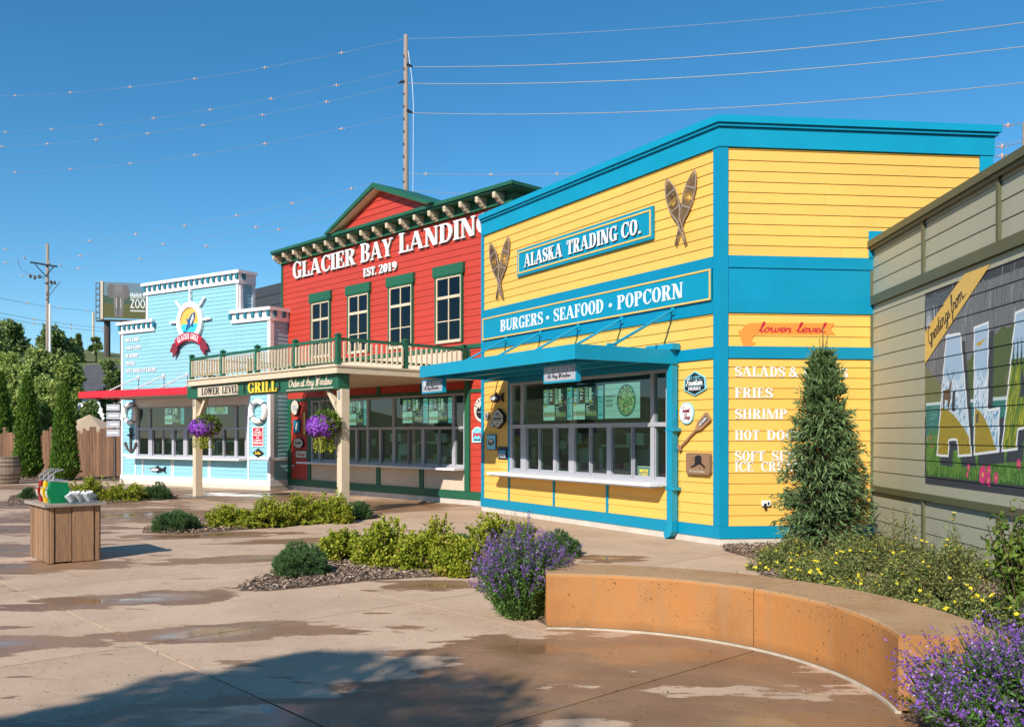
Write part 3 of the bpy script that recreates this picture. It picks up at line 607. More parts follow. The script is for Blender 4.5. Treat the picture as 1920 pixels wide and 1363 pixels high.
text(yb, yr, 'HOT', yr.u(1377), yr.u(1423), 1.61, 1.76, WHT, .0175, .004); text(yb, yr, 'DOGS', yr.u(1437), yr.u(1504), 1.61, 1.76, WHT, .0175, .004)
text(yb, yr, 'SOFT', yr.u(1377), yr.u(1433), 1.29, 1.44, WHT, .0175, .004); text(yb, yr, 'SERVE', yr.u(1446), yr.u(1522), 1.29, 1.44, WHT, .0175, .004)
text(yb, yr, 'ICE', yr.u(1377), yr.u(1412), 1.13, 1.275, WHT, .0175, .004); text(yb, yr, 'CREAM', yr.u(1426), yr.u(1507), 1.13, 1.275, WHT, .0175, .004)
# painted arrow with its lettering
ap = [yr.at(*p, .02) for p in ((1384, 618), (1391, 641), (1397, 659), (1418, 643), (1408, 640), (1414, 628), (1430, 627), (1567, 628), (1557, 617), (1566, 606), (1430, 605.5), (1404, 606), (1393, 614), (1390, 621))]
MB().prism(ap, -.020, -.0175).ob('painted_arrow', ORNG, yb, yr.M)
u, z = yr.at(1424, 622, .03); script(yb, yr.M @ T((u, -.0205, z)), 'lower', .50, .15, CRIM, .085, .003); script(yb, yr.M @ T((u+.60, -.0205, z)), 'level', .45, .15, CRIM, .085, .003)

# ================================================================ RED building
rdir = (.6853, -.7279); rf = Fr(-7.19, 28.37, math.atan2(rdir[1], rdir[0])); UR = rf.u(961)
rb = thing('red_saloon_building', 'red clapboard false front building with green cornice, pediment and four tall upper windows', 'building', rf.M)
Ra = tuple(rf.w(0, 0, 0))[:2]; Rb = tuple(rf.w(UR, 0, 0))[:2]; Rab = tuple(rf.w(0, .8, 0))[:2]; Rbb = tuple(rf.w(UR, .8, 0))[:2]; RP = [Ra, Rb, Rbb]
zt = 7.03
band(rb, 'frieze', GRN, RP, .05, .1, zt, zt+.2); band(rb, 'frieze_lip', GRN, RP, .09, .1, zt-.04, zt-.0005); band(rb, 'eave', GRN, RP, .36, .3, zt+.2005, zt+.24); band(rb, 'eave_cap', GRN, RP, .41, .35, zt+.2405, zt+.32)
boards(rb, rf, .08, UR-.08, 3.86, zt-.041, .168, RED, joints=(2.9, 5.6, 8.2))
bar(rb, rf, 'corner_board', GRN, 0, .08, .25, zt-.041, -.04, .1); bar(rb, rf, 'corner_board', GRN, UR-.08, UR, 4, zt-.041, -.04, .1)
bar(rb, rf, 'side_wall', RED, UR-.099, UR-.001, 4, zt-.045, .1005, .8); bar(rb, rf, 'side_wall', RED, .001, .08, 0, zt-.045, .1005, .8)
bm = MB(); bm.box(-.05, .05, -.35, -.055, .13, .195).box(-.05, .05, -.27, -.055, .05, .1299).box(-.045, .045, -.13, -.055, -.01, .0699).box(-.05, .05, -.15, -.055, -.04, -.0101)
for yy, zz, r in ((-.31, .10, .04), (-.19, .03, .045)): bm.tube([(-.05, yy, zz), (.05, yy, zz)], r, 8)
bme = bm.me(CRM); NB = 18; ub0, ub1 = rf.u(531), rf.u(946.5)
for i in range(NB): new('bracket', bme, rb, rf.M @ T((ub0+(ub1-ub0)*i/(NB-1), 0, zt)))
# pediment
d = .47; ex = lambda px, py: rf.at(px, py, d)
(xl, _), (xa, za), (xr, _) = ex(609, 452), ex(701, 343), ex(811, 387.5); zb = zt+.321
PD = MB()
for s, x0 in ((1, xl), (-1, xr)):
    PD.prism([(x0, zb), (xa, za), (xa, za-.13), (x0+s*.22, zb)], -.52, 1.0)
PD.ob('pediment_roof', GRN, rb, rf.M)
sf = MB()
for s, x0 in ((1, xl), (-1, xr)): sf.prism([(x0+s*.23, zb+.002), (xa, za-.132), (xa, za-.16), (x0+s*.28, zb+.002)], -.47, .0)
sf.ob('pediment_soffit', CRM, rb, rf.M)
hz = (za-.17)-zb; k = 0; z = zb+.06
MB().box(xl+.35, xr-.35, -.265, .05, zb, zb+.058).ob('trim_board', CRM, rb, rf.M)
while z < za-.22:
    h = min(.168, za-.175-z); f0 = (z-zb)/hz; f1 = (z+h-.004-zb)/hz; a0 = xl+.29+(xa-xl-.29)*f0; a1 = xl+.29+(xa-xl-.29)*f1; b0 = xr-.29-(xr-.29-xa)*f0; b1 = xr-.29-(xr-.29-xa)*f1
    MB().add([(a0, -.26, z), (b0, -.26, z), (b1, -.244, z+h-.006), (a1, -.244, z+h-.006), (a0, -.23, z), (b0, -.23, z), (b1, -.23, z+h-.006), (a1, -.23, z+h-.006)], [(0, 1, 2, 3), (4, 5, 1, 0), (3, 2, 6, 7), (4, 0, 3, 7), (1, 5, 6, 2)]).ob('siding_board', RED, rb, rf.M); z += .168
MB().prism([(xl+.3, zb), (xr-.3, zb), (xa, za-.17)], -.229, .0).ob('pediment_wall', RED, rb, rf.M)
# upper windows
zh0, zh1 = rf.z(844, 518.5), rf.z(844, 497.5); zw0 = rf.z(844, 643); zmr = rf.z(844, 557.5); zmu = rf.z(844, 602)
GD = mat('window_backing', (.02, .022, .03), .6, .1)
for (a, b_) in ((584.5, 623), (653, 696.5), (729.5, 778.5), (817, 872)):
    u0, u1 = rf.u(a), rf.u(b_); s = .07; g0, g1 = u0+.035, u1-.035
    w = MB(); w.box(g0, g0+.05, -.07, .0, zw0, zh0).box(g1-.05, g1, -.07, .0, zw0, zh0)
    W = w.ob('window', GRN, rb, rf.M); h = MB().box(u0-.02, u1+.02, -.10, -.0, zh0+.03, zh1).box(u0, u1, -.085, 0, zh0, zh0+.0295).ob('window_header', GRN, W, rf.M)
    c0, c1 = g0+.0505, g1-.0505; cm = (c0+c1)/2
    f = MB().box(c0, c0+.04, -.06, -.0, zw0+.07, zh0-.05).box(c1-.04, c1, -.06, 0, zw0+.07, zh0-.05).box(c0, c1, -.06, 0, zh0-.0495, zh0-.0005).box(c0, c1, -.075, 0, zw0, zw0+.0695).box(c0+.0405, c1-.0405, -.06, 0, zmr-.035, zmr+.035)
    f.box(cm-.015, cm+.015, -.055, 0, zmr+.0355, zh0-.05).box(cm-.015, cm+.015, -.055, 0, zw0+.07, zmr-.0355).box(c0+.0405, cm-.0155, -.052, 0, zmu-.012, zmu+.012).box(cm+.0155, c1-.0405, -.052, 0, zmu-.012, zmu+.012)
    f.ob('window_frame', CRM, W, rf.M)
    for (p, q) in ((c0+.04, cm-.015), (cm+.015, c1-.04)):
        for (r_, t_) in ((zmr+.035, zh0-.05), (zmu+.012, zmr-.035), (zw0+.07, zmu-.012)): MB().box(p, q, -.034, -.030, r_, t_).ob('pane', GLASSD, W, rf.M)
    MB().box(c0, c1, -.0245, -.0225, zw0+.01, zh0-.01).ob('window_backing', GD, W, rf.M)
# title
zt0, zt1 = rf.z(553, 524, .03), rf.z(553, 493.5, .03)
LET = mat('white_letters', (.85, .85, .85), .5, .03); LSH = mat('letter_side', (.05, .09, .05), .6, .05)
text(rb, rf, 'GLACIER', rf.u(553), rf.u(670), zt0, zt1-.03, LET, .03, .05, caps=1.10, backing=LSH, T=.175, t=.07)
text(rb, rf, 'BAY', rf.u(680), rf.u(739.5), zt0, zt1-.03, LET, .03, .05, caps=1.10, backing=LSH, T=.175, t=.07)
text(rb, rf, 'LANDING', rf.u(752), rf.u(925), zt0, zt1-.03, LET, .03, .05, caps=1.10, backing=LSH, T=.175, t=.07)
za0, za1 = rf.z(715, 513, .03), rf.z(715, 497, .03)
text(rb, rf, 'EST.', rf.u(685), rf.u(709.5), za0, za1, LET, .03, .04, backing=LSH); text(rb, rf, '2019', rf.u(713.5), rf.u(747), za0, za1, LET, .03, .04, backing=LSH)
# ground floor
w0, w1 = rf.u(583.6), rf.u(874); uS = rf.u(883)
bar(rb, rf, 'trim_board', GRN, .08, uS+.5, 3.76, 3.858, -.04, .1); bar(rb, rf, 'wall', CRM2, .08, uS+.5, 2.98, 3.758, 0, .1)
bar(rb, rf, 'trim_board', GRN, .08, rf.u(903)+.4, 2.70, 2.78, -.035, .1)
for a, b_ in ((.08, rf.u(707)), (rf.u(714), rf.u(788)), (rf.u(796), rf.u(875))): bar(rb, rf, 'header_panel', RED, a, b_, 2.782, 2.978, -.01, .1)
for a, b_ in ((707, 714), (788, 796)): bar(rb, rf, 'trim_board', GRN, rf.u(a)+.001, rf.u(b_)-.001, 2.782, 2.978, -.03, .1)
boards(rb, rf, rf.u(547), rf.u(578), .33, 2.698, .335, RED); bar(rb, rf, 'trim_board', GRN, rf.u(541), rf.u(547)-.001, .25, 2.698, -.035, .1); bar(rb, rf, 'trim_board', GRN, rf.u(578)+.001, w0-.001, .33, 2.698, -.035, .1)
bar(rb, rf, 'wall', RED, .081, rf.u(541)-.002, .25, 2.698, 0, .1)
bar(rb, rf, 'trim_board', GRN, w1+.001, uS-.001, .33, 3.7, -.06, .1)
boards(rb, rf, uS, rf.u(903)+.5, .33, 3.75, .168, RED)
bar(rb, rf, 'base_board', GRN, rf.u(541), rf.u(903)+.5, .13, .329, -.04, .1); bar(rb, rf, 'foundation', FND, rf.u(541), rf.u(903)+.5, -.02, .129, -.02, .12)
for a, b_ in ((584, 707), (714, 787.5), (795, 874)): bar(rb, rf, 'apron_panel', CRM2, rf.u(a), rf.u(b_), .331, .83, -.005, .1)
for a, b_ in ((707, 714), (787.5, 795)): bar(rb, rf, 'trim_board', GRN, rf.u(a)+.001, rf.u(b_)-.001, .331, .83, -.035, .1)
bar(rb, rf, 'trim_board', GRN, w0, w1, .831, .869, -.01, .1)
U = lambda *p: [(rf.u(p[i]), rf.u(p[i+1])) for i in range(0, len(p), 2)]
serving(rb, rf, w0, w1, .87, 1.83, 1.89, 2.698, U(587, 598, 602, 688, 692, 736.5, 740.5, 848.5, 853, 870), U(587, 598, 602, 630, 631, 667, 671, 688, 692, 711.5, 715.5, 736.5, 742, 765.5, 766.5, 791, 796.5, 822.5, 823.5, 848.5, 854, 870))
MB().box(rf.u(564, .2), w1-.02, -.36, -.04, .83, .88).ob('counter_shelf', WHT, rb, rf.M)
room(rb, rf, .5, uS, 3.0, 3.0)
new('roof', slab(MB(), [tuple(rf.w(0, .1, 0))[:2], tuple(rf.w(UR, .1, 0))[:2], tuple(rf.w(UR, 9, 0))[:2], tuple(rf.w(0, 9, 0))[:2]], 4.6, 4.7).me(DRK), rb, Matrix.Identity(4))

# ================================================================ porch in front of the red building
pf = Fr(*tuple(rf.w(0, -3.56, 0))[:2], math.atan2(rdir[1], rdir[0]))
po = thing('porch', 'cream and green porch with a balcony railing on two posts before the red building', 'porch', pf.M @ T((pf.u(370), 0, 0)))
pu0, pu1 = pf.u(352, .25), pf.u(632, .25)
MB().box(pu0+.02, pu1-.02, -.22, 3.5, 3.0, 3.10).ob('deck', CRM, po, pf.M)
MB().box(pu0, pu1, -.25, -.2205, 2.99, 3.13).box(pu1-.0195, pu1+.01, -.25, 3.52, 2.99, 3.13).box(pu0-.01, pu0+.0195, -.25, 3.52, 2.99, 3.13).ob('fascia', CRM, po, pf.M)
MB().box(pu0-.03, pu1+.03, -.28, 3.53, 3.1305, 3.165).ob('drip_edge', CRM, po, pf.M)
np_ = 26
for i in range(np_):
    yy = .17+i*(3.3/np_); MB().box(pu0+.03, pu1-.03, yy, yy+3.3/np_-.008, 2.985, 2.9995).ob('ceiling_plank', CRM, po, pf.M)
MB().box(pf.u(360), pf.u(643)+.04, -.14, .14, 2.665, 2.989).ob('beam', GRN, po, pf.M)
for q, s in ((370.5, 1), (643.5, -1)):
    uc = pf.u(q); MB().box(uc-.095, uc+.095, -.095, .095, 0, 2.664).ob('post', CRM, po, pf.M)
    MB().box(uc-.12, uc+.12, -.12, .12, 0.002, .03).ob('post_base', STEEL, po, pf.M)
    a, b_ = uc+s*.096, uc+s*.62
    MB().prism([(a, 2.05), (a, 2.22), (b_-s*.12, 2.66), (b_, 2.66)][::s], -.05, .05).ob('knee_brace', CRM, po, pf.M)
    MB().box(uc-.03, uc+.03, -.115, -.0955, 2.45, 2.62).ob('strap_plate', STEEL, po, pf.M)
rl = Fr(*tuple(pf.w(0, -.12, 0))[:2], math.atan2(rdir[1], rdir[0]))
def railing(fr, us, base=3.165, m=MB()):
    for i in range(len(us)-1):
        a, b_ = us[i]+.05, us[i+1]-.05
        MB().box(a, b_, -.035, .035, 3.70, 3.76).ob('top_rail', GRN, po, fr.M); MB().box(a, b_, -.03, .03, 3.27, 3.32).ob('bottom_rail', GRN, po, fr.M)
        n = max(3, round((b_-a)/.145)); bl = MB().prism([(-.02, 0), (.02, 0), (.02, .40), (0, .43), (-.02, .40)], -.018, .018).me(CRM)
        for k in range(n): new('baluster', bl, po, fr.M @ T((a+(b_-a)*(k+.5)/n, -.048, 3.24)))
pst = MB().box(-.05, .05, -.05, .05, 3.166, 3.80).box(-.065, .065, -.065, .065, 3.8005, 3.825).add([(-.06, -.06, 3.8255), (.06, -.06, 3.8255), (.06, .06, 3.8255), (-.06, .06, 3.8255), (0, 0, 3.87)], [(0, 1, 4), (1, 2, 4), (2, 3, 4), (3, 0, 4)]).me(GRN)
us = [rl.u(p) for p in (360, 418, 482.5, 554, 634)]
for q in us: new('railing_post', pst, po, rl.M @ T((q, 0, 0)))
railing(rl, us)
cw = rl.w(us[-1], 0, 0); ps = Fr(cw.x, cw.y, math.atan2(rdir[0], -rdir[1])); s1, s2 = ps.u(760), min(ps.u(870), 3.5)
for q in (s1, s2): new('railing_post', pst, po, ps.M @ T((q, 0, 0)))
railing(ps, [0, s1, s2])
cw = rl.w(us[0], 0, 0); ps2 = Fr(cw.x, cw.y, math.atan2(rdir[0], -rdir[1]))
for q in (1.7, 3.4): new('railing_post', pst, po, ps2.M @ T((q, 0, 0)))
railing(ps2, [0, 1.7, 3.4])
# lettering on the beam
MB().box(pf.u(372.5, .14), pf.u(447, .14), -.165, -.1405, 2.69, 2.955).ob('sign_plate', CRM2, po, pf.M)
BT = BLK
text(po, pf, 'LOWER', pf.u(378, .17), pf.u(411, .17), 2.735, 2.91, BT, .165, .01, T=.17, t=.05); text(po, pf, 'LEVEL', pf.u(416.5, .17), pf.u(446, .17), 2.735, 2.91, BT, .165, .01, T=.17, t=.05)
text(po, pf, 'GRILL', pf.u(465, .17), pf.u(519, .17), 2.70, 2.955, YSIGN, .15, .03, backing=BLK)
for q in (458, 523.5):
    a = pf.u(q, .15); MB().prism([(a-.06, 2.80), (a, 2.69), (a+.06, 2.80), (a+.025, 2.80), (a+.025, 2.94), (a-.025, 2.94), (a-.025, 2.80)], -.155, -.1405).ob('painted_arrow', BLK, po, pf.M)
a = pf.u(541, .15); bb = pf.u(622, .15)
script(po, pf.M @ T((a, -.141, 2.775)), 'Order at Any Window', bb-a, .19, CRM2, .13, .012); MB().box(a-.1, bb+.06, -.155, -.1405, 2.69, 2.71).ob('underline', CRM2, po, pf.M)

# ================================================================ BLUE building
bf = fr2((-13.6, 31.6), (-7.33, 27.5)); BL = math.hypot(6.27, 4.1); bs = Fr(-7.33, 27.5, bfa := math.atan2(-4.1, 6.27)+math.pi/2)
bb_ = thing('blue_grill_building', 'light blue clapboard grill building with white stepped parapet and red awning', 'building', bf.M)
SL = 1.15
zg = .30
m0, m1 = bf.u(275), bf.u(448); zc1 = bf.z(444, 531.5); zc2 = bf.z(228, 627); zc3 = bf.z(500, 601)
pitch = .126; l1, r0 = bf.u(287, .1), bf.u(431, .1)
w0, w1 = bf.u(256), bf.u(466)
boards(bb_, bf, m0+.1, m1-.1, zc2+.0, zc1, pitch, BLU, th=.016)
boards(bb_, bf, .1, m0+.098, 2.9, zc2-.02, pitch, BLU, th=.016, phase=.01); boards(bb_, bf, m0+.1, m1-.1, 2.9, zc2-.002, pitch, BLU, th=.016); boards(bb_, bf, m1-.098, BL-.1, 2.9, zc3-.02, pitch, BLU, th=.016)
bar(bb_, bf, 'corner_board', WHT, m0, m0+.098, zc2, zc1, -.03, .1); bar(bb_, bf, 'corner_board', WHT, m1-.098, m1, zc3, zc1, -.03, .1)
for nm in (0,): bar(bb_, bf, 'corner_board', WHT, 0, .098, zg, zc2, -.03, .1)
band(bb_, 'corner_board', WHT, [tuple(bf.w(BL-.098, 0, 0))[:2], tuple(bf.w(BL, 0, 0))[:2], tuple(bs.w(.12, 0, 0))[:2]], .03, .0, zg, zc3)
bar(bb_, bs, 'parapet_side', WHT, -m1*0+.002, .003, zc3, zc3+.01)
# side of the middle step
ms = Fr(*tuple(bf.w(m1, 0, 0))[:2], bfa); bar(bb_, ms, 'corner_board', WHT, .031, .14, zc3, zc1, -.03, .1); boards(bb_, ms, .142, .5, zc3, zc1, pitch, BLU, th=.014, back=True); bar(bb_, ms, 'corner_board', WHT, .502, .62, zc3, zc1, -.03, .1)
def cornice(fr, u0, u1, z, ends, n, side=None, h=.34):
    hh = h
    P = [tuple(fr.w(u0, .5 if ends[0] else 0, 0))[:2]]*(1 if ends[0] else 0)+[tuple(fr.w(u0, 0, 0))[:2], tuple(fr.w(u1, 0, 0))[:2]]+([tuple(fr.w(u1, ends[1], 0))[:2]] if ends[1] else [])
    band(bb_, 'cornice_base', WHT, P, .07, .12, z, z+.11); band(bb_, 'cornice_band', WHT, P, .06, .11, z+.1105, z+.2995); band(bb_, 'cornice_cap', WHT, P, .14, .16, z+.30, z+.40)
    dm = MB().box(-.055, .055, -.115, -.061, z+.125, z+.2990).me(DTEAL)
    for i in range(n): new('dentil', dm, bb_, fr.M @ T((u0+.0+(u1-u0)*(i)/(n-1), 0, 0)))
    if ends[1]:
        k = Fr(*tuple(fr.w(u1, 0, 0))[:2], bfa); q = max(1, int(ends[1]/.4))
        for i in range(q): new('dentil', dm, bb_, k.M @ T((.12+i*.36, 0, 0)))
cornice(bf, m0-.0, m1, zc1, (1, .62), 18); cornice(bf, 0, l1, zc2, (1, 0), 8); cornice(bf, r0, BL, zc3, (0, SL), 6)
boards(bb_, bs, .122, SL, zg, zc3, pitch, BLU, th=.016)
# ground floor
bar(bb_, bf, 'trim_board', WHT, w0-.05, w1+.05, 2.62, 2.898, -.02, .1)
boards(bb_, bf, .1, w0-.052, 1.02, 2.898, pitch, BLU, th=.016); boards(bb_, bf, .1, w0-.052, zg, .92, pitch, BLU, th=.016)
boards(bb_, bf, w1+.052, BL-.1, 1.02, 2.898, pitch, BLU, th=.016); boards(bb_, bf, w1+.052, BL-.1, zg, .92, pitch, BLU, th=.016)
bar(bb_, bf, 'trim_board', WHT, .1, w0-.052, .922, 1.018, -.035, .1); bar(bb_, bf, 'trim_board', WHT, w1+.052, BL-.1, .922, 1.018, -.035, .1); bar(bb_, bs, 'trim_board', WHT, .122, SL, .90, .99, -.03, .01)
bar(bb_, bf, 'trim_board', WHT, w0-.05, w0-.001, zg, 2.618, -.035, .1); bar(bb_, bf, 'trim_board', WHT, w1+.001, w1+.05, zg, 2.618, -.035, .1)
ap_ = [w0]+[bf.u(p) for p in (268.5, 324.5, 393.5)]+[w1]
for i in range(4): boards(bb_, bf, ap_[i]+(.07 if i else 0), ap_[i+1]-(.07 if i < 3 else 0), zg, .90, pitch, BLU, th=.014)
for i, q in enumerate(ap_[1:4]):
    bar(bb_, bf, 'wall', BLU, q-.07, q+.07, zg, .90, 0, .1)
    for s in ((-.07, -.02), (.02, .07)) if i else ((-.03, .03),): bar(bb_, bf, 'trim_board', WHT, q+s[0], q+s[1], zg, .90, -.03, 0)
band(bb_, 'base_board', WHT, [tuple(bf.w(0, .3, 0))[:2], tuple(bf.w(0, 0, 0))[:2], tuple(bf.w(BL, 0, 0))[:2], tuple(bs.w(SL, 0, 0))[:2]], .04, .0, .14, zg-.001)
band(bb_, 'foundation', FND, [tuple(bf.w(0, .3, 0))[:2], tuple(bf.w(0, 0, 0))[:2], tuple(bf.w(BL, 0, 0))[:2], tuple(bs.w(SL, 0, 0))[:2]], .05, .12, -.02, .139)
U = lambda *p: [(bf.u(p[i]), bf.u(p[i+1])) for i in range(0, len(p), 2)]
bar(bb_, bf, 'trim_board', WHT, w0, w1, .901, .929, -.02, .1)
serving(bb_, bf, w0, w1, .93, 1.84, 1.91, 2.618, U(260, 278.8, 282.5, 361, 364, 440.5, 444.5, 460), U(260, 278.8, 286, 305, 306, 323, 327, 344.5, 351.5, 369, 370, 392, 396, 418.5, 420, 440.5, 445, 460))
MB().box(w0-.06, w1-.05, -.34, -.036, .885, .94).ob('counter_shelf', WHT, bb_, bf.M)
room(bb_, bf, .15, BL-.15, 3.0, 2.9)
awning(bb_, bf, bf.u(147, 2.0), bf.u(470, .0), 2.0, 2.87, 3.08, REDM, [bf.u(p) for p in (261, 308.7, 352.6, 398)], 3.66, 1.25, soffit=WHT, rodm=WHT)
new('roof', slab(MB(), [tuple(bf.w(0, .1, 0))[:2], tuple(bf.w(BL, .1, 0))[:2], tuple(bf.w(BL, 1.1, 0))[:2], tuple(bf.w(BL-1.2, 6, 0))[:2], tuple(bf.w(0, 6, 0))[:2]], 3.5, 3.6).me(DRK), bb_, Matrix.Identity(4))
MB().box(.0, .1, .1005, 6, 0, 3.5).ob('side_wall', BLU, bb_, bf.M)
for i, (t, ya, yb2) in enumerate((('HOT', 634, 641.5), ('COLD', 649, 656), ('SEAFOOD', 663.5, 671), ('DRINKS', 678, 685), ('SOFT', 692, 699))):
    rest = {0: 'FOOD', 1: 'FOOD', 4: 'SERVE ICE CREAM'}.get(i); zA, zB = bf.z(237, yb2, .02), bf.z(237, ya, .02); e = {0: (237, 247.5, 250, 262), 1: (237, 250, 252.5, 265), 2: (237, 259.5), 3: (237, 254.5), 4: (237, 249.5, 252, 293)}[i]
    text(bb_, bf, t, bf.u(e[0]), bf.u(e[1]), zA, zB, WHT, .016, .02, split=False, name='lettering')
    if rest: text(bb_, bf, rest, bf.u(e[2]), bf.u(e[3]), zA, zB, WHT, .016, .02, split=False, name='lettering')

# dark building behind the blue one
db = thing('dark_metal_building', 'dark grey metal clad building seen between the blue and red fronts', 'building', Fr(-11.5, 40).M)
kf = fr2((-12.8, 41), (-8.6, 36.5))
for i in range(16): new('siding_board', board_me(6.1, .42, .03, mat('charcoal_cladding', (.055, .055, .06), .5, .1) if i == 0 else bpy.data.materials['charcoal_cladding']), db, kf.M @ T((0, 0, i*.43+1.1)))
MB().box(0, 6.1, .001, 4, 0, 7.9).ob('wall', bpy.data.materials['charcoal_cladding'], db, kf.M)
vt = MB()
for q in (0, .35, .6): vt.tube([(-.2+q*1.3, 2, 7.9), (-.2+q*1.3, 2, 8.3-q*.3)], .07, 8)
vt.ob('vent_pipe', WHT, db, kf.M)

# ================================================================ SAGE building with the mural
gf = Fr(5.64, 14.16, math.atan2(-1, -.047)); GU = 9.0
gb = thing('sage_green_building', 'sage green clapboard building with olive trim and painted postcard mural', 'building', gf.M)
pg = .222
zcap = gf.z(1800, 360); zcap = 4.68
us_ = [.0]+[gf.u(p) for p in (1735, 1877)]; st = us_[2]-us_[1]; us_ += [us_[2]+st, us_[2]+2*st]
zt2a, zt2b = gf.z(1640, 571), gf.z(1640, 559)+.03; zl0, zl1 = gf.z(1640, 920), gf.z(1640, 909.5)
zt2a -= .01
MU0, MU1, MZ0, MZ1 = gf.u(1735.5), gf.u(1735.5)+6.2, gf.z(1735.6, 907), gf.z(1736, 550.5)
def mural():
    im = Img(1100, 440); s = im.a
    def q(px, py): u, z = gf.at(px, py); return ((u-MU0)/(MU1-MU0), (z-MZ0)/(MZ1-MZ0))
    im.rect(0, 0, 1, 1, (.05, .055, .065))
    im.rect(.006, .045, .994, .955, (.17, .18, .19), .12)
    for k in range(700):                       # rock streaks
        x = RNG.random()*.98+.01; y = .45+RNG.random()*.48; h = .02+.08*RNG.random(); c = .10+.28*RNG.random()**2
        im.poly([(x, y), (x+.002, y), (x+.006, y+h), (x+.003, y+h)], (c, c, c*1.05))
    def blob(x0, y0, x1, y1, f, col, ns=.2):
        n = 40; p = [(x0+(x1-x0)*i/n, f(i/n)+.012*math.sin(i*2.7)) for i in range(n+1)]; im.poly(p+[(x1, y0), (x0, y0)], col, ns)
    blob(.0, .35, .16, .8, lambda t: .62-.22*t, (.17, .19, .09)); blob(.12, .35, 1, .8, lambda t: .5+.25*math.sin(min(t*5, 1.6))-.25*t*t, (.09, .13, .05)); blob(.35, .35, 1, .7, lambda t: .52+.08*math.sin(t*9), (.14, .16, .08))
    im.rect(.006, .25, .994, .42, (.035, .19, .17), .12); im.rect(.006, .41, .994, .425, (.55, .65, .62), .15)
    for k in range(120): x = RNG.random()*.95; y = .27+RNG.random()*.13; im.rect(x, y, x+.03, y+.004, (.12, .34, .30))
    im.rect(.006, .045, .994, .22, (.05, .13, .03), .2)
    for k in range(3800):
        x = RNG.random()*.985+.006; y = .045+RNG.random()*.2; h = .03+.06*RNG.random(); g_ = RNG.random(); d_ = RNG.normal()*.004
        im.poly([(x, y), (x+.003, y), (x+d_, min(y+h, .34))], (.05+.13*g_, .14+.2*g_, .03+.03*g_))
    im.poly([(.006, .80), (.10, .955), (.006, .955)], (.33, .38, .42), .2); im.poly([q(1737, 560), q(1790, 538), q(1765, 590), q(1737, 640)], (.09, .11, .13), .3)
    for k in range(20): x = .01+.055*RNG.random(); im.poly([(x, .80), (x+.004, .80), (x-.004, .93)], (.5, .56, .6))
    A1 = [(1775, 628), (1802.6, 623), (1824, 855), (1797.6, 857), (1795, 825.7), (1781.4, 826.7), (1780, 857), (1757, 855)]
    Lp = [(1827, 613), (1855.6, 602), (1854, 766.7), (1876, 762.6), (1875, 848), (1827, 854)]
    A2 = [(1905, 584.5), (1945, 568), (1990, 850), (1950, 852), (1940, 800), (1910.6, 807), (1909, 844), (1878.5, 847.6)]
    for P in (A1, Lp, A2):
        W = [q(*p) for p in P]; cx = sum(p[0] for p in W)/len(W); cy = sum(p[1] for p in W)/len(W)
        im.poly([(x+.018, y-.045) for x, y in W], (.045, .055, .07))
    def inside(P, drawer, grow):
        W = [q(*p) for p in P]; cx = sum(p[0] for p in W)/len(W); cy = sum(p[1] for p in W)/len(W)
        old = im.a.copy(); msk = Img(im.w, im.h); msk.poly(W, (1, 1, 1)); m1 = msk.a[..., 3] > 0
        k = 5; m2 = m1.copy()
        for dx, dy in ((k, 0), (-k, 0), (0, k), (0, -k), (k-1, k-1), (-k+1, -k+1), (k-1, 1-k), (1-k, k-1)): m2 &= np.roll(np.roll(m1, dx, 1), dy, 0)
        drawer(); new_ = im.a.copy(); im.a = old; im.a[m1] = (.82, .82, .82, 1); im.a[m2] = new_[m2]
    def fill(x0, x1, hill):
        n = 60
        for i in range(n): t = i/n; im.rect(x0, .14+.8*t, x1, .14+.8*(t+1/n), (.30+.15*t, .50+.06*t, .68))
        p = [(x0+(x1-x0)*i/12, .44+.10*abs(math.sin(i*1.3))+.05*(i % 2)) for i in range(13)]; im.poly(p+[(x1, .1), (x0, .1)], (.55, .66, .74), .08)
        for k in range(200): x = x0+(x1-x0)*RNG.random(); y = .2+.3*RNG.random(); im.poly([(x, y), (x+.004, y+.03), (x+.007, y+.02)], (.10, .30, .48) if k % 2 else (.75, .82, .88))
        p = [(x0+(x1-x0)*i/12, hill(i/12)) for i in range(13)]; im.poly(p+[(x1, 0), (x0, 0)], (.36, .27, .04), .22)
    x0 = q(1757, 855)[0]; x1 = q(1824, 855)[0]; inside(A1, lambda: (fill(x0, x1, lambda t: .40-.18*t*t), im.poly([q(1787, 735), q(1792, 733), q(1792, 771), q(1786, 771)], (.04, .05, .07))), 0)
    # elk in the first letter
    for e in ([(1770, 733), (1783, 728), (1784, 745), (1781, 768), (1779, 768), (1778, 750), (1773, 750), (1772, 769), (1770, 769), (1769, 745)], [(1780, 735), (1783, 716), (1786, 717), (1785, 732)]): im.poly([q(*p) for p in e], (.13, .09, .06))
    for e in ((1782, 717, 1776, 690), (1784, 717, 1791, 692), (1778, 702, 1775, 705), (1788, 705, 1786, 696)): im.poly([q(e[0], e[1]), q(e[0]+1, e[1]), q(e[2]+.7, e[3]), q(e[2], e[3])], (.13, .09, .06))
    x0 = q(1827, 855)[0]; x1 = q(1876, 855)[0]; inside(Lp, lambda: fill(x0, x1, lambda t: .38-.25*t*t), 0)
    im.poly([q(1831, 645), q(1840, 640), q(1852, 632), q(1842, 645), q(1838, 650)], (.55, .35, .05)); im.poly([q(1832, 776), q(1836, 774), q(1836, 792), q(1832, 794)], (.12, .09, .07))
    x0 = q(1878, 855)[0]; x1 = q(1990, 855)[0]
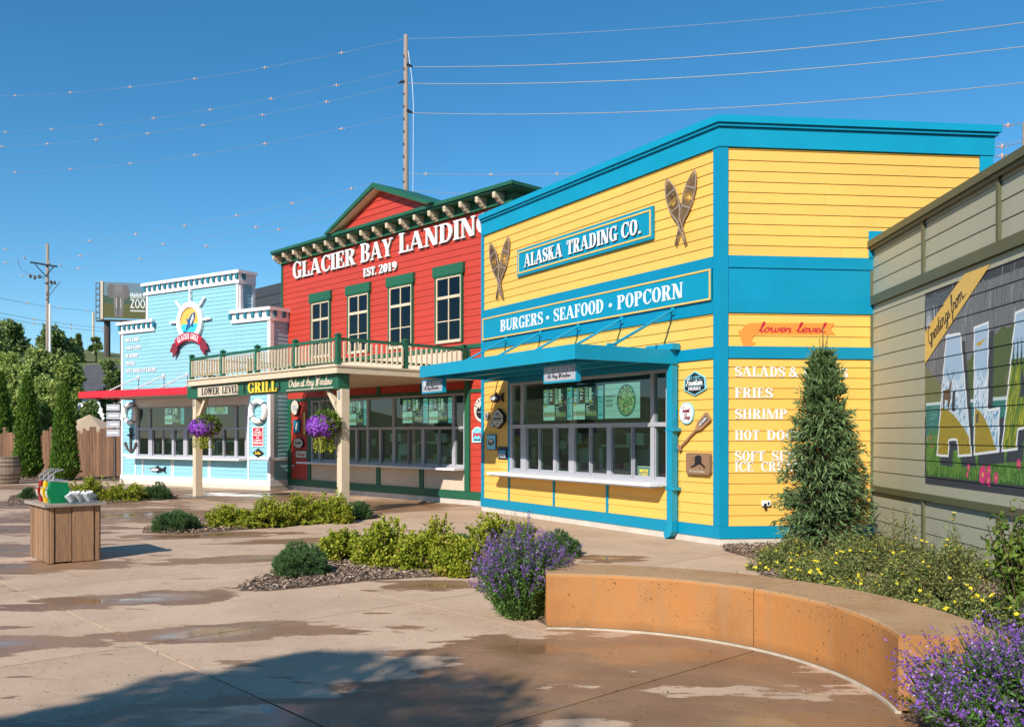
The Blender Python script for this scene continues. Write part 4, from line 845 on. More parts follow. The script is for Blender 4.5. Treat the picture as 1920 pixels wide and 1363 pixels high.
    def f2():
        fill(x0, x1, lambda t: .5); im.rect(x0, .0, x1, .58, (.10, .17, .03), .2)
        for k in range(500): x = x0+(x1-x0)*RNG.random(); y = .1+.4*RNG.random(); im.poly([(x, y), (x+.003, y), (x+.012, y+.10)], (.42, .40, .04) if k % 3 else (.12, .22, .04))
        for k in range(14): x = x0+(x1-x0)*k/14; im.poly([(x, .55), (x+.008, .55), (x+.004, .68)], (.03, .07, .04))
    inside(A2, f2, 0); im.poly([q(1914, 745), q(1917, 690), q(1932, 740)], (.045, .055, .07))
    for (x, y, r) in ((1844, 890, 6), (1855, 900, 4), (1869, 896, 3.5), (1855, 882, 3.5), (1817, 876, 2.5), (1815, 890, 2), (1746, 820, 1.5), (1749, 835, 1.5), (1912, 870, 3)):
        X, Y = q(x, y); w = r/430
        for a in range(5): im.ell(X+w*.5*math.cos(a*1.257), Y+w*1.7*math.sin(a*1.257), w*.55, w*1.7, (.66, .05, .19))
        im.ell(X, Y, w*.3, w*.9, (.75, .35, .10))
    rib = [q(*p) for p in ((1807.7, 513.7), (1856.6, 495), (1733.5, 682), (1734, 625))]
    im.poly(rib, (.78, .42, .07))
    return im
mi = mural(); MZ1b = MZ1+.12
# the ribbon leaves the picture at the top and left, so it is also a painted piece of its own below
GRYM = imgmat('sage_paint_with_mural', mi.image('mural_print'), gf, MU0, MU1, MZ0, MZ1, GRY)
def gboards(u0, u1, z0, z1, m, ph=0): boards(gb, gf, u0, u1, z0, z1, pg, m, th=.013, back=True, phase=ph, backm=DRK)
zc = 4.60
for i in range(4):
    gboards(us_[i]+.03, us_[i+1]-.03, zt2b+.001, zc, GRY); 
for i in range(1, 5): bar(gb, gf, 'trim_board', OLV, us_[i]-.03, us_[i]+.03, zt2b+.001, zc, -.045, .1)
bar(gb, gf, 'trim_board', OLV, .0, us_[4], zt2a, zt2b, -.055, .1)
boards(gb, gf, .03, us_[4], zl1+.001, zt2a-.001, pg, GRYM, th=.013, backm=DRK)
bar(gb, gf, 'trim_board', OLV, 0, us_[4], zl0, zl1, -.055, .1)
for i in range(4): gboards(us_[i]+.03, us_[i+1]-.03, .16, zl0-.001, GRY)
for i in range(1, 5): bar(gb, gf, 'trim_board', OLV, us_[i]-.03, us_[i]+.03, .16, zl0-.001, -.045, .1)
bar(gb, gf, 'base_board', OLV, 0, us_[4], .06, .159, -.05, .1); bar(gb, gf, 'foundation', FND, 0, us_[4], -.02, .058, -.02, .1)
bar(gb, gf, 'corner_board', OLV, -.03, .029, .16, zl0-.001, -.05, .05); bar(gb, gf, 'corner_board', OLV, -.03, .029, zl1+.001, zt2a-.001, -.05, .05); bar(gb, gf, 'corner_board', OLV, -.03, .029, zt2b+.001, zc, -.05, .05)
bar(gb, gf, 'roof_edge', OLV, -.1, us_[4], zc+.001, zc+.10, -.10, .3); bar(gb, gf, 'roof_edge', OLV, -.08, us_[4], zc-.05, zc, -.07, -.051)
MB().box(0, us_[4], .3, 8, 4.3, 4.5).ob('roof', DRK, gb, gf.M)
rbn = [gf.at(px, py, .022) for px, py in ((1807.7, 513.7), (1856.6, 495), (1733.5, 682), (1734, 625))]
MB().prism(rbn, -.017, -.0135).ob('painted_ribbon', GOLD, gb, gf.M)
a = gf.at(1741, 648, .025); b2 = gf.at(1812, 549, .025); an = math.atan2(b2[1]-a[1], b2[0]-a[0])
M_ = gf.M @ T((a[0], -.0175, a[1])) @ RY(-an)
script(gb, M_, 'Greetings from...', math.hypot(b2[0]-a[0], b2[1]-a[1]), .22, BLK, .07, .002)

# ================================================================ menus inside
def menu_img(k):
    im = Img(420, 200, (.02, .03, .03, 1)); G = (.09, .19, .17)
    if k == 1:                                   # salad picture
        im.rect(0, 0, 1, 1, (.36, .62, .52), .04)
        for y in (.2, .42, .64, .84): im.rect(0, y, 1, y+.012, (.12, .22, .2))
        im.ell(.62, .5, .27, .46, (.02, .14, .14)); im.ell(.62, .5, .235, .41, (.16, .36, .12), .3)
        for i in range(300):
            a = RNG.random()*6.28; r = RNG.random()**.5; c = [(.25, .55, .15), (.05, .14, .05), (.55, .6, .35), (.2, .06, .08)][i % 4]; im.ell(.62+.23*r*math.cos(a), .5+.4*r*math.sin(a), .012, .03, c)
        for i, t in enumerate(('HARVEST', 'BERRY', 'SALAD')): im.text(t, .04, .60-.13*i, .04+.04*len(t), .68-.13*i, (.03, .07, .07), so=0, T=.22, t=.15)
        return im
    im.rect(.0, .0, .40, .48, (.45, .74, .62)); im.rect(.0, .5, .40, 1, (.05, .12, .12)); im.rect(.01, .5, .2, .98, (.16, .30, .30)); im.rect(.21, .52, .39, .97, (.10, .05, .05))
    im.rect(.42, .0, .82, 1, (.03, .05, .05)); im.rect(.83, 0, 1, 1, (.14, .52, .52)); im.rect(.40, .5, .5, 1, (.20, .36, .22), .5); im.rect(.53, .6, .62, .97, (.5, .62, .5), .3)
    for i in range(70):
        x = [.03, .23, .44, .55, .85][i % 5]; y = .55+.4*RNG.random() if i % 5 < 2 else .1+.8*RNG.random(); w = .06+.08*RNG.random(); im.rect(x, y, x+w, y+.02, (.5, .7, .62) if i % 5 < 4 else (.03, .15, .16))
    for i in range(6): x = .04+i*.065; im.ell(x, .18, .026, .08, (.30, .22, .10), .3); im.ell(x, .23, .022, .04, (.10, .25, .08), .3)
    for i in range(5): x = .47+i*.07; im.ell(x, .18, .03, .09, (.25, .30, .12), .4)
    for (x, y) in ((.02, .9), (.22, .9), (.55, .52), (.02, .42), (.84, .9)): im.rect(x, y, x+.09, y+.07, (.38, .42, .08))
    return im
MI = [menu_img(0).image('menu_print'), menu_img(1).image('salad_print')]
def screen(fr, u0, u1, z0, z1, y, k, label, grp='menu screens hanging behind the serving windows'):
    f = Fr(*tuple(fr.w(0, y, 0))[:2], math.atan2(fr.ux.y, fr.ux.x))
    t = thing('menu_screen', label, 'menu screen', f.M @ T(((u0+u1)/2, 0, z1)), grp)
    MB().box(u0-.02, u1+.02, .004, .06, z0-.02, z1+.02).ob('screen_case', BLK, t, f.M)
    MB().box(u0, u1, .0, .0039, z0, z1).ob('display', imgmat('menu_display', MI[k], f, u0, u1, z0, z1, em=.55, rough=.2), t, f.M)
    for q in (.25, .75): MB().box(u0+(u1-u0)*q-.015, u0+(u1-u0)*q+.015, .03, .05, z1+.0205, 2.95).ob('hanger_rod', BLK, t, f.M)
dsc = -.7
def sc(fr, a, b_, ya, yb2, k, lab):
    u0, u1 = fr.u(a, dsc), fr.u(b_, dsc); z0 = fr.z((a+b_)/2, yb2, dsc); z1 = fr.z((a+b_)/2, ya, dsc); screen(fr, u0, u1, z0, min(z1, 2.72), -dsc, k, lab)
sc(yf, 1019, 1073, 728, 788, 0, 'left menu screen full of small panels behind the yellow shop window')
sc(yf, 1075, 1131, 725, 786, 0, 'middle menu screen with dark panels behind the yellow shop window')
sc(yf, 1134, 1200, 718, 784, 1, 'menu screen showing a bowl of salad behind the yellow shop window')
sc(rf, 655, 688, 752, 797, 0, 'menu screen right of the hanging basket behind the red building window')
sc(rf, 755, 802, 748, 793, 0, 'menu screen with burger pictures behind the red building window'); sc(rf, 804, 848, 746, 793, 0, 'rightmost menu screen behind the red building window')
sc(bf, 309, 345, 760, 795, 0, 'left menu screen behind the blue building window'); sc(bf, 388, 427, 759, 776, 1, 'right menu screen behind the blue building window')

# ================================================================ signs and ornaments on the walls
def sgn(name, label, fr, px, py, d=.03, cat='sign', group=None):
    u, z = fr.at(px, py, d); return thing(name, label, cat, fr.M @ T((u, -d, z)), group), u, z
def plate(name, label, fr, x0, x1, y0, y1, face, border=None, d=.022, th=.02, shape='rect', cat='sign'):
    """a flat sign: x0,x1,y0,y1 in photo pixels on the wall; y at its middle"""
    t, u, z = sgn(name, label, fr, (x0+x1)/2, (y0+y1)/2, d, cat); w = (fr.u(x1, d)-fr.u(x0, d))/2; h = (fr.z((x0+x1)/2, y0, d)-z)
    def shp(k):
        a, b_ = w*k if shape != 'rect' else w-(1-k)*h, h*k
        return {'rect': [(-a, -b_), (a, -b_), (a, b_), (-a, b_)], 'oval': ellipse(0, 0, a, b_, 28), 'diamond': [(0, -b_), (a, 0), (0, b_), (-a, 0)], 'hex': [(0, -b_), (a, -b_*.5), (a*.92, b_*.45), (0, b_), (-a*.92, b_*.45), (-a, -b_*.5)],
                'arch': [(-a, -b_), (a, -b_), (a, b_*.5)]+[(a*.8*math.cos(q), b_*.5+b_*.5*math.sin(q)) for q in (.3, .8, 1.57, 2.34, 2.84)]+[(-a, b_*.5)], 'long': [(0, -b_), (a, -b_*.35), (a, b_*.35), (0, b_), (-a, b_*.35), (-a, -b_*.35)],
                'clip': [(-a+.1*b_, -b_), (a-.1*b_, -b_), (a, -b_*.8), (a, b_*.8), (a-.1*b_, b_), (-a+.1*b_, b_), (-a, b_*.8), (-a, -b_*.8)]}[shape]
    MB().prism(shp(1), -th, 0).ob('sign_board', border or face, t)
    if border: MB().prism(shp(.9), -th-.003, -th-.0005).ob('sign_face', face, t)
    return t, w, h, fr.M @ T((u, -d-th-.0035, z))
def ltext(own, M, txt, x0, x1, z0, z1, m, dep=.006, **k):
    W, Lq = layout(txt, **k); sx = (x1-x0)/W; mb = MB()
    for c, x, w, P in Lq:
        for i, p in enumerate(P): mb.prism([(x0+(x+a)*sx, z0+b_*(z1-z0)) for a, b_ in p], -dep-.0002*(i % 9), 0)
    return tag(mb.ob('lettering', m, own, M), kind='stuff')
TS = mat('teal_sign_face', (0, .26, .40), .5, .04)
def framed(label, x0, x1, z0, z1, m, bm, inset=.03):
    t = thing('wall_sign', label, 'sign', yf.M @ T(((x0+x1)/2, 0, z0)))
    MB().box(x0, x1, -.06, -.021, z0, z1).ob('sign_board', m, t, yf.M); o = inset
    f = MB(); a, b_, c, e = x0+o, x1-o, z0+o, z1-o; k = .028
    f.box(a, b_, -.072, -.0605, c, c+k).box(a, b_, -.072, -.0605, e-k, e).box(a, a+k, -.072, -.0605, c+k, e-k).box(b_-k, b_, -.072, -.0605, c+k, e-k); f.ob('border', bm, t, yf.M); return t
x0, x1 = yf.u(970, .05), yf.u(1225, .05); z1_, z0_ = yf.z(1225, 386, .05), yf.z(1225, 448, .05)
t = framed('long teal sign reading ALASKA TRADING CO. in white letters', x0, x1, z0_, z1_, TS, GOLD, .05); hh = z1_-z0_; zb_ = z0_+hh*.26; zc_ = z0_+hh*.74
for w_, a, b_ in (('ALASKA', 982, 1053), ('TRADING', 1062, 1156), ('CO.', 1164, 1201)): text(t, yf, w_, yf.u(a, .09), yf.u(b_, .09), zb_, zc_, WHT, .061, .025, backing=BLK, slope=0)
t = framed('teal band sign reading BURGERS, SEAFOOD, POPCORN above the yellow shop awning', .10, L-.14, 3.771, 4.253, TS, GOLD, .0)
for w_, a, b_ in (('BURGERS', 938, 1018), ('\u2022', 1021, 1032), ('SEAFOOD', 1038, 1131), ('\u2022', 1138, 1150), ('POPCORN', 1157, 1280)): text(t, yf, w_, yf.u(a, .07), yf.u(b_, .07), 3.89, 4.135, WHT, .061, .008, T=.19)
# snowshoes: hoop frame, cross bars, woven webbing, crossed in pairs
def snowshoe():
    o = MB(); n = 16; pts = []
    for i in range(n+1):
        t_ = i/n; z = .62-.80*t_; w = .155*math.sin(math.pi*min(1, (t_*.90+.03)))**.7*(1-t_*.25); pts.append((w, 0, z))
    lf = [(-p[0], p[1], p[2]) for p in pts]
    o.tube([(0, 0, .655)]+pts+[(.018, 0, -.62)], .013, 6).tube([(0, 0, .655)]+lf+[(-.018, 0, -.62)], .013, 6)
    b = [MB().box(-.135, .135, -.012, .012, .36, .39), MB().box(-.115, .115, -.012, .012, .03, .06)]
    w = MB()
    def wd(z): t_ = max(0, min(1, (.62-z)/.80)); return .155*math.sin(math.pi*min(1, (t_*.90+.03)))**.7*(1-t_*.25)
    def ln(a, c): w.tube([a, c], .0055, 3)
    for i in range(34):
        z = .6-.74*i/34; k = wd(z); k2 = wd(z-.14)
        if .20 < z < .36: continue
        ln((-k, 0, z), (k2, .002, z-.14)); ln((k, 0, z), (-k2, -.002, z-.14)); ln((-k, .004, z), (k, .004, z))
    for s in (-1, 1): ln((s*.05, 0, .36), (s*.05, 0, .2)); ln((s*.09, 0, .36), (s*.08, 0, .2))
    return o.me(ASHW, True), [q.me(ASHW) for q in b], w.me(RAWH)
SS = snowshoe()
def shoes(px, y0, y1, sc_, label):
    t, u, z = sgn('snowshoe_pair', label, yf, px, (y0+y1)/2, .05, 'snowshoes'); H_ = yf.z(px, y0, .05)-yf.z(px, y1, .05); k = H_/1.27/math.cos(R(24))
    for i, s in enumerate((1, -1)):
        M = yf.M @ T((u, -.05-.03*i, z)) @ T((0, 0, -.24*k)) @ RY(s*R(22)) @ T((0, 0, .26*k)) @ Matrix.Scale(k, 4)
        f = new('snowshoe', SS[0], t, M); [new('crossbar', q, f, M) for q in SS[1]]; new('webbing', SS[2], f, M)
shoes(1277, 332, 458, 1, 'crossed wooden snowshoes right of the teal trading sign'); shoes(937, 453, 560, 1, 'crossed wooden snowshoes left of the teal trading sign')
# small signs
W_ = WHT; NAVY = mat('navy', (.015, .03, .09), .5); SKY = mat('sky_blue_enamel', (.22, .62, .75), .4); BEI = mat('bone_enamel', (.62, .58, .48), .5); GREYS = mat('grey_sign', (.42, .42, .46), .5); SKIN = mat('crab_red', (.65, .02, .05), .4)
t, w, h, M = plate('hexagonal_sign', 'black hexagonal sign reading ICE COLD Fountain DRINKS', yf, 1283.5, 1325, 696, 742, BLK, SKY, shape='hex')
ltext(t, M, 'ICE COLD', -.5*w, .5*w, .42*h, .6*h, SKY, so=0); script(t, M @ T((-.78*w, 0, -.12*h)), 'Fountain', 1.5*w, .55*h, W_, .13, .006); ltext(t, M, 'DRINKS', -.55*w, .55*w, -.55*h, -.28*h, W_)
MB().box(-.8*w, .8*w, -.004, 0, .30*h, .33*h).box(-.8*w, .8*w, -.004, 0, -.22*h, -.19*h).ob('rule_line', SKY, t, M)
t, w, h, M = plate('oval_sign', 'white oval sign reading Sweet Shop in red script', yf, 1275.5, 1302, 754, 795, W_, SKY, shape='oval')
script(t, M @ T((-.62*w, 0, .08*h)), 'Sweet', 1.1*w, .5*h, MAR, .12, .005); script(t, M @ T((-.4*w, 0, -.55*h)), 'Shop', .95*w, .5*h, MAR, .12, .005)
# oar
t, u, z = sgn('wooden_oar', 'wooden oar hung aslant beside the downspout', yf, 1303, 811, .04, 'oar')
a = yf.at(1273, 842, .04); b2 = yf.at(1330, 779, .04); an = math.atan2(b2[1]-a[1], b2[0]-a[0]); Lo = math.hypot(b2[0]-a[0], b2[1]-a[1]); M = yf.M @ T((a[0], -.045, a[1])) @ RY(-an)
MB().tube([(.04, 0, 0), (Lo*.62, 0, 0)], .02, 8).ob('shaft', WOODG, t, M); MB().box(0, .05, -.02, .02, -.05, .05).ob('grip', WOODG, t, M)
MB().prism([(Lo*.58, -.02), (Lo*.70, -.07), (Lo*.97, -.085), (Lo, -.05), (Lo, .05), (Lo*.97, .085), (Lo*.70, .07), (Lo*.58, .02)], -.014, .014).ob('blade', WOODG, t, M)
MB().prism([(Lo*.72, -.03), (Lo*.95, -.04), (Lo*.95, .04), (Lo*.72, .03)], -.018, -.0145).ob('painted_patch', BLK, t, M)
ltext(t, M @ T((0, -.0185, 0)), 'KEBOBS', Lo*.73, Lo*.94, -.02, .02, W_, .003, so=0)
# carved wooden plaque with the map outline
t, w, h, M = plate('carved_plaque', 'wooden plaque with dark carved Alaska outline on the yellow wall', yf, 1291, 1335, 849, 889, WOODG, None, th=.06, shape='clip')
al = [(-.15, .75), (.15, .9), (.42, .72), (.45, .0), (.62, -.2), (.85, -.5), (.8, -.62), (.5, -.3), (.3, -.15), (.05, -.2), (-.1, -.35), (-.35, -.5), (-.8, -.6), (-.5, -.4), (-.2, -.15), (-.3, .0), (-.12, .1), (-.35, .3), (-.1, .4), (-.3, .55)]
MB().prism([(x*w*.8, y*h*.8+.1*h) for x, y in al], -.008, .0).ob('map_outline', BLK, t, M); script(t, M @ T((-.7*w, 0, -.8*h)), 'The Last Frontier', 1.3*w, .22*h, BEI, .1, .004)
# left pier of the yellow shop
def fishm(t, M, w, h, m1, m2, bend=0):
    body = ellipse(-.12*w, 0, .75*w, .55*h, 22); MB().prism(body, -.03, 0).ob('fish_body', m2, t, M)
    MB().prism([(.5*w, .12*h), (w, .85*h), (.86*w, 0), (w, -.85*h), (.5*w, -.12*h)], -.029, 0).ob('tail', m2, t, M)
    MB().prism([(-.25*w, .45*h), (.05*w, h), (.18*w, .45*h)], -.028, 0).prism([(-.1*w, -.45*h), (.0, -.95*h), (.15*w, -.45*h)], -.028, 0).prism([(.25*w, -.35*h), (.32*w, -.8*h), (.42*w, -.3*h)], -.028, 0).ob('fin', m2, t, M)
    MB().prism(ellipse(-.3*w, -.06*h, .45*w, .32*h, 18), -.034, -.0305).ob('pale_patch', m1, t, M)
    MB().prism(ellipse(-.68*w, .12*h, .05*w, .08*h, 8), -.038, -.0345).ob('eye', m2, t, M)
def fish(label, fr, px, py, wpx, hpx): 
    t, u, z = sgn('fish_ornament', label, fr, px, py, .03, 'fish ornament'); w = (fr.u(px+wpx/2)-fr.u(px-wpx/2))/2; h = hpx/2*(fr.w(u, 0, 0).y)/F
    fishm(t, fr.M @ T((u, -.03, z)), w, h, W_, BLK); return t
fish('black and white fish cut-out high on the left yellow pier', yf, 931.5, 746, 27, 21)
t, w, h, M = plate('small_frame_sign', 'tiny blue framed sign under the fish on the yellow pier', yf, 910, 917.5, 772.5, 786, CRM2, NAVY); MB().box(-.5*w, .5*w, -.003, 0, -.5*h, -.1*h).box(-.5*w, .5*w, -.003, 0, .1*h, .5*h).ob('print_block', NAVY, t, M)
t, w, h, M = plate('small_frame_sign', 'tiny grey sign touching the long diamond sign', yf, 920.5, 928, 788, 800.5, GREYS, IRON)
t, w, h, M = plate('long_diamond_sign', 'tall black rimmed bone coloured six sided sign on the yellow pier', yf, 927, 949, 765.5, 804, BEI, BLK, th=.07, shape='long')
MB().prism([(-.4*w, .35*h), (0, .62*h), (.4*w, .35*h)], -.004, 0).box(-.7*w, .7*w, -.004, 0, .20*h, .24*h).box(-.7*w, .7*w, -.004, 0, -.26*h, -.22*h).prism(ellipse(0, -.5*h, .12*w, .1*h, 10), -.004, 0).ob('emblem', IRON, t, M); ltext(t, M, 'ALASKA PINT CO', -.7*w, .7*w, -.1*h, .08*h, BLK, so=0)
t, w, h, M = plate('enamel_sign', 'blue enamel fish sign above the PIER sign', yf, 914, 931, 814.5, 843.5, SKY, NAVY)
MB().prism(ellipse(0, .02*h, .66*w, .42*h, 20), -.004, 0).ob('round_emblem', NAVY, t, M); MB().prism([(-.5*w, .3*h), (.0, .1*h), (.55*w, -.3*h), (.2*w, -.2*h), (-.5*w, .12*h)], -.008, -.0045).ob('fish_stripe', GOLD, t, M); MB().prism(ellipse(.1*w, .2*h, .3*w, .13*h, 12), -.008, -.0045).ob('pale_patch', W_, t, M)
t, w, h, M = plate('pier_sign', 'dark square sign reading PIER left of the yellow shop window', yf, 934.5, 951.5, 838, 860.5, NAVY, BLK)
ltext(t, M, 'PIER', -.8*w, .8*w, -.75*h, -.1*h, W_); MB().box(-.75*w, .75*w, -.003, 0, .0, .45*h).ob('blue_band', TEAL, t, M); ltext(t, M @ T((0, -.0035, 0)), 'STURGEON', -.7*w, .7*w, .1*h, .35*h, SKY, .003, so=0)
# red pier right of the red window
t, w, h, M = plate('oval_sign', 'big white oval Discover sign with black mountains on the red wall', rf, 890, 920, 744.5, 791.5, BEI, W_, shape='oval')
for i, c in enumerate('DISCOVER'):
    a = R(160-20*i); wd_, P = glyph(c); q = M @ T((.72*w*math.cos(a), 0, .72*h*math.sin(a))) @ RY(-(a-math.pi/2)); mb = MB()
    for k_, p in enumerate(P): mb.prism([((x-.3)*.13*w*1.4, y*.2*h) for x, y in p], -.005-.0002*k_, 0)
    mb.ob('letter', BLK, t, q)
MB().prism([(-.75*w, -.15*h), (-.45*w, .25*h), (-.3*w, .05*h), (-.05*w, .45*h), (.3*w, .0), (.5*w, .2*h), (.75*w, -.15*h)], -.005, 0).prism(ellipse(0, -.2*h, .72*w, .55*h, 16, math.pi, 2*math.pi), -.005, 0).ob('mountain_emblem', BLK, t, M)
t, w, h, M = plate('crab_sign', 'pale blue arched sign with red crab on the red wall', rf, 886, 906, 800, 829.5, SKY, W_, shape='arch')
mb = MB().prism(ellipse(0, 0, .25*w, .2*h, 12), -.008, 0)
for s in (-1, 1):
    for k_ in range(4): mb.tube([(s*.2*w, -.003, .02*h*k_), (s*.55*w, -.003, (.25-.14*k_)*h), (s*.72*w, -.003, (.05-.16*k_)*h)], .008, 4)
mb.ob('crab', SKIN, t, M); ltext(t, M, 'ALASKA CRAB', -.6*w, .6*w, -.75*h, -.55*h, NAVY, so=0)
# left red pier
t, w, h, M = plate('oval_sign', 'white oval fish sign topmost on the left red pier', rf, 547.5, 563, 749, 779, BEI, BLK, shape='oval', th=.05)
MB().prism(ellipse(0, .0, .55*w, .3*h, 14), -.008, 0).ob('fish_picture', GREYS, t, M)
t, w, h, M = plate('fish_picture_sign', 'blue square sign with white fish on the left red pier', rf, 551, 563.5, 787, 811.5, TEAL, NAVY); MB().prism(ellipse(0, 0, .35*w, .72*h, 14), -.006, 0).ob('fish_picture', W_, t, M)
t, w, h, M = plate('narrow_sign', 'narrow upright wooden strip sign beside the blue fish sign', rf, 569, 574.5, 771, 816, GOLD, WOODG)
t, w, h, M = plate('round_sign', 'round black rimmed bone sign with dark lettering on the red pier', rf, 552, 570.5, 821, 840.5, BEI, BLK, shape='oval', th=.04); ltext(t, M, 'SALMON', -.65*w, .65*w, -.15*h, .2*h, BLK)
t, w, h, M = plate('script_sign', 'small white sign with red script low on the red pier', rf, 555.5, 576, 845, 858.5, BEI, IRON); script(t, M @ T((-.75*w, 0, -.25*h)), 'Cannery', 1.35*w, .75*h, CRIM, .12, .004) if all(c in SCR for c in 'Cannery') else ltext(t, M, 'CANNERY', -.75*w, .75*w, -.3*h, .3*h, CRIM)
bar(rb, rf, 'hose_bib', STEEL, rf.u(552), rf.u(558), .72, .76, -.10, -.02)
# hanging blade signs under the teal awning
for (xa_, xb_, ya_, yb_, lab) in ((791, 830, 711, 737, 'hanging GRILL & SNACKS sign under the far end of the teal awning'), (1019, 1081, 682, 717, 'hanging GRILL & SNACKS sign under the near end of the teal awning')):
    dd = 1.85; u0, u1 = yf.u(xa_, dd), yf.u(xb_, dd); xm = (xa_+xb_)/2; zA, zB = yf.z(xm, ya_, dd), yf.z(xm, yb_, dd)
    t = thing('hanging_sign', lab, 'sign', yf.M @ T(((u0+u1)/2, -dd, zA)), 'hanging signs under the awning')
    MB().box(u0, u1, -dd, -dd+.08, zB, zA).ob('sign_box', TEALM, t, yf.M); MB().box(u0+.03, u1-.03, -dd-.004, -dd-.0005, zB+.03, zA-.03).ob('sign_face', GREYS, t, yf.M)
    w = (u1-u0)/2; h = (zA-zB)/2; M = yf.M @ T(((u0+u1)/2, -dd-.0045, (zA+zB)/2)); ltext(t, M, 'GRILL & SNACKS', -.81*w, .83*w, .08*h, .59*h, BLK, .003); ltext(t, M @ T((0, -.004, 0)), 'GRILL & SNACKS', -.82*w, .82*w, .12*h, .62*h, W_); script(t, M @ T((-.75*w, 0, -.45*h)), 'At Any Window', 1.4*w, .45*h, BLK, .1, .003)
    for q in (u0+.08, u1-.08): MB().tube([(q, -dd+.04, zA), (q, -dd+.04, 2.93)], .008, 5).ob('hanger_rod', BLK, t, yf.M)
# WINDOW CLOSED card
t, w, h, M = plate('paper_notice', 'small notice reading WINDOW CLOSED inside the right yellow shop window', yf, 1196, 1219, 874, 901, mat('green_card', (.05, .16, .15), .6), BEI, d=-.045, th=.004)
ltext(t, M, 'WINDOW', -.7*w, .7*w, .2*h, .6*h, YSIGN, .002, so=0); ltext(t, M, 'CLOSED', -.7*w, .7*w, -.35*h, .1*h, YSIGN, .002, so=0)
# blue building ornaments
def torus(mb, M, R0, r, n=28, k=10, a0=0, a1=6.2832):
    v = []; full = a1-a0 > 6.2; m_ = n if full else n+1
    for i in range(m_):
        a = a0+(a1-a0)*i/n
        for j in range(k): b = 2*math.pi*j/k; v.append(M @ Vector(((R0+r*math.cos(b))*math.cos(a), r*math.sin(b), (R0+r*math.cos(b))*math.sin(a))))
    f = [(i*k+j, i*k+(j+1) % k, ((i+1) % m_)*k+(j+1) % k, ((i+1) % m_)*k+j) for i in range(n if full else n) for j in range(k)]
    return mb.add(v, f)
I4 = Matrix.Identity(4)
for (px, py, hp, lab) in ((243.5, 774.6, 43, 'white life ring with dark bands left of the blue building window'), (483.5, 771, 49, 'white life ring with dark bands right of the blue building window')):
    t, u, z = sgn('life_ring', lab, bf, px, py, .08, 'life ring', 'life rings on the blue building'); Y = bf.w(u, 0, 0).y; R1 = hp/2*Y/F; r = R1*.22
    torus(MB(), I4, R1-r, r).ob('ring', W_, t, smooth=True)
    for a in (40, 130, 220, 310): torus(MB(), I4, R1-r, r*1.06, 3, 10, R(a-4), R(a+4)).ob('rope_band', NAVY, t, smooth=True)
t, u, z = sgn('anchor', 'rusty iron anchor under the left life ring', bf, 245, 825.6, .05, 'anchor'); k = 24*bf.w(u, 0, 0).y/F
a = MB().tube([(0, 0, -.9*k), (0, 0, .62*k)], .09*k, 6).tube([(-.42*k, 0, .42*k), (.42*k, 0, .42*k)], .07*k, 6); torus(a, T((0, 0, .82*k)), .16*k, .05*k, 12, 6)
a.tube([(-.68*k, 0, -.30*k), (-.5*k, 0, -.62*k), (0, 0, -.92*k), (.5*k, 0, -.62*k), (.68*k, 0, -.30*k)], .09*k, 6)
for s in (-1, 1): a.prism([(s*.84*k, -.38*k), (s*.70*k, -.12*k), (s*.48*k, -.42*k)], -.03, .03)
a.ob('anchor_body', IRON, t)
fish('black and white fish cut-out under the blue building counter', bf, 296, 880, 31, 15)
t, w, h, M = plate('red_notice_sign', 'red upright sign with white lettering under the right life ring', bf, 474, 494.5, 800, 837, CRIM, W_, d=.02)
script(t, M @ T((-.35*w, 0, .45*h)), 'Full', .7*w, .3*h, W_, .14, .003) if False else None
for i, q in enumerate(('ALL', 'ITEMS', 'AVAILABLE', 'AT', 'EVERY', 'WINDOW')): n_ = min(.75, .14*len(q)); ltext(t, M, q, -n_*w, n_*w, (.62-.27*i)*h, (.80-.27*i)*h, W_, .003, so=0, T=.26, t=.16)
t, w, h, M = plate('diamond_sign', 'small black diamond sign with yellow lettering on the blue pier', bf, 474, 495, 840.5, 858.5, BLK, BLK, d=.02, shape='diamond'); script(t, M @ T((-.55*w, 0, -.2*h)), 'Amber', 1.0*w, .6*h, YSIGN, .16, .003) if 'b' in SCR else ltext(t, M, 'AMBER', -.55*w, .55*w, -.15*h, .2*h, YSIGN)
# ship's wheel logo
t, u, z = sgn('ship_wheel_sign', "white ship's wheel logo sign with leaping fish and GLACIER GRILL banner", bf, 357.4, 603, .05); Y = bf.w(u, 0, 0).y; rr = 37*Y/F
M = bf.M @ T((u, -.05, z)); n = 32; mb = MB()
ring = MB(); o_ = ellipse(0, 0, rr, rr, n); i_ = ellipse(0, 0, rr*.72, rr*.72, n)
for i in range(n): ring.prism([o_[i], o_[(i+1) % n], i_[(i+1) % n], i_[i]], -.07, .03)
ring.ob('wheel_rim', W_, t, M)
for a in (90, 45, 135, 2, 178):
    c, s = math.cos(R(a)), math.sin(R(a)); sp = MB()
    for r0, r1, w0_, w1_ in ((1.0, 1.12, .12, .07), (1.12, 1.2, .07, .14), (1.2, 1.45, .15, .07), (1.45, 1.52, .07, .13), (1.52, 1.6, .13, .08)):
        sp.prism([(rr*(r0*c-w0_*s/2), rr*(r0*s+w0_*c/2)), (rr*(r1*c-w1_*s/2), rr*(r1*s+w1_*c/2)), (rr*(r1*c+w1_*s/2), rr*(r1*s-w1_*c/2)), (rr*(r0*c+w0_*s/2), rr*(r0*s-w0_*c/2))], -.055, .02)
    sp.ob('spoke', W_, t, M)
MB().prism(ellipse(0, 0, rr*.72, rr*.72, 28, R(-20), R(200)), -.03, .0).ob('sunset_panel', mat('sunset_gold', (.85, .48, .10), .5), t, M)
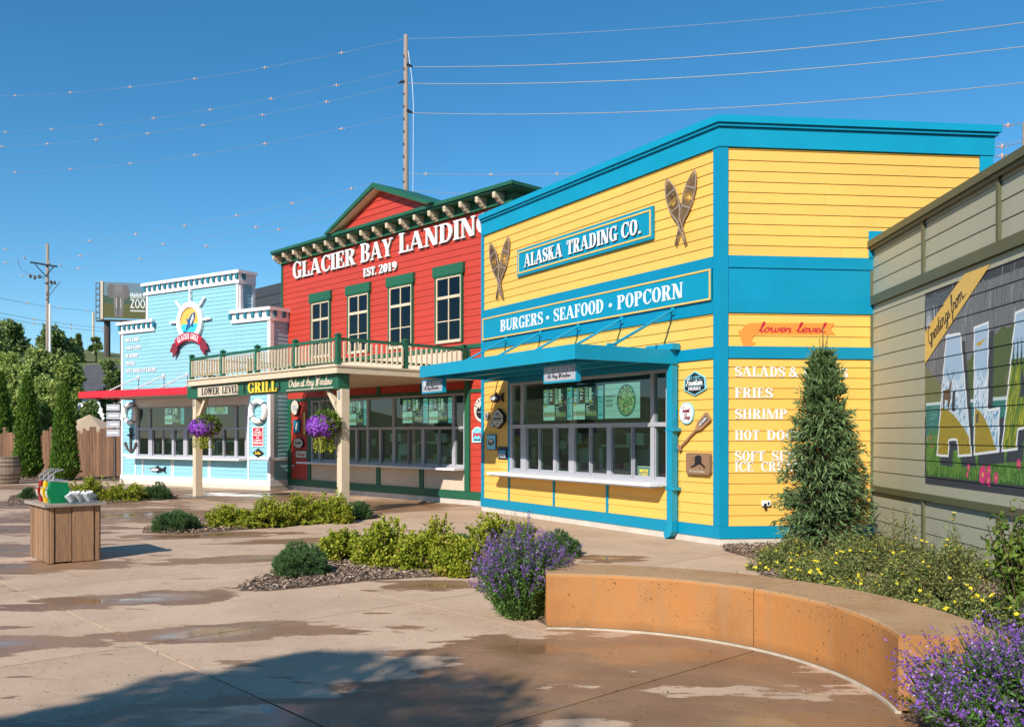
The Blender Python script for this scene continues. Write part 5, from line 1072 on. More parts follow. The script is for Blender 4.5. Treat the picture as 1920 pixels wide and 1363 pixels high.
sea = [(rr*.71*math.cos(R(200)+(R(340)-R(200))*i/20), rr*.71*math.sin(R(200)+(R(340)-R(200))*i/20)) for i in range(21)]+[(rr*(.66-.132*i), rr*(-.13+.035*(i % 2))) for i in range(0, 11)]
MB().prism(sea, -.036, -.0305).ob('sea_panel', mat('sea_blue', (.05, .55, .68), .5), t, M)
Mf = M @ T((.0, -.038, -.06*rr)) @ RY(R(-50)) @ Matrix.Scale(-1, 4, (1, 0, 0)); FB = mat('fish_blue', (.02, .10, .25), .5)
mb = MB().prism([(-.62*rr, .0), (-.45*rr, .17*rr), (-.1*rr, .2*rr), (.3*rr, .1*rr), (.52*rr, .02*rr), (.3*rr, -.08*rr), (-.1*rr, -.17*rr), (-.45*rr, -.14*rr)], -.012, 0).prism([(.5*rr, .03*rr), (.72*rr, .2*rr), (.64*rr, 0), (.72*rr, -.2*rr)], -.011, 0).prism([(-.15*rr, .18*rr), (.02*rr, .36*rr), (.12*rr, .15*rr)], -.010, 0).prism([(-.1*rr, -.16*rr), (.05*rr, -.34*rr), (.08*rr, -.12*rr)], -.010, 0)
mb.ob('leaping_fish', FB, t, M @ T((.02*rr, -.038, -.05*rr)) @ RY(R(128)))
MB().prism([(-.5*rr, -.05*rr), (-.35*rr, .14*rr), (.1*rr, .14*rr), (-.1*rr, .02*rr)], -.016, -.0125).ob('fish_highlight', W_, t, M @ T((.02*rr, -.038, -.05*rr)) @ RY(R(128)))
bz = -.98*rr; RB = 1.75*rr; a0_, a1_ = R(62), R(118); bn = MB(); q_ = 14; cen = (0, bz-RB+.22*rr)
arcp = lambda r, a: (cen[0]+r*math.cos(a), cen[1]+r*math.sin(a))
hb = .27*rr
o_ = [arcp(RB+hb*.75, R(56)+(R(124)-R(56))*i/q_) for i in range(q_+1)]; i_ = [arcp(RB-hb*.75, R(56)+(R(124)-R(56))*i/q_) for i in range(q_+1)]
for i in range(q_): bn.prism([o_[i], o_[i+1], i_[i+1], i_[i]], -.10, -.071)
bn.ob('banner', CRIM, t, M)
for s in (1, -1):
    e = arcp(RB, R(90-s*34)); f = lambda x, y: (e[0]+s*x*rr, e[1]+y*rr)
    MB().prism([f(-.10, .12), f(.30, -.02), f(.52, -.42), f(.30, -.44), f(.26, -.72), f(-.08, -.36)], -.09, -.055).ob('banner_tail', MAR, t, M)
W, Lq = layout('GLACIER GRILL')
for c, x, w, P in Lq:
    if not P: continue
    a = R(118)-(R(118)-R(62))*((x+w/2)/W); sx = (RB*(R(56))/W); q = M @ T((*[arcp(RB-.13*rr, a)[0]], -.1005, arcp(RB-.13*rr, a)[1])) @ RY(-(a-math.pi/2)); mb = MB()
    for k_, p in enumerate(P): mb.prism([((xx-w/2)*sx, yy*.27*rr) for xx, yy in p], -.012-.0003*k_, 0)
    mb.ob('letter', W_, t, q)
# direction signs at the blue building's far corner
gx, gy = gnd(213, 899); t = thing('direction_signpost', 'post with grey direction plates left of the blue building', 'signpost', T((gx, gy, 0)))
MB().box(.0, .08, -.04, .04, 0, 2.9).ob('post', IRON, t)
for i, (ya_, yb_) in enumerate(((758, 770), (773, 786), (789, 802), (805, 818))):
    zA, zB = EYE+(HY-ya_)*gy/F, EYE+(HY-yb_)*gy/F; MB().box(-.24, .26, -.07, -.045, zB, zA).ob('sign_plate', GREYS, t)
    MB().box(-.20+.05*(i % 3), .20, -.075, -.0705, (zA+zB)/2-.03, (zA+zB)/2+.03).ob('print_line', W_, t)

# ================================================================ curved bench wall
OR = mat('orange_cast_concrete', (.48, .22, .07), .75, .24, 2.2, .35, 45, rnd=.03, col2=(.40, .165, .045))
def pitted(m, dens, c2=(.09, .045, .02)):
    n = m.node_tree.nodes; l = m.node_tree.links; b = n['Principled BSDF']; src = b.inputs['Base Color'].links[0].from_socket
    g = n.new('ShaderNodeNewGeometry'); v = n.new('ShaderNodeTexNoise'); v.inputs['Scale'].default_value = 42; v.inputs['Detail'].default_value = 1.5; l.new(g.outputs['Position'], v.inputs['Vector'])
    k = n.new('ShaderNodeTexNoise'); k.inputs['Scale'].default_value = 3.2; k.inputs['Detail'].default_value = 4; l.new(g.outputs['Position'], k.inputs['Vector'])
    a = n.new('ShaderNodeMath'); a.operation = 'MULTIPLY_ADD'; a.inputs[1].default_value = .35; l.new(k.outputs[0], a.inputs[0]); l.new(v.outputs[0], a.inputs[2])
    r = n.new('ShaderNodeMapRange'); r.inputs[1].default_value = dens; r.inputs[2].default_value = dens+.03; l.new(a.outputs[0], r.inputs[0])
    mx = n.new('ShaderNodeMix'); mx.data_type = 'RGBA'; l.new(r.outputs[0], mx.inputs[0]); l.new(src, mx.inputs[6]); mx.inputs[7].default_value = c2+(1,)
    k2 = n.new('ShaderNodeTexNoise'); k2.inputs['Scale'].default_value = 1.7; k2.inputs['Detail'].default_value = 7; l.new(g.outputs['Position'], k2.inputs['Vector'])
    r2 = n.new('ShaderNodeMapRange'); r2.inputs[1].default_value = .52; r2.inputs[2].default_value = .70; r2.inputs[4].default_value = .5; l.new(k2.outputs[0], r2.inputs[0])
    m2 = n.new('ShaderNodeMix'); m2.data_type = 'RGBA'; l.new(r2.outputs[0], m2.inputs[0]); l.new(mx.outputs[2], m2.inputs[6]); m2.inputs[7].default_value = (.30, .12, .035, 1)
    mp = n.new('ShaderNodeMapping'); mp.inputs['Scale'].default_value = (5, 5, .5); l.new(g.outputs['Position'], mp.inputs[0])
    k3 = n.new('ShaderNodeTexNoise'); k3.inputs['Scale'].default_value = 1.3; k3.inputs['Detail'].default_value = 6; l.new(mp.outputs[0], k3.inputs['Vector'])
    r3 = n.new('ShaderNodeMapRange'); r3.inputs[1].default_value = .50; r3.inputs[2].default_value = .72; r3.inputs[4].default_value = .55; l.new(k3.outputs[0], r3.inputs[0])
    m3 = n.new('ShaderNodeMix'); m3.data_type = 'RGBA'; l.new(r3.outputs[0], m3.inputs[0]); l.new(m2.outputs[2], m3.inputs[6]); m3.inputs[7].default_value = (.34, .20, .10, 1)
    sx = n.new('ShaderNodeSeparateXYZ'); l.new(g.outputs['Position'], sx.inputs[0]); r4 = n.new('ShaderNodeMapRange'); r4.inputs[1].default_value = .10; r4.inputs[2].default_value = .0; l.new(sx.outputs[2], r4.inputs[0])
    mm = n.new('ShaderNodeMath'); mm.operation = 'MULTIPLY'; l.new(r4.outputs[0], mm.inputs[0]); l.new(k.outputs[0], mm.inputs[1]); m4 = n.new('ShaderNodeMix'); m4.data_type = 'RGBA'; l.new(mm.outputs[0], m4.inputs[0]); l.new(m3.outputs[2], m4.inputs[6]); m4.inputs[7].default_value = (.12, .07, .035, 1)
    l.new(m4.outputs[2], b.inputs['Base Color']); return m
pitted(OR, .885)
ORT = mat('worn_bench_top', (.50, .315, .16), .8, .25, 3, .4, 40, rnd=.03, col2=(.38, .225, .11)); pitted(ORT, .87)
GROUT = mat('pale_grout', (.50, .43, .33), .9, .2, 10)
bc = (.3, 5.85); r0, r1, hb = 2.08, 2.72, .48
bw = thing('curved_bench_wall', 'low curved orange concrete bench wall around the planting bed', 'bench wall', T((bc[0], bc[1], 0)))
def ringseg(a0, a1, ra, rb_, z0, z1, n=24, skew=0):
    v = []; 
    for i in range(n+1):
        a = a0+(a1-a0)*i/n; c, s = math.cos(a), math.sin(a)
        v += [(bc[0]+ra*c, bc[1]+ra*s, z0), (bc[0]+rb_*c, bc[1]+rb_*s, z0), (bc[0]+rb_*c, bc[1]+rb_*s, z1), (bc[0]+ra*c, bc[1]+ra*s, z1)]
    f = [(i*4+j, i*4+4+j, i*4+4+(j+1) % 4, i*4+(j+1) % 4) for i in range(n) for j in range(4)]+[(3, 2, 1, 0), (n*4, n*4+1, n*4+2, n*4+3)]
    return MB().add(v, f)
def bench_seg(a0, a1, n):
    # body with an eased top edge
    v = []; prof = [(r0, .02), (r0, hb-.025), (r0+.008, hb-.008), (r0+.025, hb), (r1-.02, hb), (r1, hb-.02), (r1, .0)]
    k = len(prof)
    for i in range(n+1):
        a = a0+(a1-a0)*i/n
        for r_, z in prof: v.append((bc[0]+r_*math.cos(a), bc[1]+r_*math.sin(a), z))
    side = [(i*k+j, i*k+j+1, (i+1)*k+j+1, (i+1)*k+j) for i in range(n) for j in range(k-1)]
    me = bpy.data.meshes.new('bench_segment'); me.from_pydata(v, [], [f[::-1] for f in side]+[tuple(range(k)), tuple(n*k+j for j in range(k-1, -1, -1))])
    me.materials.append(OR); me.materials.append(ORT)
    for i, p in enumerate(me.polygons): p.material_index = 1 if i < len(side) and i % (k-1) in (2, 3, 4) else 0
    new('bench_segment', me, bw, Matrix.Identity(4))
J1_ = R(39.3)
bench_seg(R(90), J1_+.002, 26); bench_seg(J1_-.002, R(-9), 26)
ringseg(R(90), R(-9), r0-.018, r0+.02, -.005, .016, 40).ob('grout_line', GROUT, bw, I4)

# ================================================================ leaves and plants (numpy)
def npmesh(name, V, Fq, m, rnd=None, smooth=False):
    me = bpy.data.meshes.new(name); nv = len(V); nf, k = Fq.shape
    me.vertices.add(nv); me.vertices.foreach_set('co', np.asarray(V, np.float32).ravel()); me.loops.add(nf*k); me.loops.foreach_set('vertex_index', Fq.astype(np.int32).ravel())
    me.polygons.add(nf); me.polygons.foreach_set('loop_start', np.arange(nf, dtype=np.int32)*k)
    try: me.polygons.foreach_set('loop_total', np.full(nf, k, np.int32))
    except Exception: pass
    me.update(); me.validate()
    if rnd is not None: a = me.attributes.new('rnd', 'FLOAT', 'FACE'); a.data.foreach_set('value', np.asarray(rnd, np.float32))
    me.materials.append(m); return me
def unit(v): return v/np.maximum(np.linalg.norm(v, axis=-1, keepdims=True), 1e-6)
def leaves(name, P, D, ln, wd, m, rnd=None, up=.5, fold=.25):
    """one folded leaf (two triangles as a quad pair) at each point P, growing along D"""
    n = len(P); D = unit(D); N = unit(RNG.normal(size=(n, 3))+np.array([0, 0, up*2])); S = unit(np.cross(D, N)); N = np.cross(S, D)
    ln = np.broadcast_to(ln, n)[:, None]*(.7+.6*RNG.random((n, 1))); wd = np.broadcast_to(wd, n)[:, None]*(.75+.5*RNG.random((n, 1)))
    a = P; b = P+D*ln*.45+S*wd*.5+N*wd*fold; c = P+D*ln; d = P+D*ln*.45-S*wd*.5+N*wd*fold
    V = np.stack([a, b, c, d], 1).reshape(-1, 3); i = np.arange(n)*4
    Fq = np.stack([i, i+1, i+2, i, i+2, i+3], 1).reshape(-1, 3)
    rr = RNG.random(n) if rnd is None else rnd
    return npmesh(name, V, Fq, m, np.repeat(rr, 2))
def spikes(name, P, D, ln, wd, m, rnd=None):
    """needles: one slim triangle each"""
    n = len(P); D = unit(D); S = unit(np.cross(D, RNG.normal(size=(n, 3)))); ln = np.broadcast_to(ln, n)[:, None]*(.75+.5*RNG.random((n, 1)))
    V = np.stack([P-S*wd/2, P+S*wd/2, P+D*ln], 1).reshape(-1, 3); Fq = np.arange(n*3).reshape(-1, 3)
    return npmesh(name, V, Fq, m, RNG.random(n) if rnd is None else rnd)
def stems(name, A, B, r, m, Mid=None):
    n = len(A); D = unit(B-A); S = unit(np.cross(D, RNG.normal(size=(n, 3)))); T2 = np.cross(D, S); V = []
    if Mid is None: Mid = (A+B)/2
    o = [S, -.5*S+.87*T2, -.5*S-.87*T2]
    V = np.stack([A+q*r for q in o]+[Mid+q*r*.8 for q in o]+[B+q*r*.5 for q in o], 1).reshape(-1, 3); i = (np.arange(n)*9)[:, None]
    Fq = np.concatenate([np.stack([i[:, 0]+b+j, i[:, 0]+b+(j+1) % 3, i[:, 0]+b+3+(j+1) % 3, i[:, 0]+b+3+j], 1) for b in (0, 3) for j in range(3)])
    return npmesh(name, V, Fq, m, np.full(len(Fq), .5))
def lump(n, h=.55):
    """directions over a dome with a few lobes; radius factor"""
    d = unit(RNG.normal(size=(n, 3))); d[:, 2] = np.abs(d[:, 2])*.9+.02; d = unit(d)
    ph = RNG.random(3)*6; az = np.arctan2(d[:, 1], d[:, 0]); f = 1+.10*np.sin(3*az+ph[0])+.07*np.sin(5*az+ph[1]+3*d[:, 2])+.05*np.sin(9*az+ph[2]+7*d[:, 2])
    return d, f*(.88+.24*RNG.random(n))
def lobes(n, r, h, k):
    """end points of shoots on a dome made of k bulging lobes"""
    d = unit(RNG.normal(size=(k, 3))); d[:, 2] = np.abs(d[:, 2])*.8; c = d*np.array([r, r, h])*(.50+.22*RNG.random((k, 1))); q = .30+.20*RNG.random(k); j = RNG.integers(0, k, n)
    P = c[j]+unit(RNG.normal(size=(n, 3))+.6*d[j]+np.array([0, 0, .25]))*(q[j][:, None])*np.array([r, r, h*1.05]); P[:, 2] = np.maximum(P[:, 2], .03); return P
LF_SP = leafmat('spirea_leaf', (.16, .24, .015), (.50, .50, .05), (.50, .32, .09), .3)
LF_PT = leafmat('potentilla_leaf', (.08, .12, .03), (.30, .33, .10), (.24, .12, .06), .25)
LF_PI = leafmat('mugo_needle', (.035, .09, .03), (.13, .23, .075), None, .08)
LF_SA = leafmat('salvia_leaf', (.05, .14, .025), (.15, .29, .06), None, .2)
FL_SA = leafmat('salvia_flower', (.16, .05, .38), (.38, .18, .62), (.75, .55, .85), .3)
FL_Y = leafmat('yellow_petal', (.80, .60, .01), (.90, .75, .05), None, .15)
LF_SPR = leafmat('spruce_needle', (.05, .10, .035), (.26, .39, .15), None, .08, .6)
LF_ARB = leafmat('arborvitae_leaf', (.04, .10, .015), (.20, .34, .045), (.34, .48, .07), .3)
LF_D = leafmat('dark_tree_leaf', (.08, .14, .04), (.32, .40, .13), None, .3)
LF_M = leafmat('mid_tree_leaf', (.17, .26, .05), (.50, .57, .16), None, .35)
LF_L = leafmat('light_tree_leaf', (.18, .28, .06), (.50, .56, .18), None, .25)
LF_S = leafmat('shrub_leaf', (.07, .14, .018), (.20, .28, .04), None, .3)
STEMG = mat('green_stem', (.10, .12, .04), .8); STEMB = mat('brown_stem', (.12, .07, .04), .9)
LAB = {}
def spot(x0, x1, y0, y1, deep=.6):
    """photo box of a plant standing on the ground -> centre, radius, height"""
    X, Y = gnd((x0+x1)/2, y1); r = (x1-x0)/2*Y/F; Yc = Y+r*deep; X = ((x0+x1)/2-CX)/F*Yc; r = (x1-x0)/2*Yc/F; h = EYE-(y0-HY)/F*Yc if y0 > HY else EYE+(HY-y0)/F*Yc
    return X, Yc, r, max(h, .12)
def spirea(x, y, r, h, label, ns=260, nl=26):
    t = thing('spirea_bush', label, 'bush', T((x, y, 0)), 'yellow green bushes in the island beds')
    d, f = lump(ns); A = np.zeros((ns, 3)); A[:, :2] = RNG.normal(size=(ns, 2))*r*.22; B = lobes(ns, r*1.06, h*1.02, 17); lo = RNG.random(ns) < .08; B[lo] *= 1.12
    tt = .55+.48*RNG.random((ns, nl))**.8; P = A[:, None]+(B-A)[:, None]*tt[..., None]+RNG.normal(size=(ns, nl, 3))*.014
    D = unit(B-A)[:, None]*.5+RNG.normal(size=(ns, nl, 3))*.8+np.array([0, 0, .25]); P = P.reshape(-1, 3); D = D.reshape(-1, 3)
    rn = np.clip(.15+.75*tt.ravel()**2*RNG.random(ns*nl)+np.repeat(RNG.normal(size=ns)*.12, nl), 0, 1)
    new('leaves', leaves('leaves', P, D, .046, .032, LF_SP, rn), t); new('stems', stems('stems', A, B, .004, STEMB), t)
    return t
def mugo(x, y, r, h, label, nt=700):
    t = thing('dwarf_pine', label, 'dwarf pine', T((x, y, 0)), 'dwarf pines in the island beds')
    nt = int(1.35*nt*max(.6, min(2.2, (r/.35)**2))); d, f = lump(nt); f = .80+.22*(f-1)*1.5+.2*RNG.random(nt)
    B = lobes(nt, r*1.02, h*1.03, 30); d = unit(B/np.array([r, r, h])); ax_ = unit(d*np.array([1, 1, .8])+np.array([0, 0, .55])+RNG.normal(size=(nt, 3))*.25)
    k = 26; s = RNG.random((nt, k))*.06; P = (B-ax_*.05)[:, None]+ax_[:, None]*s[..., None]; D = ax_[:, None]*1.0+RNG.normal(size=(nt, k, 3))*.55
    new('needles', spikes('needles', P.reshape(-1, 3), D.reshape(-1, 3), .050, .0075, LF_PI, np.clip(np.repeat(RNG.random(nt), k)*.6+.4*RNG.random(nt*k), 0, 1)), t)
    core = MB().lathe([(r*.3, 0), (r*.35, h*.2), (r*.2, h*.35), (r*.05, h*.45)], 12); core.ob('branches', BRK, t, smooth=True)
    return t
def salvia(x, y, r, h, label, ns=520, lean=1.0, seed=0):
    t = thing('purple_salvia_clump', label, 'flowering plant', T((x, y, 0)), 'purple flowering clumps by the bench wall')
    az = RNG.random(ns)*6.283; q = RNG.random(ns)**.6; A = np.stack([np.cos(az)*r*.35*q, np.sin(az)*r*.35*q, np.zeros(ns)], 1)
    hh = h*(1-.38*q**2)*(.60+.46*RNG.random(ns))*np.where(RNG.random(ns) < .12, 1.18, 1); B = np.stack([np.cos(az)*r*q*lean, np.sin(az)*r*q*lean, hh], 1)+RNG.normal(size=(ns, 3))*.02; B[:, 2] = np.maximum(B[:, 2], .08)
    M_ = (A+B)/2+np.array([0, 0, 1])*hh[:, None]*.10; bez = lambda s: (1-s)**2*A[:, None]+2*s*(1-s)*(2*M_-.5*A-.5*B)[:, None]+s**2*B[:, None]
    nl = 34; s = (.05+.72*RNG.random((ns, nl)))[..., None]; P = bez(s); D = unit(B-A)[:, None]*.8+RNG.normal(size=(ns, nl, 3))*.6
    new('leaves', leaves('leaves', P.reshape(-1, 3), D.reshape(-1, 3), .05, .012, LF_SA), t)
    fl = RNG.random(ns) > .42; nf = 26; s = (.60+.42*RNG.random((ns, nf)))[..., None]; P = (bez(s)+RNG.normal(size=(ns, nf, 3))*.0085)[fl]; D = unit(B-A)[:, None][fl]*.3+RNG.normal(size=(fl.sum(), nf, 3))
    tag(new('flowers', leaves('flowers', P.reshape(-1, 3), D.reshape(-1, 3), .016, .013, FL_SA), t), kind='stuff')
    new('stems', stems('stems', A, B, .0022, STEMG, M_), t); return t
def flowers5(P, N, r, m, name='flowers'):
    n = len(P); N = unit(N); S = unit(np.cross(N, RNG.normal(size=(n, 3)))); Tt = np.cross(N, S); V = []; rr = np.broadcast_to(r, n)[:, None]
    for k in range(5):
        a = k*1.2566; u = math.cos(a)*S+math.sin(a)*Tt; w = -math.sin(a)*S+math.cos(a)*Tt
        V += [P, P+u*rr*.6+w*rr*.38+N*rr*.08, P+u*rr+N*rr*.22, P+u*rr*.6-w*rr*.38+N*rr*.08]
    V = np.stack(V, 1).reshape(-1, 3); i = np.arange(n*5)*4
    return npmesh(name, V, np.stack([i, i+1, i+2, i+3], 1), m, RNG.random(n*5))
def potentilla(x, y, r, h, label, ns=170, nfl=26):
    t = thing('potentilla_bush', label, 'flowering bush', T((x, y, 0)), 'low yellow flowering bushes behind the bench wall')
    d, f = lump(ns); A = np.zeros((ns, 3)); A[:, :2] = RNG.normal(size=(ns, 2))*r*.3; B = lobes(ns, r*1.05, h*1.1, 11); B[RNG.random(ns) < .1] *= 1.15; d = unit(B)
    nl = 34; tt = .4+.64*RNG.random((ns, nl)); P = A[:, None]+(B-A)[:, None]*tt[..., None]+RNG.normal(size=(ns, nl, 3))*.016; D = unit(B-A)[:, None]*.4+RNG.normal(size=(ns, nl, 3))
    new('leaves', leaves('leaves', P.reshape(-1, 3), D.reshape(-1, 3), .034, .018, LF_PT), t); new('stems', stems('stems', A, B, .0022, STEMB), t)
    if nfl: k = RNG.integers(0, ns, nfl); tag(new('flowers', flowers5(B[k]+np.array([0, 0, .015]), d[k]+np.array([0, -.5, .6]), .021, FL_Y), t), kind='stuff')
    return t
# --- mulch beds: a raised sheet and loose chips
def bed(name, pts, nchip, label=None, zt=.035):
    n = len(pts); c = (sum(p[0] for p in pts)/n, sum(p[1] for p in pts)/n); mb = MB(); 
    slab(mb, pts, -.01, .006)
    o = mb.ob(name, MULCH); tag(o, kind='structure')
    P = np.array(pts); lo, hi = P.min(0), P.max(0); Q = lo+(hi-lo)*RNG.random((nchip*3, 2)); ins = np.zeros(len(Q), bool)
    for i in range(n):
        a, b = P[i], P[i-1]
        if a[1] != b[1]: ins ^= ((a[1] > Q[:, 1]) != (b[1] > Q[:, 1])) & (Q[:, 0] < (b[0]-a[0])*(Q[:, 1]-a[1])/(b[1]-a[1])+a[0])
    Q = Q[ins]; e = np.ones(len(Q))*9
    for i in range(n):
        a, b = P[i-1], P[i]; ab = b-a; s = np.clip(((Q-a)@ab)/(ab@ab), 0, 1); e = np.minimum(e, np.linalg.norm(Q-a-s[:, None]*ab, axis=1))
    Z = np.minimum(e/.12, 1)*zt*.5+.012; A = np.column_stack([Q+RNG.normal(size=Q.shape)*.01, Z+RNG.random(len(Q))*.012]); D = RNG.normal(size=(len(Q), 3))*np.array([1, 1, .28])
    m = leafmat('bark_chip', (.12, .08, .055), (.40, .29, .215), (.66, .56, .48), 0, .9) if 'bark_chip' not in bpy.data.materials else bpy.data.materials['bark_chip']
    k = new('bark_chips', leaves('bark_chips', A, D, .055, .022, m, None, .8, .15), o); tag(k, kind='stuff')
    return o
bed('mulch_bed', [gnd(*p) for p in ((441, 1103), (452, 1108), (500, 1108), (580, 1101), (680, 1090), (780, 1083), (880, 1079), (915, 1090), (960, 1128), (1000, 1160), (1024, 1172))]+[(.30, 8.02), (.34, 8.55), gnd(1075, 1050), gnd(1000, 1035), gnd(880, 1030), gnd(700, 1042), gnd(560, 1062), gnd(470, 1088)], 9000)
bed('mulch_bed', [gnd(*p) for p in ((266, 999), (330, 1001), (420, 996), (520, 988), (640, 979), (712, 971), (716, 964), (600, 955), (470, 962), (340, 977), (272, 990))], 7000)
bed('mulch_bed', [gnd(*p) for p in ((10, 948), (120, 948), (230, 942), (330, 936), (334, 928), (230, 918), (110, 918), (20, 930))], 3000)
oa = lambda d, r=2.74: (bc[0]+r*math.cos(R(d)), bc[1]+r*math.sin(R(d)))
bed('mulch_bed', [(3.22, 13.85), (5.62, 14.1), (5.3, 6.5), (5.2, 4.2), (3.3, 3.7), (2.42, 4.6), (2.36, 5.45)]+[oa(q) for q in (-8, 0, 10, 20, 30, 40, 50, 58)]+[(1.9, 9.2), (2.6, 10.0), (3.1, 11.2), (3.32, 12.3), (3.1, 13.2)], 14000, zt=.05)
bed('mulch_bed', [(-19, 36.5), (-19, 33.2), (-14.1, 33.0), (-14.1, 36.5)], 2500)

# --- plants of the near island bed
for a in ((585, 705, 990, 1056, 'loose yellow green bush directly right of the dwarf pine in the near bed'), (660, 790, 972, 1066, 'largest rounded yellow green bush in the middle of the near bed'), (745, 880, 978, 1074, 'yellow green bush in the near bed left of the purple flowers'), (818, 905, 1004, 1082, 'low yellow green bush at the front edge touching the purple flowers'), (868, 1000, 964, 1040, 'yellow green bush standing behind the purple flowers in the near bed')):
    x, y, r, h = spot(*a[:4]); spirea(x, y, r, h, a[4], 330, 30)
for a in ((506, 617, 1019, 1083, 'bluish dwarf pine at the left tip of the near bed'), (1003, 1092, 997, 1046, 'dwarf pine behind the purple flowers by the bench wall'), (838, 884, 998, 1040, 'little dwarf pine half hidden among the near yellow green bushes')):
    x, y, r, h = spot(*a[:4]); mugo(x, y, r, h, a[4], 1100)
x, y, r, h = spot(880, 1090, 992, 1168, .55); salvia(x-.02, y, r*1.0, h*1.06, 'purple flowering clump at the left end of the bench wall', 560)
for a in ((390, 478, 938, 990, 'leftmost yellow green bush of the middle bed'), (446, 548, 926, 990, 'second yellow green bush from the left in the middle bed'), (520, 604, 922, 984, 'third yellow green bush from the left in the middle bed'), (580, 662, 922, 982, 'yellow green bush in front of the right porch post')):
    x, y, r, h = spot(*a[:4]); spirea(x, y, r, h, a[4], 260, 26)
for a in ((288, 368, 957, 998, 'round dwarf pine at the left tip of the middle bed'), (646, 698, 939, 974, 'dwarf pine at the right end of the middle bed by the porch post')):
    x, y, r, h = spot(*a[:4]); mugo(x, y, r, h, a[4], 900)
for a in ((126, 205, 893, 941, 'yellow green bush behind the condiment crate'), (186, 278, 893, 940, 'yellow green bush in front of the blue building corner')):
    x, y, r, h = spot(*a[:4]); spirea(x, y, r, h, a[4], 220, 24)
for a in ((268, 323, 905, 937, 'dwarf pine at the right end of the far bed'), (38, 66, 914, 937, 'little dwarf pine left of the condiment crate in the far bed')):
    x, y, r, h = spot(*a[:4]); mugo(x, y, r, h, a[4], 700)
x, y, r, h = spot(1272, 1352, 1046, 1075); mugo(1.95, 9.05, .22, .28, 'small dwarf pine peeping over the back of the bench wall', 900)
# --- the bed behind the bench
PB = [(2.35, 9.0, .30, .26), (2.75, 8.55, .38, .33), (3.1, 9.4, .42, .36), (2.95, 7.75, .40, .30), (3.45, 8.6, .45, .40), (3.6, 10.4, .5, .36), (3.25, 6.9, .40, .32), (3.75, 7.7, .48, .40), (4.2, 9.3, .5, .42), (4.2, 11.2, .5, .42), (3.75, 12.1, .4, .28), (3.5, 6.1, .42, .34), (4.05, 6.8, .45, .42), (4.6, 8.2, .48, .48), (5.0, 10.4, .42, .45), (4.9, 12.4, .45, .36), (3.35, 11.4, .35, .25), (4.55, 6.0, .45, .40), (3.3, 5.5, .35, .28)]
words = ['nearest the low end of the bench wall', 'hugging the back of the bench wall', 'in the left part of the bed', 'behind the middle of the bench', 'in the middle of the bed', 'left of the spruce foot', 'behind the bend of the bench', 'right of the middle of the bed', 'halfway to the mural wall', 'between spruce and mural wall', 'at the foot of the spruce', 'beside the right end of the bench', 'before the leafy shrub', 'close under the mural', 'against the mural wall', 'in the corner right of the spruce', 'on the mulch tip before the yellow wall', 'left of the leafy shrub', 'just behind the bench end']
for i, (x, y, r, h) in enumerate(PB): potentilla(x, y, r*1.12, h*1.05, 'low yellow flowering bush '+words[i], 210, 46 if i != 15 else 12)
for (px, py, Yd, h, lb) in ((1682, 980, 10.6, .95, 'tall loose yellow flowering bush before the mural wall, the left one'), (1800, 1010, 8.9, .85, 'tall loose yellow flowering bush before the mural wall, the right one')):
    x = (px-CX)/F*Yd; potentilla(x, Yd, .36, h, lb, 90, 12)
salvia(2.72, 4.62, .78, .74, 'large purple flowering clump at the right end of the bench wall', 820)
salvia(3.35, 4.9, .7, .78, 'green and purple clump at the right picture edge', 700)
# leafy shrub at the right edge
x, y = 3.98, 7.0
t = thing('leafy_shrub', 'tall light green leafy shrub at the right edge before the mural', 'shrub', T((x, y, 0)))
ns, nl = 60, 40; az = RNG.random(ns)*6.28; A = np.zeros((ns, 3)); B = np.stack([np.cos(az)*.36*RNG.random(ns), np.sin(az)*.36*RNG.random(ns), .55+.65*RNG.random(ns)], 1); s = (.15+.87*RNG.random((ns, nl)))[..., None]
P = A[:, None]+(B-A)[:, None]*s+RNG.normal(size=(ns, nl, 3))*.035; D = RNG.normal(size=(ns, nl, 3))+np.array([0, 0, -.3])
new('leaves', leaves('leaves', P.reshape(-1, 3), D.reshape(-1, 3), .055, .035, LF_S), t); new('stems', stems('stems', A, B, .006, STEMB), t)

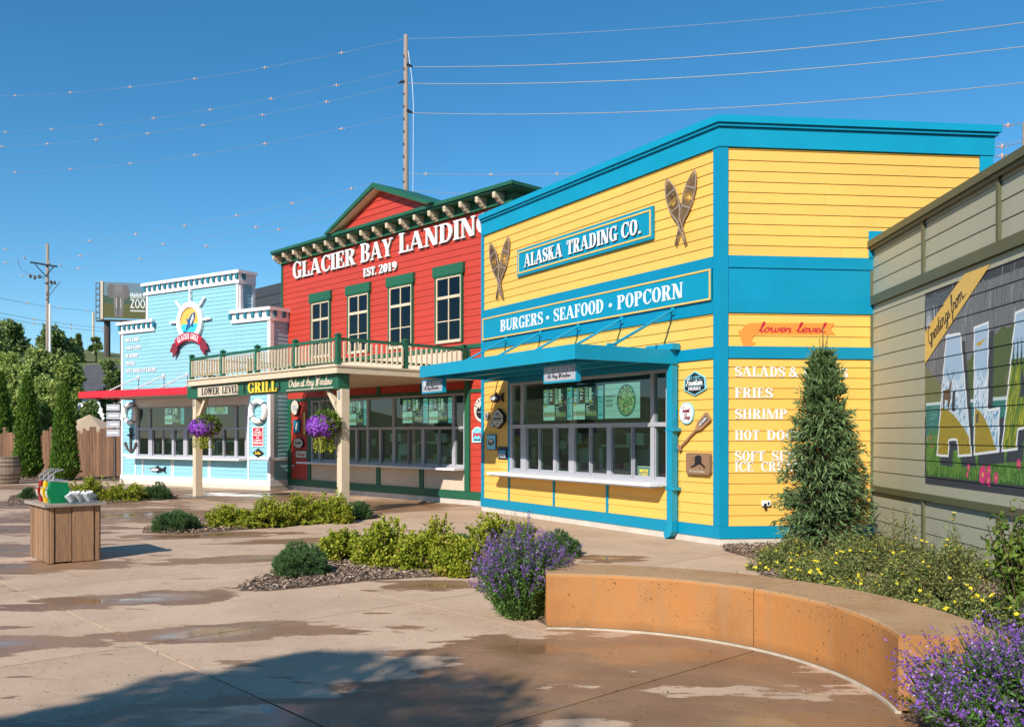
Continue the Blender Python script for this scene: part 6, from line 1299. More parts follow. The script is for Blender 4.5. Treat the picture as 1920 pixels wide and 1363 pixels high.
# --- the spruce
def spruce(x, y, H_, r, label):
    t = thing('spruce_tree', label, 'spruce', T((x, y, 0)))
    MB().tube([(0, 0, 0), (.01, 0, H_*.6), (0, 0, H_)], .055, 8, .006).ob('trunk', BRK, t)
    nb = 900; zf = RNG.random(nb)**.92; z0 = .04+zf*(H_*.89); rad = r*np.clip((1-z0/H_)*1.6, .06, 1)*(.62+.46*RNG.random(nb))*np.where(zf < .12, .72+1.6*zf, 1); az = RNG.random(nb)*6.283
    A = np.stack([np.zeros(nb), np.zeros(nb), z0], 1); out = np.stack([np.cos(az), np.sin(az), np.zeros(nb)], 1); rise = np.where(zf > .75, .45, -.05)*rad
    B = A+out*rad[:, None]+np.array([0, 0, 1])*(rise+RNG.normal(size=nb)*.04)[:, None]; B[:, 2] = np.maximum(B[:, 2], .05)
    new('branches', stems('branches', A, B, .006, BRK), t)
    # twigs along each branch, needles along each twig
    kt = 12; s = .22+.80*RNG.random((nb, kt))**.8; TP = (A[:, None]+(B-A)[:, None]*s[..., None]+RNG.normal(size=(nb, kt, 3))*.022).reshape(-1, 3)
    TD = unit((out*.9)[:, None]+RNG.normal(size=(nb, kt, 3))*.55+np.array([0, 0, -.30])+np.where(zf > .7, 1.2, 0)[:, None, None]*np.array([0, 0, 1])).reshape(-1, 3); tl = .075+.05*RNG.random(len(TP))
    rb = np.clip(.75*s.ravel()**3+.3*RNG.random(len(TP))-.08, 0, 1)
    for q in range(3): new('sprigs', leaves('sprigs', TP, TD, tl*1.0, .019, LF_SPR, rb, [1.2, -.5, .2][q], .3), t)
    kn = 22; u = RNG.random((len(TP), kn)); P = TP[:, None]+TD[:, None]*(u*tl[:, None])[..., None]; D = TD[:, None]*.9+unit(RNG.normal(size=(len(TP), kn, 3)))*.8
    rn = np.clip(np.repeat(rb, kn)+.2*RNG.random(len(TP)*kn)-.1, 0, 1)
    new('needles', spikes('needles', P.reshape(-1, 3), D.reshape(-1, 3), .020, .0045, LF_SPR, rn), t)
    k = 60; P = np.zeros((k*30, 3)); lead = RNG.random((3, 1)); 
    ld = np.array([[0, 0, H_*.9], [0.01, 0, H_*.9], [-.02, 0, H_*.86]]); le = np.array([[0.0, 0, H_+.12], [.07, 0, H_-.02], [-.05, 0, H_-.06]])
    q = RNG.random((3, 200)); P = ld[:, None]+(le-ld)[:, None]*q[..., None]; D = (le-ld)[:, None]*2+RNG.normal(size=(3, 200, 3))*.5
    new('leader_needles', spikes('leader', P.reshape(-1, 3), D.reshape(-1, 3), .03, .006, LF_SPR), t)
    # dry twigs near the foot
    n = 170; a = RNG.random(n)*6.28; rr = r*(.3+.65*RNG.random(n)); z = .05+.30*RNG.random(n); A = np.stack([np.cos(a)*rr*.6, np.sin(a)*rr*.6, z+.1], 1); B = np.stack([np.cos(a)*rr*1.05, np.sin(a)*rr*1.05, z], 1)+RNG.normal(size=(n, 3))*.05
    new('dead_twigs', stems('dead', A, B, .003, mat('dead_twig', (.26, .16, .09), .9)), t)
    return t
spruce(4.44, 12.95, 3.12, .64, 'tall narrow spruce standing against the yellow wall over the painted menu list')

# --- arborvitae columns
def arbor(x, y, H_, r, label, n=9000):
    t = thing('arborvitae', label, 'conifer', T((x, y, 0)), 'columnar evergreens along the picket fence')
    z = RNG.random(n)**.9; prof = np.clip(np.minimum(z*6+.55, 1)*(1-z**1.5)**.75, .03, 1); az = RNG.random(n)*6.283; rad = r*prof*(.62+.42*RNG.random(n)**.5)*(1+.08*np.sin(az*4+z*9))
    P = np.stack([np.cos(az)*rad, np.sin(az)*rad, .05+z*H_], 1); D = np.stack([np.cos(az)*.35, np.sin(az)*.35, np.ones(n)], 1)+RNG.normal(size=(n, 3))*.3
    new('foliage', leaves('foliage', P, D, .16, .07, LF_ARB, None, .1), t); MB().tube([(0, 0, 0), (0, 0, H_*.9)], .05, 6, .01).ob('trunk', BRK, t)
for (px, pw, yt_, yb_, lb) in ((2, 40, 704, 890, 'columnar evergreen cut by the left picture edge'), (52, 46, 710, 897, 'light columnar evergreen beside the barrel'), (121, 46, 726, 901, 'dark columnar evergreen in front of the picket fence')):
    X, Y = gnd(px, yb_); arbor(X, Y, EYE+(HY-yt_)/F*Y, pw/2*Y/F, lb)

# --- broad trees and far conifers
def tree(x, y, zb_, H_, r, m, label, name='broadleaf_tree', nc=46, nl=190, ls=.16, low=.25, grp='trees beyond the fence'):
    t = thing(name, label, 'tree', T((x, y, zb_)), grp)
    tr = MB().tube([(0, 0, -.5), (.05*r, 0, H_*.35), (0, .03*r, H_*.75)], .05*H_**.7, 8, .02*H_**.6)
    C_k = unit(RNG.normal(size=(nc, 3)))*(RNG.random((nc, 1))**.4)*.78; c0 = np.array([0, 0, H_*(low+1)/2]); sc3 = np.array([r, r, H_*(1-low)/2]); C_k = c0+C_k*sc3
    for c in C_k[:14]: tr.tube([(0, 0, max(H_*low*.7, c[2]*.45)), (c[0]*.5, c[1]*.5, c[2]*.75), tuple(c)], .016*H_**.7, 5, .01)
    tr.ob('trunk', BRK, t)
    cr = .30*r*(.6+.7*RNG.random(nc)); P = C_k[:, None]+unit(RNG.normal(size=(nc, nl, 3)))*(cr[:, None, None]*(.55+.5*RNG.random((nc, nl, 1))))*np.array([1, 1, .85]); D = RNG.normal(size=(nc, nl, 3))
    new('crown', leaves('crown', P.reshape(-1, 3), D.reshape(-1, 3), ls, ls*.6, m, np.clip(np.repeat(RNG.random(nc), nl)*.5+.5*RNG.random(nc*nl), 0, 1)), t); return t
def conifer(x, y, zb_, H_, r, m, label, n=5000, ls=.25, grp='trees beyond the fence'):
    t = thing('conifer_tree', label, 'tree', T((x, y, zb_)), grp); z = RNG.random(n)**1.3; az = RNG.random(n)*6.283
    tier = .75+.25*np.cos(z*H_*7+az*1.3); rad = r*(1-z)*(.35+.7*RNG.random(n)**.6)*tier; P = np.stack([np.cos(az)*rad, np.sin(az)*rad, .08*H_+z*H_*.92-rad*.15], 1); D = np.stack([np.cos(az), np.sin(az), np.full(n, -.1)], 1)+RNG.normal(size=(n, 3))*.4
    new('crown', leaves('crown', P, D, ls, ls*.35, m), t); MB().tube([(0, 0, -.5), (0, 0, H_*.97)], .02*H_, 6, .01).ob('trunk', BRK, t)
def far(px, ytop, ybot, wpx, Y, f, m, label, **k):
    zb_ = EYE+(HY-ybot)/F*Y; H_ = (ybot-ytop)/F*Y; return f((px-CX)/F*Y, Y, zb_, H_, wpx/2*Y/F, m, label, **k)
def hz_(x, y):
    k = max(0, min(1, (y-44)/95)); k = k*k*(3-2*k); lat = max(0, min(1, (-x+20)/90)) if x < 20 else 0; return k*(16+1.5*math.sin(x*.03)+math.sin(y*.05))*(.35+.65*lat)
def fart(px, ytop, wpx, Y, f, m, label, **k):
    X = (px-CX)/F*Y; zb_ = hz_(X, Y)-.2; return f(X, Y, zb_, EYE+(HY-ytop)/F*Y-zb_, wpx/2*Y/F, m, label, **k)
fart(8, 592, 84, 92, tree, LF_D, 'tall dark tree at the left picture edge on the hill', ls=.5, low=.2)
fart(-40, 600, 120, 85, tree, LF_D, 'dark tree just outside the left picture edge', ls=.5, low=.2)
fart(105, 606, 80, 88, tree, LF_D, 'dark round tree on the hill behind the utility pole', ls=.42, low=.25)
fart(20, 640, 110, 58, tree, LF_M, 'mid green tree mass above the fence at the left', ls=.26, low=.05, nc=60)
fart(72, 618, 70, 50, tree, LF_L, 'pale green young tree with upright limbs above the light evergreen', ls=.22, low=.1, nc=50)
fart(122, 634, 84, 54, tree, LF_M, 'bushy green tree behind the dark columnar evergreen', ls=.22, low=.0, nc=60)
fart(98, 690, 80, 46, tree, LF_M, 'low mid green tree right behind the picket fence', ls=.18, low=.0, nc=50)
fart(30, 700, 100, 44, tree, LF_M, 'low tree with rusty tips behind the fence at the left', ls=.18, low=.0, nc=50)
fart(210, 650, 52, 56, tree, LF_D, 'green tree just left of the blue building', ls=.2, low=.0, nc=50)
fart(168, 735, 44, 50, tree, LF_D, 'small dark tree above the canvas umbrella', ls=.2, low=.0)
fart(147, 627, 22, 118, conifer, LF_D, 'small lone spruce on the mown hill top', ls=.35)
fart(180, 631, 24, 120, tree, LF_D, 'small leaning pine on the hill top beside the billboard post', ls=.4, low=.3, nc=12, nl=100)
for px, yt_, w, Y in ((196, 652, 30, 88), (222, 654, 34, 84), (60, 650, 60, 76)): fart(px, yt_, w, Y, tree, LF_L, {196: 'yellow green shrub on the hill slope below the billboard', 222: 'shrub on the hill slope at the blue building edge', 60: 'green tree between pole and left edge'}[px], ls=.25, low=0, nc=24, nl=120)
# trees behind the viewer that shade the foreground paving and show in the window glass
G2 = 'shade trees behind the viewer'
tree(-6.4, -3.1, 0, 8.0, 1.05, LF_D, 'slim shade tree behind the viewer shading the left foreground', nc=24, nl=260, ls=.16, low=.52, grp=G2)
tree(-6.0, -4.2, 0, 8.4, 1.95, LF_D, 'shade tree behind the viewer casting the foreground shadow', nc=24, nl=260, ls=.16, low=.52, grp=G2)
for i, (x, y, h, r) in enumerate(((-22, -16, 12, 5), (-13, -24, 15, 6), (8, -22, 12, 5), (17, -14, 12, 5.5), (22, -2, 9, 4.4), (-30, -6, 12, 5), (0, -30, 16, 6), (-24, -30, 16, 6), (14, -30, 15, 6))): tree(x, y, 0, h, r, LF_D, 'grove tree behind the viewer, '+('left of centre', 'tall, left', 'right', 'far right', 'beside the plaza at the right', 'far left', 'tall, straight behind', 'tall, in the far left corner', 'tall, in the far right corner')[i], nc=40, nl=160, ls=.35, low=.1, grp=G2)

# ================================================================ fence, barrel, umbrellas, house
fa, fb = (-27, 37.5), (-13.4, 35.6)
ff = fr2(fa, fb); t = thing('picket_fence', 'tall brown wooden picket fence with uneven tops behind the evergreens', 'fence', ff.M); FL = math.hypot(fb[0]-fa[0], fb[1]-fa[1])
pk = [MB().prism([(0, 0), (.138, 0), (.138, h-.03), (.11, h), (.03, h), (0, h-.03)], -.02, .0).me(FENCE) for h in (1.78, 1.85, 1.93, 1.72, 2.0)]
for i in range(int(FL/.145)): new('picket', pk[int(RNG.integers(0, 5))], t, ff.M @ T((i*.145, 0, 0)))
for z in (.4, 1.6): MB().box(0, FL, .001, .05, z, z+.09).ob('rail', FENCE, t, ff.M)
X, Y = gnd(12, 907); t = thing('oak_barrel', 'old wooden barrel with iron hoops at the left picture edge', 'barrel', T((X, Y, 0)))
pr = lambda q: .36+.09*math.sin(math.pi*q); ns_ = 22
for i in range(ns_):
    a0, a1 = 2*math.pi*i/ns_+.006, 2*math.pi*(i+1)/ns_-.006; v = []
    for k in range(9): q = k/8; v += [(pr(q)*math.cos(a0), pr(q)*math.sin(a0), .93*q), (pr(q)*math.cos(a1), pr(q)*math.sin(a1), .93*q)]
    MB().add(v, [(2*k, 2*k+1, 2*k+3, 2*k+2) for k in range(8)]).ob('stave', BARR, t)
MB().lathe([(pr(0)-.01, .02), (pr(.5)-.012, .46), (pr(1)-.01, .9)], 22).ob('barrel_head', BARR, t)
for q in (.04, .2, .34, .66, .8, .95): MB().lathe([(pr(q)-.01, .93*q-.02), (pr(q)+.008, .93*q-.02), (pr(q)+.008, .93*q+.02), (pr(q)-.01, .93*q+.02)], 26).ob('hoop', IRON, t)
for (px, py, Y, w, lb) in ((168, 777, 46, 1.75, 'tan canvas patio umbrella peeping over the picket fence'), (28, 781, 48, 1.6, 'tan patio umbrella over the fence behind the light evergreen'), (75, 783, 50, 1.5, 'tan patio umbrella over the fence between the two evergreens')):
    X = (px-CX)/F*Y; zt_ = EYE+(HY-py)/F*Y; t = thing('patio_umbrella', lb, 'umbrella', T((X, Y, 0)), 'canvas umbrellas beyond the fence'); mb = MB(); n = 8
    for i in range(n):
        a, b = 2*math.pi*i/n, 2*math.pi*(i+1)/n; e = [(w*math.cos(q), w*math.sin(q)) for q in (a, b)]
        mb.add([(0, 0, zt_), (e[0][0], e[0][1], zt_-.85), (e[1][0], e[1][1], zt_-.85), (e[0][0], e[0][1], zt_-1.05), (e[1][0], e[1][1], zt_-1.05)], [(0, 1, 2), (1, 3, 4, 2)])
    mb.ob('canopy', TAN, t); MB().tube([(0, 0, 0), (0, 0, zt_)], .03, 6).ob('pole', IRON, t)
Y = 62; t = thing('far_house', 'far white sided house with a dark grey roof among the trees', 'house', T(((182-CX)/F*Y, Y, 0))); hx = (182-CX)/F*Y; hf = Fr(hx-1.3, Y, 0)
for i in range(16): new('siding_board', board_me(3.4, .2, .03, WHT), t, hf.M @ T((0, 0, 1+i*.21)))
MB().box(0, 3.4, .001, 4, 0, 4.4).ob('wall', WHT, t, hf.M); RFM = mat('grey_shingle', (.07, .07, .08), .9, .2)
MB().add([(-.4, -.5, 4.3), (3.8, -.5, 4.3), (3.8, 2, 6.6), (-.4, 2, 6.6), (-.4, 4.5, 4.3), (3.8, 4.5, 4.3)], [(0, 1, 2, 3), (3, 2, 5, 4), (0, 3, 4), (1, 5, 2)]).ob('roof', RFM, t, hf.M)

# ================================================================ condiment crate
b0, b1, b2 = gnd(93, 1058), gnd(187, 1050), gnd(38, 1045)
cf = fr2(b0, b1); wa = math.hypot(b1[0]-b0[0], b1[1]-b0[1]); wb = math.hypot(b2[0]-b0[0], b2[1]-b0[1]); hc = .745
ct = thing('wooden_crate_stand', 'weathered wooden crate stand holding the condiment pumps', 'crate', cf.M)
MB().box(.02, wa-.02, .02, wb-.02, .04, hc-.01).ob('crate_core', DRK, ct, cf.M)
xs = [0, .055, .27, wa-.075, wa]
def plank(a, b, y0, y1, fr, z0=.012, z1=hc): MB().box(a+.007, b-.007, y0, y1, z0+.004*((a*100) % 3), z1).ob('plank', WOODG, ct, fr.M)
for i in range(4): plank(xs[i], xs[i+1], -.016+(.010 if i % 2 else 0), .02, cf)
cl = Fr(*b0, math.atan2(-(cf.uy.y), -(cf.uy.x))) ; k = 7
for i in range(k): MB().box(.004 if i else .02, wb/k-.004, -.01+.005*(i % 2), .02, .012, hc).ob('plank', WOODG, ct, Fr(*tuple(cf.w(0, wb*(i+1)/k, 0))[:2], math.atan2(-cf.uy.y, -cf.uy.x)).M)
fb2 = Fr(*tuple(cf.w(wa, 0, 0))[:2], math.atan2(cf.uy.y, cf.uy.x))
for i in range(5): MB().box(wb*i/5+.004, wb*(i+1)/5-.004, -.012, .02, .012, hc).ob('plank', WOODG, ct, fb2.M)
for i in range(7): MB().box(-.07, wa+.07, -.06+(wb+.12)*i/7+.003, -.06+(wb+.12)*(i+1)/7-.003, hc+.001, hc+.036).ob('top_board', WOODT, ct, cf.M)
# pump dispensers stand side by side, long side across the crate
CM = {'red': mat('red_plastic', (.33, .015, .012), .3, .03, rnd=0), 'yellow': mat('yellow_plastic', (.85, .52, .01), .3, .03, rnd=0), 'green': mat('green_plastic', (.0, .21, .075), .3, .03, rnd=0)}
ztop = hc+.0362
for i, (nm, px) in enumerate((('red', 62), ('yellow', 76), ('green', 88))):
    yy = .22+.25*(2-i); M = cf.M @ T((.02+.0*i, yy, ztop)); t = thing('condiment_pump', nm+' condiment pump dispenser on the crate', 'condiment dispenser', M, 'condiment pumps on the crate'); m = CM[nm]
    prof = [(x*.66, z) for x, z in [(.05, 0), (.30, 0), (.36, .05), (.40, .16), (.40, .20), (.375, .225), (.37, .27), (.06, .29), (.04, .27), (.03, .20), (-.01, .185), (-.015, .13), (.03, .06)]]
    MB().prism(prof, -.065, .065).ob('tub', m, t, M); MB().box(.03, .25, -.07, .07, .291, .302).ob('lid', STEEL, t, M)
    MB().prism([(-.012, .11), (.004, .075), (.0035, .15), (-.014, .17)], -.03, .03).ob('front_label', BEI, t, M)
    for s in (-.03, .03): MB().lathe([(.012, .0), (.012, .02), (.004, .028)], 8).ob('knob', STEEL, t, M @ T((.0, s, .19)))
    sp = MB().tube([(.06, 0, .30), (.02, 0, .33), (.05, 0, .37), (.11, 0, .42), (.20, 0, .445)], .011, 6); sp.tube([(.08, 0, .30), (.08, 0, .385)], .016, 8); sp.ob('pump_lever', STEEL, t, M)
M = cf.M @ T((.20, -.045, ztop)); CLR = mat('frosted_plastic', (.62, .68, .72), .25, .03, rnd=0)
t = thing('cup_bin', 'clear plastic bin filled with small white cups on the crate', 'bin', M @ T((0, 0, 0)))
pl = MB(); bw_, bd_ = .38, .18
for (a, b, c, d) in ((0, bw_, 0, .004), (0, bw_, bd_-.004, bd_), (0, .004, .004, bd_-.004), (bw_-.004, bw_, .004, bd_-.004)): pl.box(a, b, c, d, .004, .115)
pl.box(0, bw_, 0, bd_, 0, .0039); pl.ob('bin_wall', glassmat('bin_plastic', (.93, .96, .97), .03, .2), t, M)
for i in range(9):
    a = .045+.036*i; q = M @ T((a, .05+.04*(i % 3), .07+.03*(i % 2))) @ RY(R(-30+35*((i*7) % 3))) @ RX(R(15*(i % 2)))
    c = thing('paper_cup_stack', 'small stack of white paper cups in the clear bin', 'cups', q, 'white cups in the clear bin'); MB().lathe([(.028, -.05), (.042, .05), (.042, .055), (.038, .055), (.03, .02)], 12).ob('cup', W_, c, q)

# ================================================================ hanging baskets
def basket(px, py, d, label, rx=.40):
    u, z = pf.at(px, py, d); M = pf.M @ T((u, -d, z)); t = thing('hanging_flower_basket', label, 'hanging basket', M, 'hanging flower baskets on the porch posts')
    wire = MB()
    for i in range(14): a = 6.283*i/14; wire.tube([(.19*math.cos(a), .19*math.sin(a), 0), (.17*math.cos(a), .17*math.sin(a), -.12), (.07*math.cos(a), .07*math.sin(a), -.24)], .004, 4)
    wire.ob('wire_frame', IRON, t); MB().lathe([(.05, -.24), (.14, -.16), (.18, -.02), (.16, 0)], 14).ob('coir_liner', mat('coir', (.20, .11, .05), .95, .3, 20), t, smooth=True)
    for i in range(3): a = 2.09*i; MB().tube([(.19*math.cos(a), .19*math.sin(a), 0), (0, 0, .75)], .004, 4).ob('chain', IRON, t)
    n = 2300; d_ = unit(RNG.normal(size=(n, 3))); P = d_*np.array([rx, rx*.8, .26])*(.6+.5*RNG.random((n, 1)))+np.array([0, 0, .04]); new('leaves', leaves('leaves', P, RNG.normal(size=(n, 3)), .06, .035, LF_S), t)
    n = 420; d_ = unit(RNG.normal(size=(n, 3))+np.array([0, -.8, .1])); P = d_*np.array([rx*1.05, rx*.9, .25])*(.9+.2*RNG.random((n, 1)))+np.array([-.08, -.03, -.03]); new('petunias', flowers5(P, d_, .042, PUR, 'petunias'), t)
    n = 520; k = 7; c = RNG.normal(size=(k, 2))*.13; j = RNG.integers(0, k, n); s = RNG.random(n); P = np.stack([c[j, 0]+RNG.normal(size=n)*.03, c[j, 1]-.05+RNG.normal(size=n)*.03, -.12-.42*s], 1); new('trailing_vine', leaves('vine', P, RNG.normal(size=(n, 3))*.4+np.array([0, 0, -1]), .055, .032, leafmat('vine_leaf', (.22, .28, .02), (.5, .5, .06), None, .3)), t)
basket(388, 800, .38, 'purple hanging flower basket on the left porch post'); basket(611, 797, .34, 'purple hanging flower basket on the right porch post', .36)

# ================================================================ poles, lines, billboard
Yp = 65; xp = (761-CX)/F*Yp; ztp = EYE+(HY-66)/F*Yp
t = thing('tall_utility_pole', 'tall weathered utility pole rising behind the red building pediment', 'utility pole', T((xp, Yp, 0)))
MB().tube([(0, 0, -1), (0, 0, ztp*.5), (0, 0, ztp)], .27, 10, .15).ob('pole_shaft', POLEW, t, smooth=True)
for py, s in ((126, 1), (157, -1), (212, 1)): z = EYE+(HY-py)/F*Yp; MB().tube([(s*.1, -.15, z+.15), (s*.5, -.15, z-.05)], .10, 6, .05).ob('insulator', BLK, t)
bolts = MB()
for z in np.arange(8, ztp-1, .9): bolts.box(-.22, -.12, -.24, -.16, z, z+.12)
bolts.ob('step_bolt', IRON, t); MB().tube([(.17, -.1, ztp-1.2), (.45, -.1, ztp-3.2), (.55, -.1, ztp-5), (.5, -.1, ztp-14)], .025, 4).ob('ground_wire', STEEL, t)
WIRE = mat('line_wire', (.24, .24, .26), .5, .05, metal=0); MARK = mat('line_marker', (.60, .38, .28), .5)
def line(P0, P1, sag, marks, label, r=.022, grp='overhead power lines'):
    t = thing('power_line', label, 'power line', T(P0), grp); n = 24; P0 = Vector(P0); P1 = Vector(P1)
    f = lambda s: P0.lerp(P1, s)-Vector((0, 0, sag*4*s*(1-s))); MB().tube([f(i/n) for i in range(n+1)], r, 4).ob('wire', WIRE, t, I4)
    mk = MB().lathe([(.02, -.12), (.06, -.035), (.06, .035), (.02, .12)], 6).box(-.22, .22, -.02, .02, -.015, .015).me(MARK)
    for s in marks: p = f(s); new('line_marker', mk, t, T(p))
ev = lambda a, b, n: [a+(b-a)*i/(n-1) for i in range(n)]
words_r = ['topmost thick wire to the right of the tall pole', 'second thick wire to the right of the tall pole', 'third thick wire to the right of the tall pole', 'wire with markers low to the right of the tall pole', 'lowest faint wire right of the tall pole', 'faint top wire right of the tall pole']
for i, (pa, pb, Ye, r_, sg, mk) in enumerate((((765, 126), (1935, 41), 52, .045, .7, []), ((765, 157), (1935, 86), 52, .045, .7, []), ((765, 212), (1935, 154), 52, .045, .7, []), ((765, 326), (1935, 262), 62, .03, .8, ev(.03, .9, 9)), ((765, 359), (1900, 352), 66, .03, .5, []), ((765, 73), (1935, -20), 54, .018, .6, []))):
    line(pt(*pa, Yp), pt(*pb, Ye), sg, mk, words_r[i], r_*.6)
words_l = ['topmost faint wire left of the tall pole', 'second wire with markers left of the tall pole', 'third wire with markers left of the tall pole', 'fourth wire with markers left of the tall pole', 'fifth wire with markers sinking behind the red pediment', 'sixth faint wire left of the pediment', 'seventh faint wire low over the red roof']
for i, (pa, pb, Ye, mk) in enumerate((((757, 74), (-20, 181), 84, ev(.12, .92, 6)), ((757, 131), (-20, 249), 84, ev(.13, .95, 7)), ((757, 158), (-20, 276), 84, ev(.15, .96, 7)), ((757, 216), (-20, 325), 84, ev(.12, .92, 6)), ((757, 328), (-20, 470), 84, ev(.1, .95, 8)), ((757, 360), (-20, 494), 84, ev(.3, .95, 4)), ((757, 368), (-20, 522), 84, ev(.25, .9, 5)))):
    line(pt(*pa, Yp), pt(*pb, Ye), .9, mk, words_l[i], .009)
for i, (a, b) in enumerate((((-20, 555), (175, 583)), ((-20, 583), (210, 616)), ((-20, 592), (210, 622)))): line(pt(*a, 74), pt(*b, 100), .2, ev(.3, .9, 3), ('upper', 'middle', 'lowest')[i]+' thin wire crossing the small utility pole', .02)
Yq = 75; xq = (89-CX)/F*Yq; zq = EYE+(HY-457)/F*Yq; g0 = hz_(xq, Yq)-1
t = thing('utility_pole', 'smaller utility pole with a crossarm above the left trees', 'utility pole', T((xq, Yq, g0)))
MB().tube([(0, 0, 0), (0, 0, zq-g0)], .17, 8, .12).ob('pole_shaft', POLEW, t, smooth=True); MB().tube([(.25, -.1, 0), (.25, -.1, EYE+(HY-570)/F*Yq-g0)], .09, 6).ob('conduit', WHT, t)
za_ = EYE+(HY-497)/F*Yq-g0; ra = RY(R(12)) @ RZ(R(-25)); Ma = T((xq-.15, Yq-.2, g0+za_))
MB().box(-1.7, 1.5, -.06, .06, -.07, .07, ra).ob('crossarm', BLK, t, Ma)
for s in (-1, 1): MB().tube([(s*.75, 0, -.1-s*.1), (.1, .0, -.95)], .04, 5).ob('arm_brace', BLK, t, Ma)
for x_ in (-1.65, .4, 1.35): MB().lathe([(.05, .05), (.10, .12), (.04, .2), (.08, .28), (.03, .34)], 8).ob('insulator', GREYS, t, Ma @ T((x_, 0, .05-x_*.2)))
for (x_, z_) in ((-1.1, -1.0), (-.75, -1.15), (-.35, -1.05), (.6, -1.5), (.9, -1.55)): MB().tube([(0, 0, z_), (x_, -.1, z_+.1)], .03, 4).lathe([(.08, 0), (.12, .12), (.05, .3)], 8, T((x_, -.1, z_-.1))).ob('switch_arm', IRON, t, Ma)
MB().tube([(.12, 0, -2.9), (1.3, 0, -1.4)], .03, 4).tube([(.12, 0, -2.5), (.7, 0, -1.5)], .03, 4).tube([(-2.2, 0, .4), (-2.0, 0, -.3), (-1.3, 0, -.8), (-1.1, 0, -1.2)], .02, 4).ob('guy_strut', IRON, t, Ma)
# billboard
Yb = 127; pa, pb = pt(194, 556, Yb), pt(300, 575, Yb+2); fbd = fr2(pa[:2], (pb[0], pb[1])); 
Wb = math.hypot(pb[0]-pa[0], pb[1]-pa[1]); zt_ = EYE+(HY-526)/F*Yb-.2; zb_ = EYE+(HY-588)/F*Yb-.6
im = Img(500, 260, (.16, .24, .28, 1)); im.rect(0, 0, 1, .42, (.10, .10, .03), .2); im.rect(0, .40, 1, .62, (.05, .09, .06), .25); im.rect(0, .62, 1, 1, (.14, .22, .28), .03)
E = (.17, .155, .15); im.ell(.14, .76, .075, .20, (.14, .125, .12), .12); im.ell(.385, .74, .075, .20, (.14, .125, .12), .12); im.poly([(.20, .04), (.33, .04), (.36, .45), (.36, .8), (.31, .95), (.22, .95), (.17, .8), (.18, .45)], E, .12); im.poly([(.245, .02), (.28, .02), (.295, .6), (.23, .6)], (.11, .10, .10), .1); im.ell(.265, .82, .06, .13, (.20, .185, .18), .1)
for x_ in (.225, .30): im.poly([(x_, .28), (x_+.012, .28), (x_+.01, .55), (x_-.005, .55)], (.5, .48, .42))
im.text("OMAHA'S", .47, .60, .725, .72, (.8, .8, .8), so=0, T=.2, t=.13) ; im.text('ZOO', .47, .30, .735, .54, (.85, .85, .85), so=0, T=.14, t=.12); im.text('& AQUARIUM', .42, .20, .80, .26, (.8, .8, .8), so=0, T=.16, t=.12) if False else im.rect(.47, .20, .735, .24, (.6, .6, .6)); im.rect(.47, .565, .735, .59, (.6, .6, .6))
bt = thing('billboard', 'zoo billboard with an elephant on steel posts behind the blue building', 'billboard', T(pa))
zB_ = im.image('billboard_print')
MB().box(0, Wb, -.15, 0, zb_, zt_).ob('poster_panel', imgmat('billboard_poster', zB_, fbd, 0, Wb, zb_, zt_, rough=.6), bt, fbd.M)
MB().box(-.35, -.02, -.25, .1, zb_-.2, zt_+.1).ob('edge_trim', CRM, bt, fbd.M); MB().box(-.3, Wb, -.4, .6, zb_-.4, zb_-.21).ob('catwalk', IRON, bt, fbd.M)
lf = Fr(pa[0]-.9, pa[1]+1.0, R(10)); lat = MB()
for k_ in range(7): z = zb_+(zt_-zb_)*k_/6; lat.box(-.6, .45, -.06, .06, z-.05, z+.05)
for q in (-.6, -.1, .4): lat.box(q-.05, q+.05, .07, .17, zb_-.3, zt_)
for k_ in range(6): z = zb_+(zt_-zb_)*k_/6; lat.tube([(-.6, .2, z), (.4, .2, z+(zt_-zb_)/6)], .05, 4)
lat.ob('back_lattice', IRON, bt, lf.M); MB().box(-.7, .5, .2, 1.2, zb_-.3, zb_-.2).ob('catwalk', IRON, bt, lf.M)
for px in (201, 231): x_ = (px-CX)/F*(Yb+1); MB().tube([(x_, Yb+1, 5), (x_, Yb+1, zb_-.3)], .45, 8).ob('steel_post', IRON, bt, I4)
x_ = (175-CX)/F*130; t = thing('thin_mast', 'thin pale mast under the left end of the billboard', 'mast', T((x_, 130, 8))); MB().tube([(0, 0, 0), (0, 0, EYE+(HY-585)/F*130-8)], .16, 6).ob('mast_shaft', CRM, t)
# the lattice pole top behind the sage roof
Yx = 40; t = thing('utility_pole', 'top of a utility pole behind the sage building roof', 'utility pole', T(((1922-CX)/F*Yx, Yx, 0))); zz = EYE+(HY-232)/F*Yx
MB().tube([(0, 0, 0), (0, 0, zz)], .14, 8, .12).ob('pole_shaft', POLEW, t); MB().tube([(-.2, -.1, zz-1.3), (-.7, -.1, zz-1.75)], .05, 5).ob('pole_bracket', BLK, t)
for a, b, s in (((1921, 230), (1855, 240), [.3]), ((1920, 268), (1850, 275), [.4]), ((1920, 285), (1850, 300), [.4])): line(pt(*a, Yx), pt(b[0]-400, b[1]+40, Yx+20), .3, s and [s[0]*.15], {230: 'marked wire at the pole top behind the sage roof', 268: 'upper short wire behind the yellow cornice end', 285: 'lower short wire behind the yellow cornice end'}[a[1]], .02)

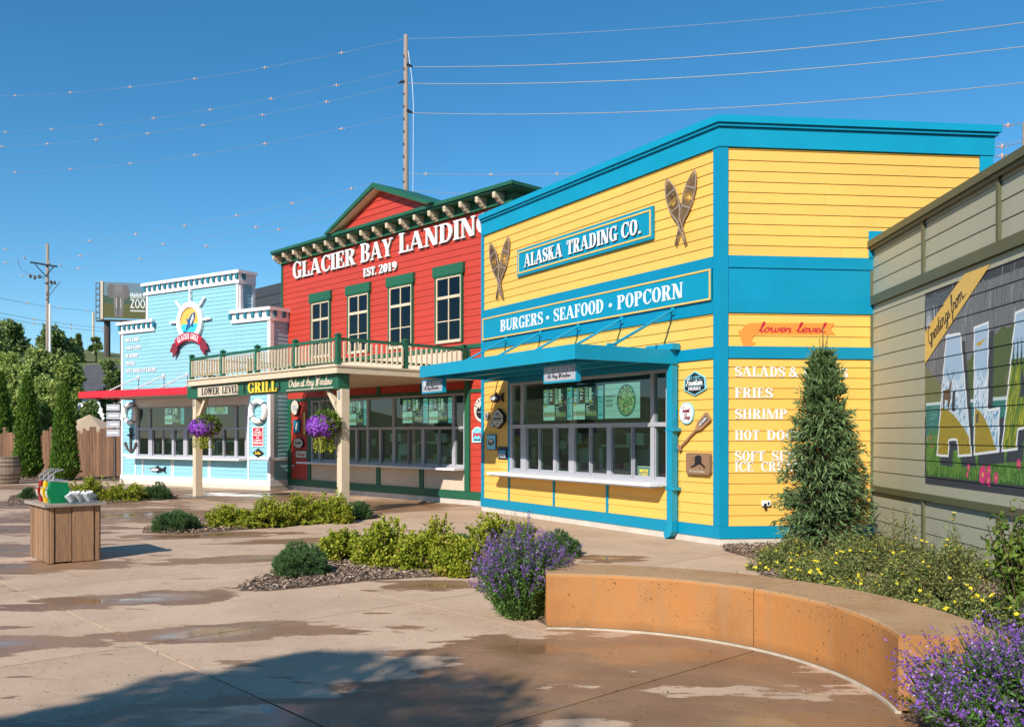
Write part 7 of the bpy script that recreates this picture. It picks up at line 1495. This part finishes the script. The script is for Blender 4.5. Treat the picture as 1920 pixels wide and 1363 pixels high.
# ================================================================ equipment on the kitchen counters
def kit(fr, px, kind, label, col, y=.9, sc_=1.0):
    u = fr.u(px, -y); zt0 = .92 if y > 2 else 1.0; M = fr.M @ T((u, y, zt0)); t = thing(kind, label, 'kitchen equipment', M, 'equipment behind the serving windows'); m = bpy.data.materials.get(col) or STEEL
    if kind == 'drink_machine': MB().box(-.25, .25, -.2, .3, 0, .12).box(-.25, .25, .1, .3, .1201, .5).box(-.25, .25, -.2, .3, .5001, .72).ob('machine_body', m, t); [MB().box(x-.02, x+.02, -.1, -.04, .42, .4999).ob('tap', BLK, t) for x in (-.16, 0, .16)]
    elif kind == 'cup_tower':
        mb = MB()
        for k in range(7): mb.lathe([(.04, k*.06), (.05, k*.06+.05), (.052, k*.06+.058)], 12)
        mb.ob('cup', W_, t, smooth=True)
    elif kind == 'heat_lamp_shelf': MB().box(-.45, .45, -.15, .15, .0, .04).box(-.45, .45, -.15, .15, .45, .5).box(-.45, -.41, -.15, .15, .0401, .4499).box(.41, .45, -.15, .15, .0401, .4499).ob('shelf_frame', STEEL, t); [MB().box(x-.1, x+.1, -.1, .1, .041, .1+.03*k).ob('food_tray', CRIM if k % 2 else GOLD, t) for k, x in enumerate((-.28, 0, .28))]
    else: MB().box(-.18, .18, -.15, .15, 0, .28).prism([(-.18, .2801), (.18, .2801), (.12, .36), (-.12, .36)], -.13, .13).ob('register_body', BLK, t); MB().prism([(-.14, .37), (.14, .37), (.14, .56), (-.14, .56)], -.03, .0).ob('register_screen', GREYS, t)
WC = MB
for fr, rt, pxs, nm in ((yf, yb, (1000, 1055, 1092, 1128, 1166, 1206), 'yellow'), (rf, rb, (648, 700, 752, 778, 810, 838), 'red'), (bf, bb_, (296, 320, 336, 402, 430), 'blue')):
    a, b_ = fr.u(pxs[0]-20, -.9), fr.u(pxs[-1]+14, -.9); MB().box(a, b_, .6, 1.2, .94, 1.0).box(a, b_, .65, 1.15, 0, .9399).ob('work_counter', STEEL, rt, fr.M)
    kinds = ['cup_tower', 'cash_register', 'drink_machine', 'cup_tower', 'heat_lamp_shelf', 'drink_machine']; pos_ = ['first from the left', 'second from the left', 'third from the left', 'fourth from the left', 'fifth from the left', 'farthest right']
    for k, px in enumerate(pxs): kit(fr, px, kinds[k], kinds[k].replace('_', ' ')+' behind the '+nm+' building window, '+pos_[k], 'steel')

# loose bits blown over the paving
nd = 1500; Q = np.stack([-9+12.5*RNG.random(nd), 3.5+13*RNG.random(nd)**1.3, np.full(nd, .004)], 1)
rr_ = np.hypot(Q[:, 0]-bc[0], Q[:, 1]-bc[1]); Q = Q[(rr_ < 2.0) | (Q[:, 0] < .2)]
tag(new('leaf_litter', leaves('leaf_litter', Q, RNG.normal(size=(len(Q), 3))*np.array([1, 1, .1]), .017, .010, leafmat('litter', (.02, .015, .01), (.10, .07, .04), (.30, .22, .08), 0, .9), None, 2, .1)), kind='stuff')
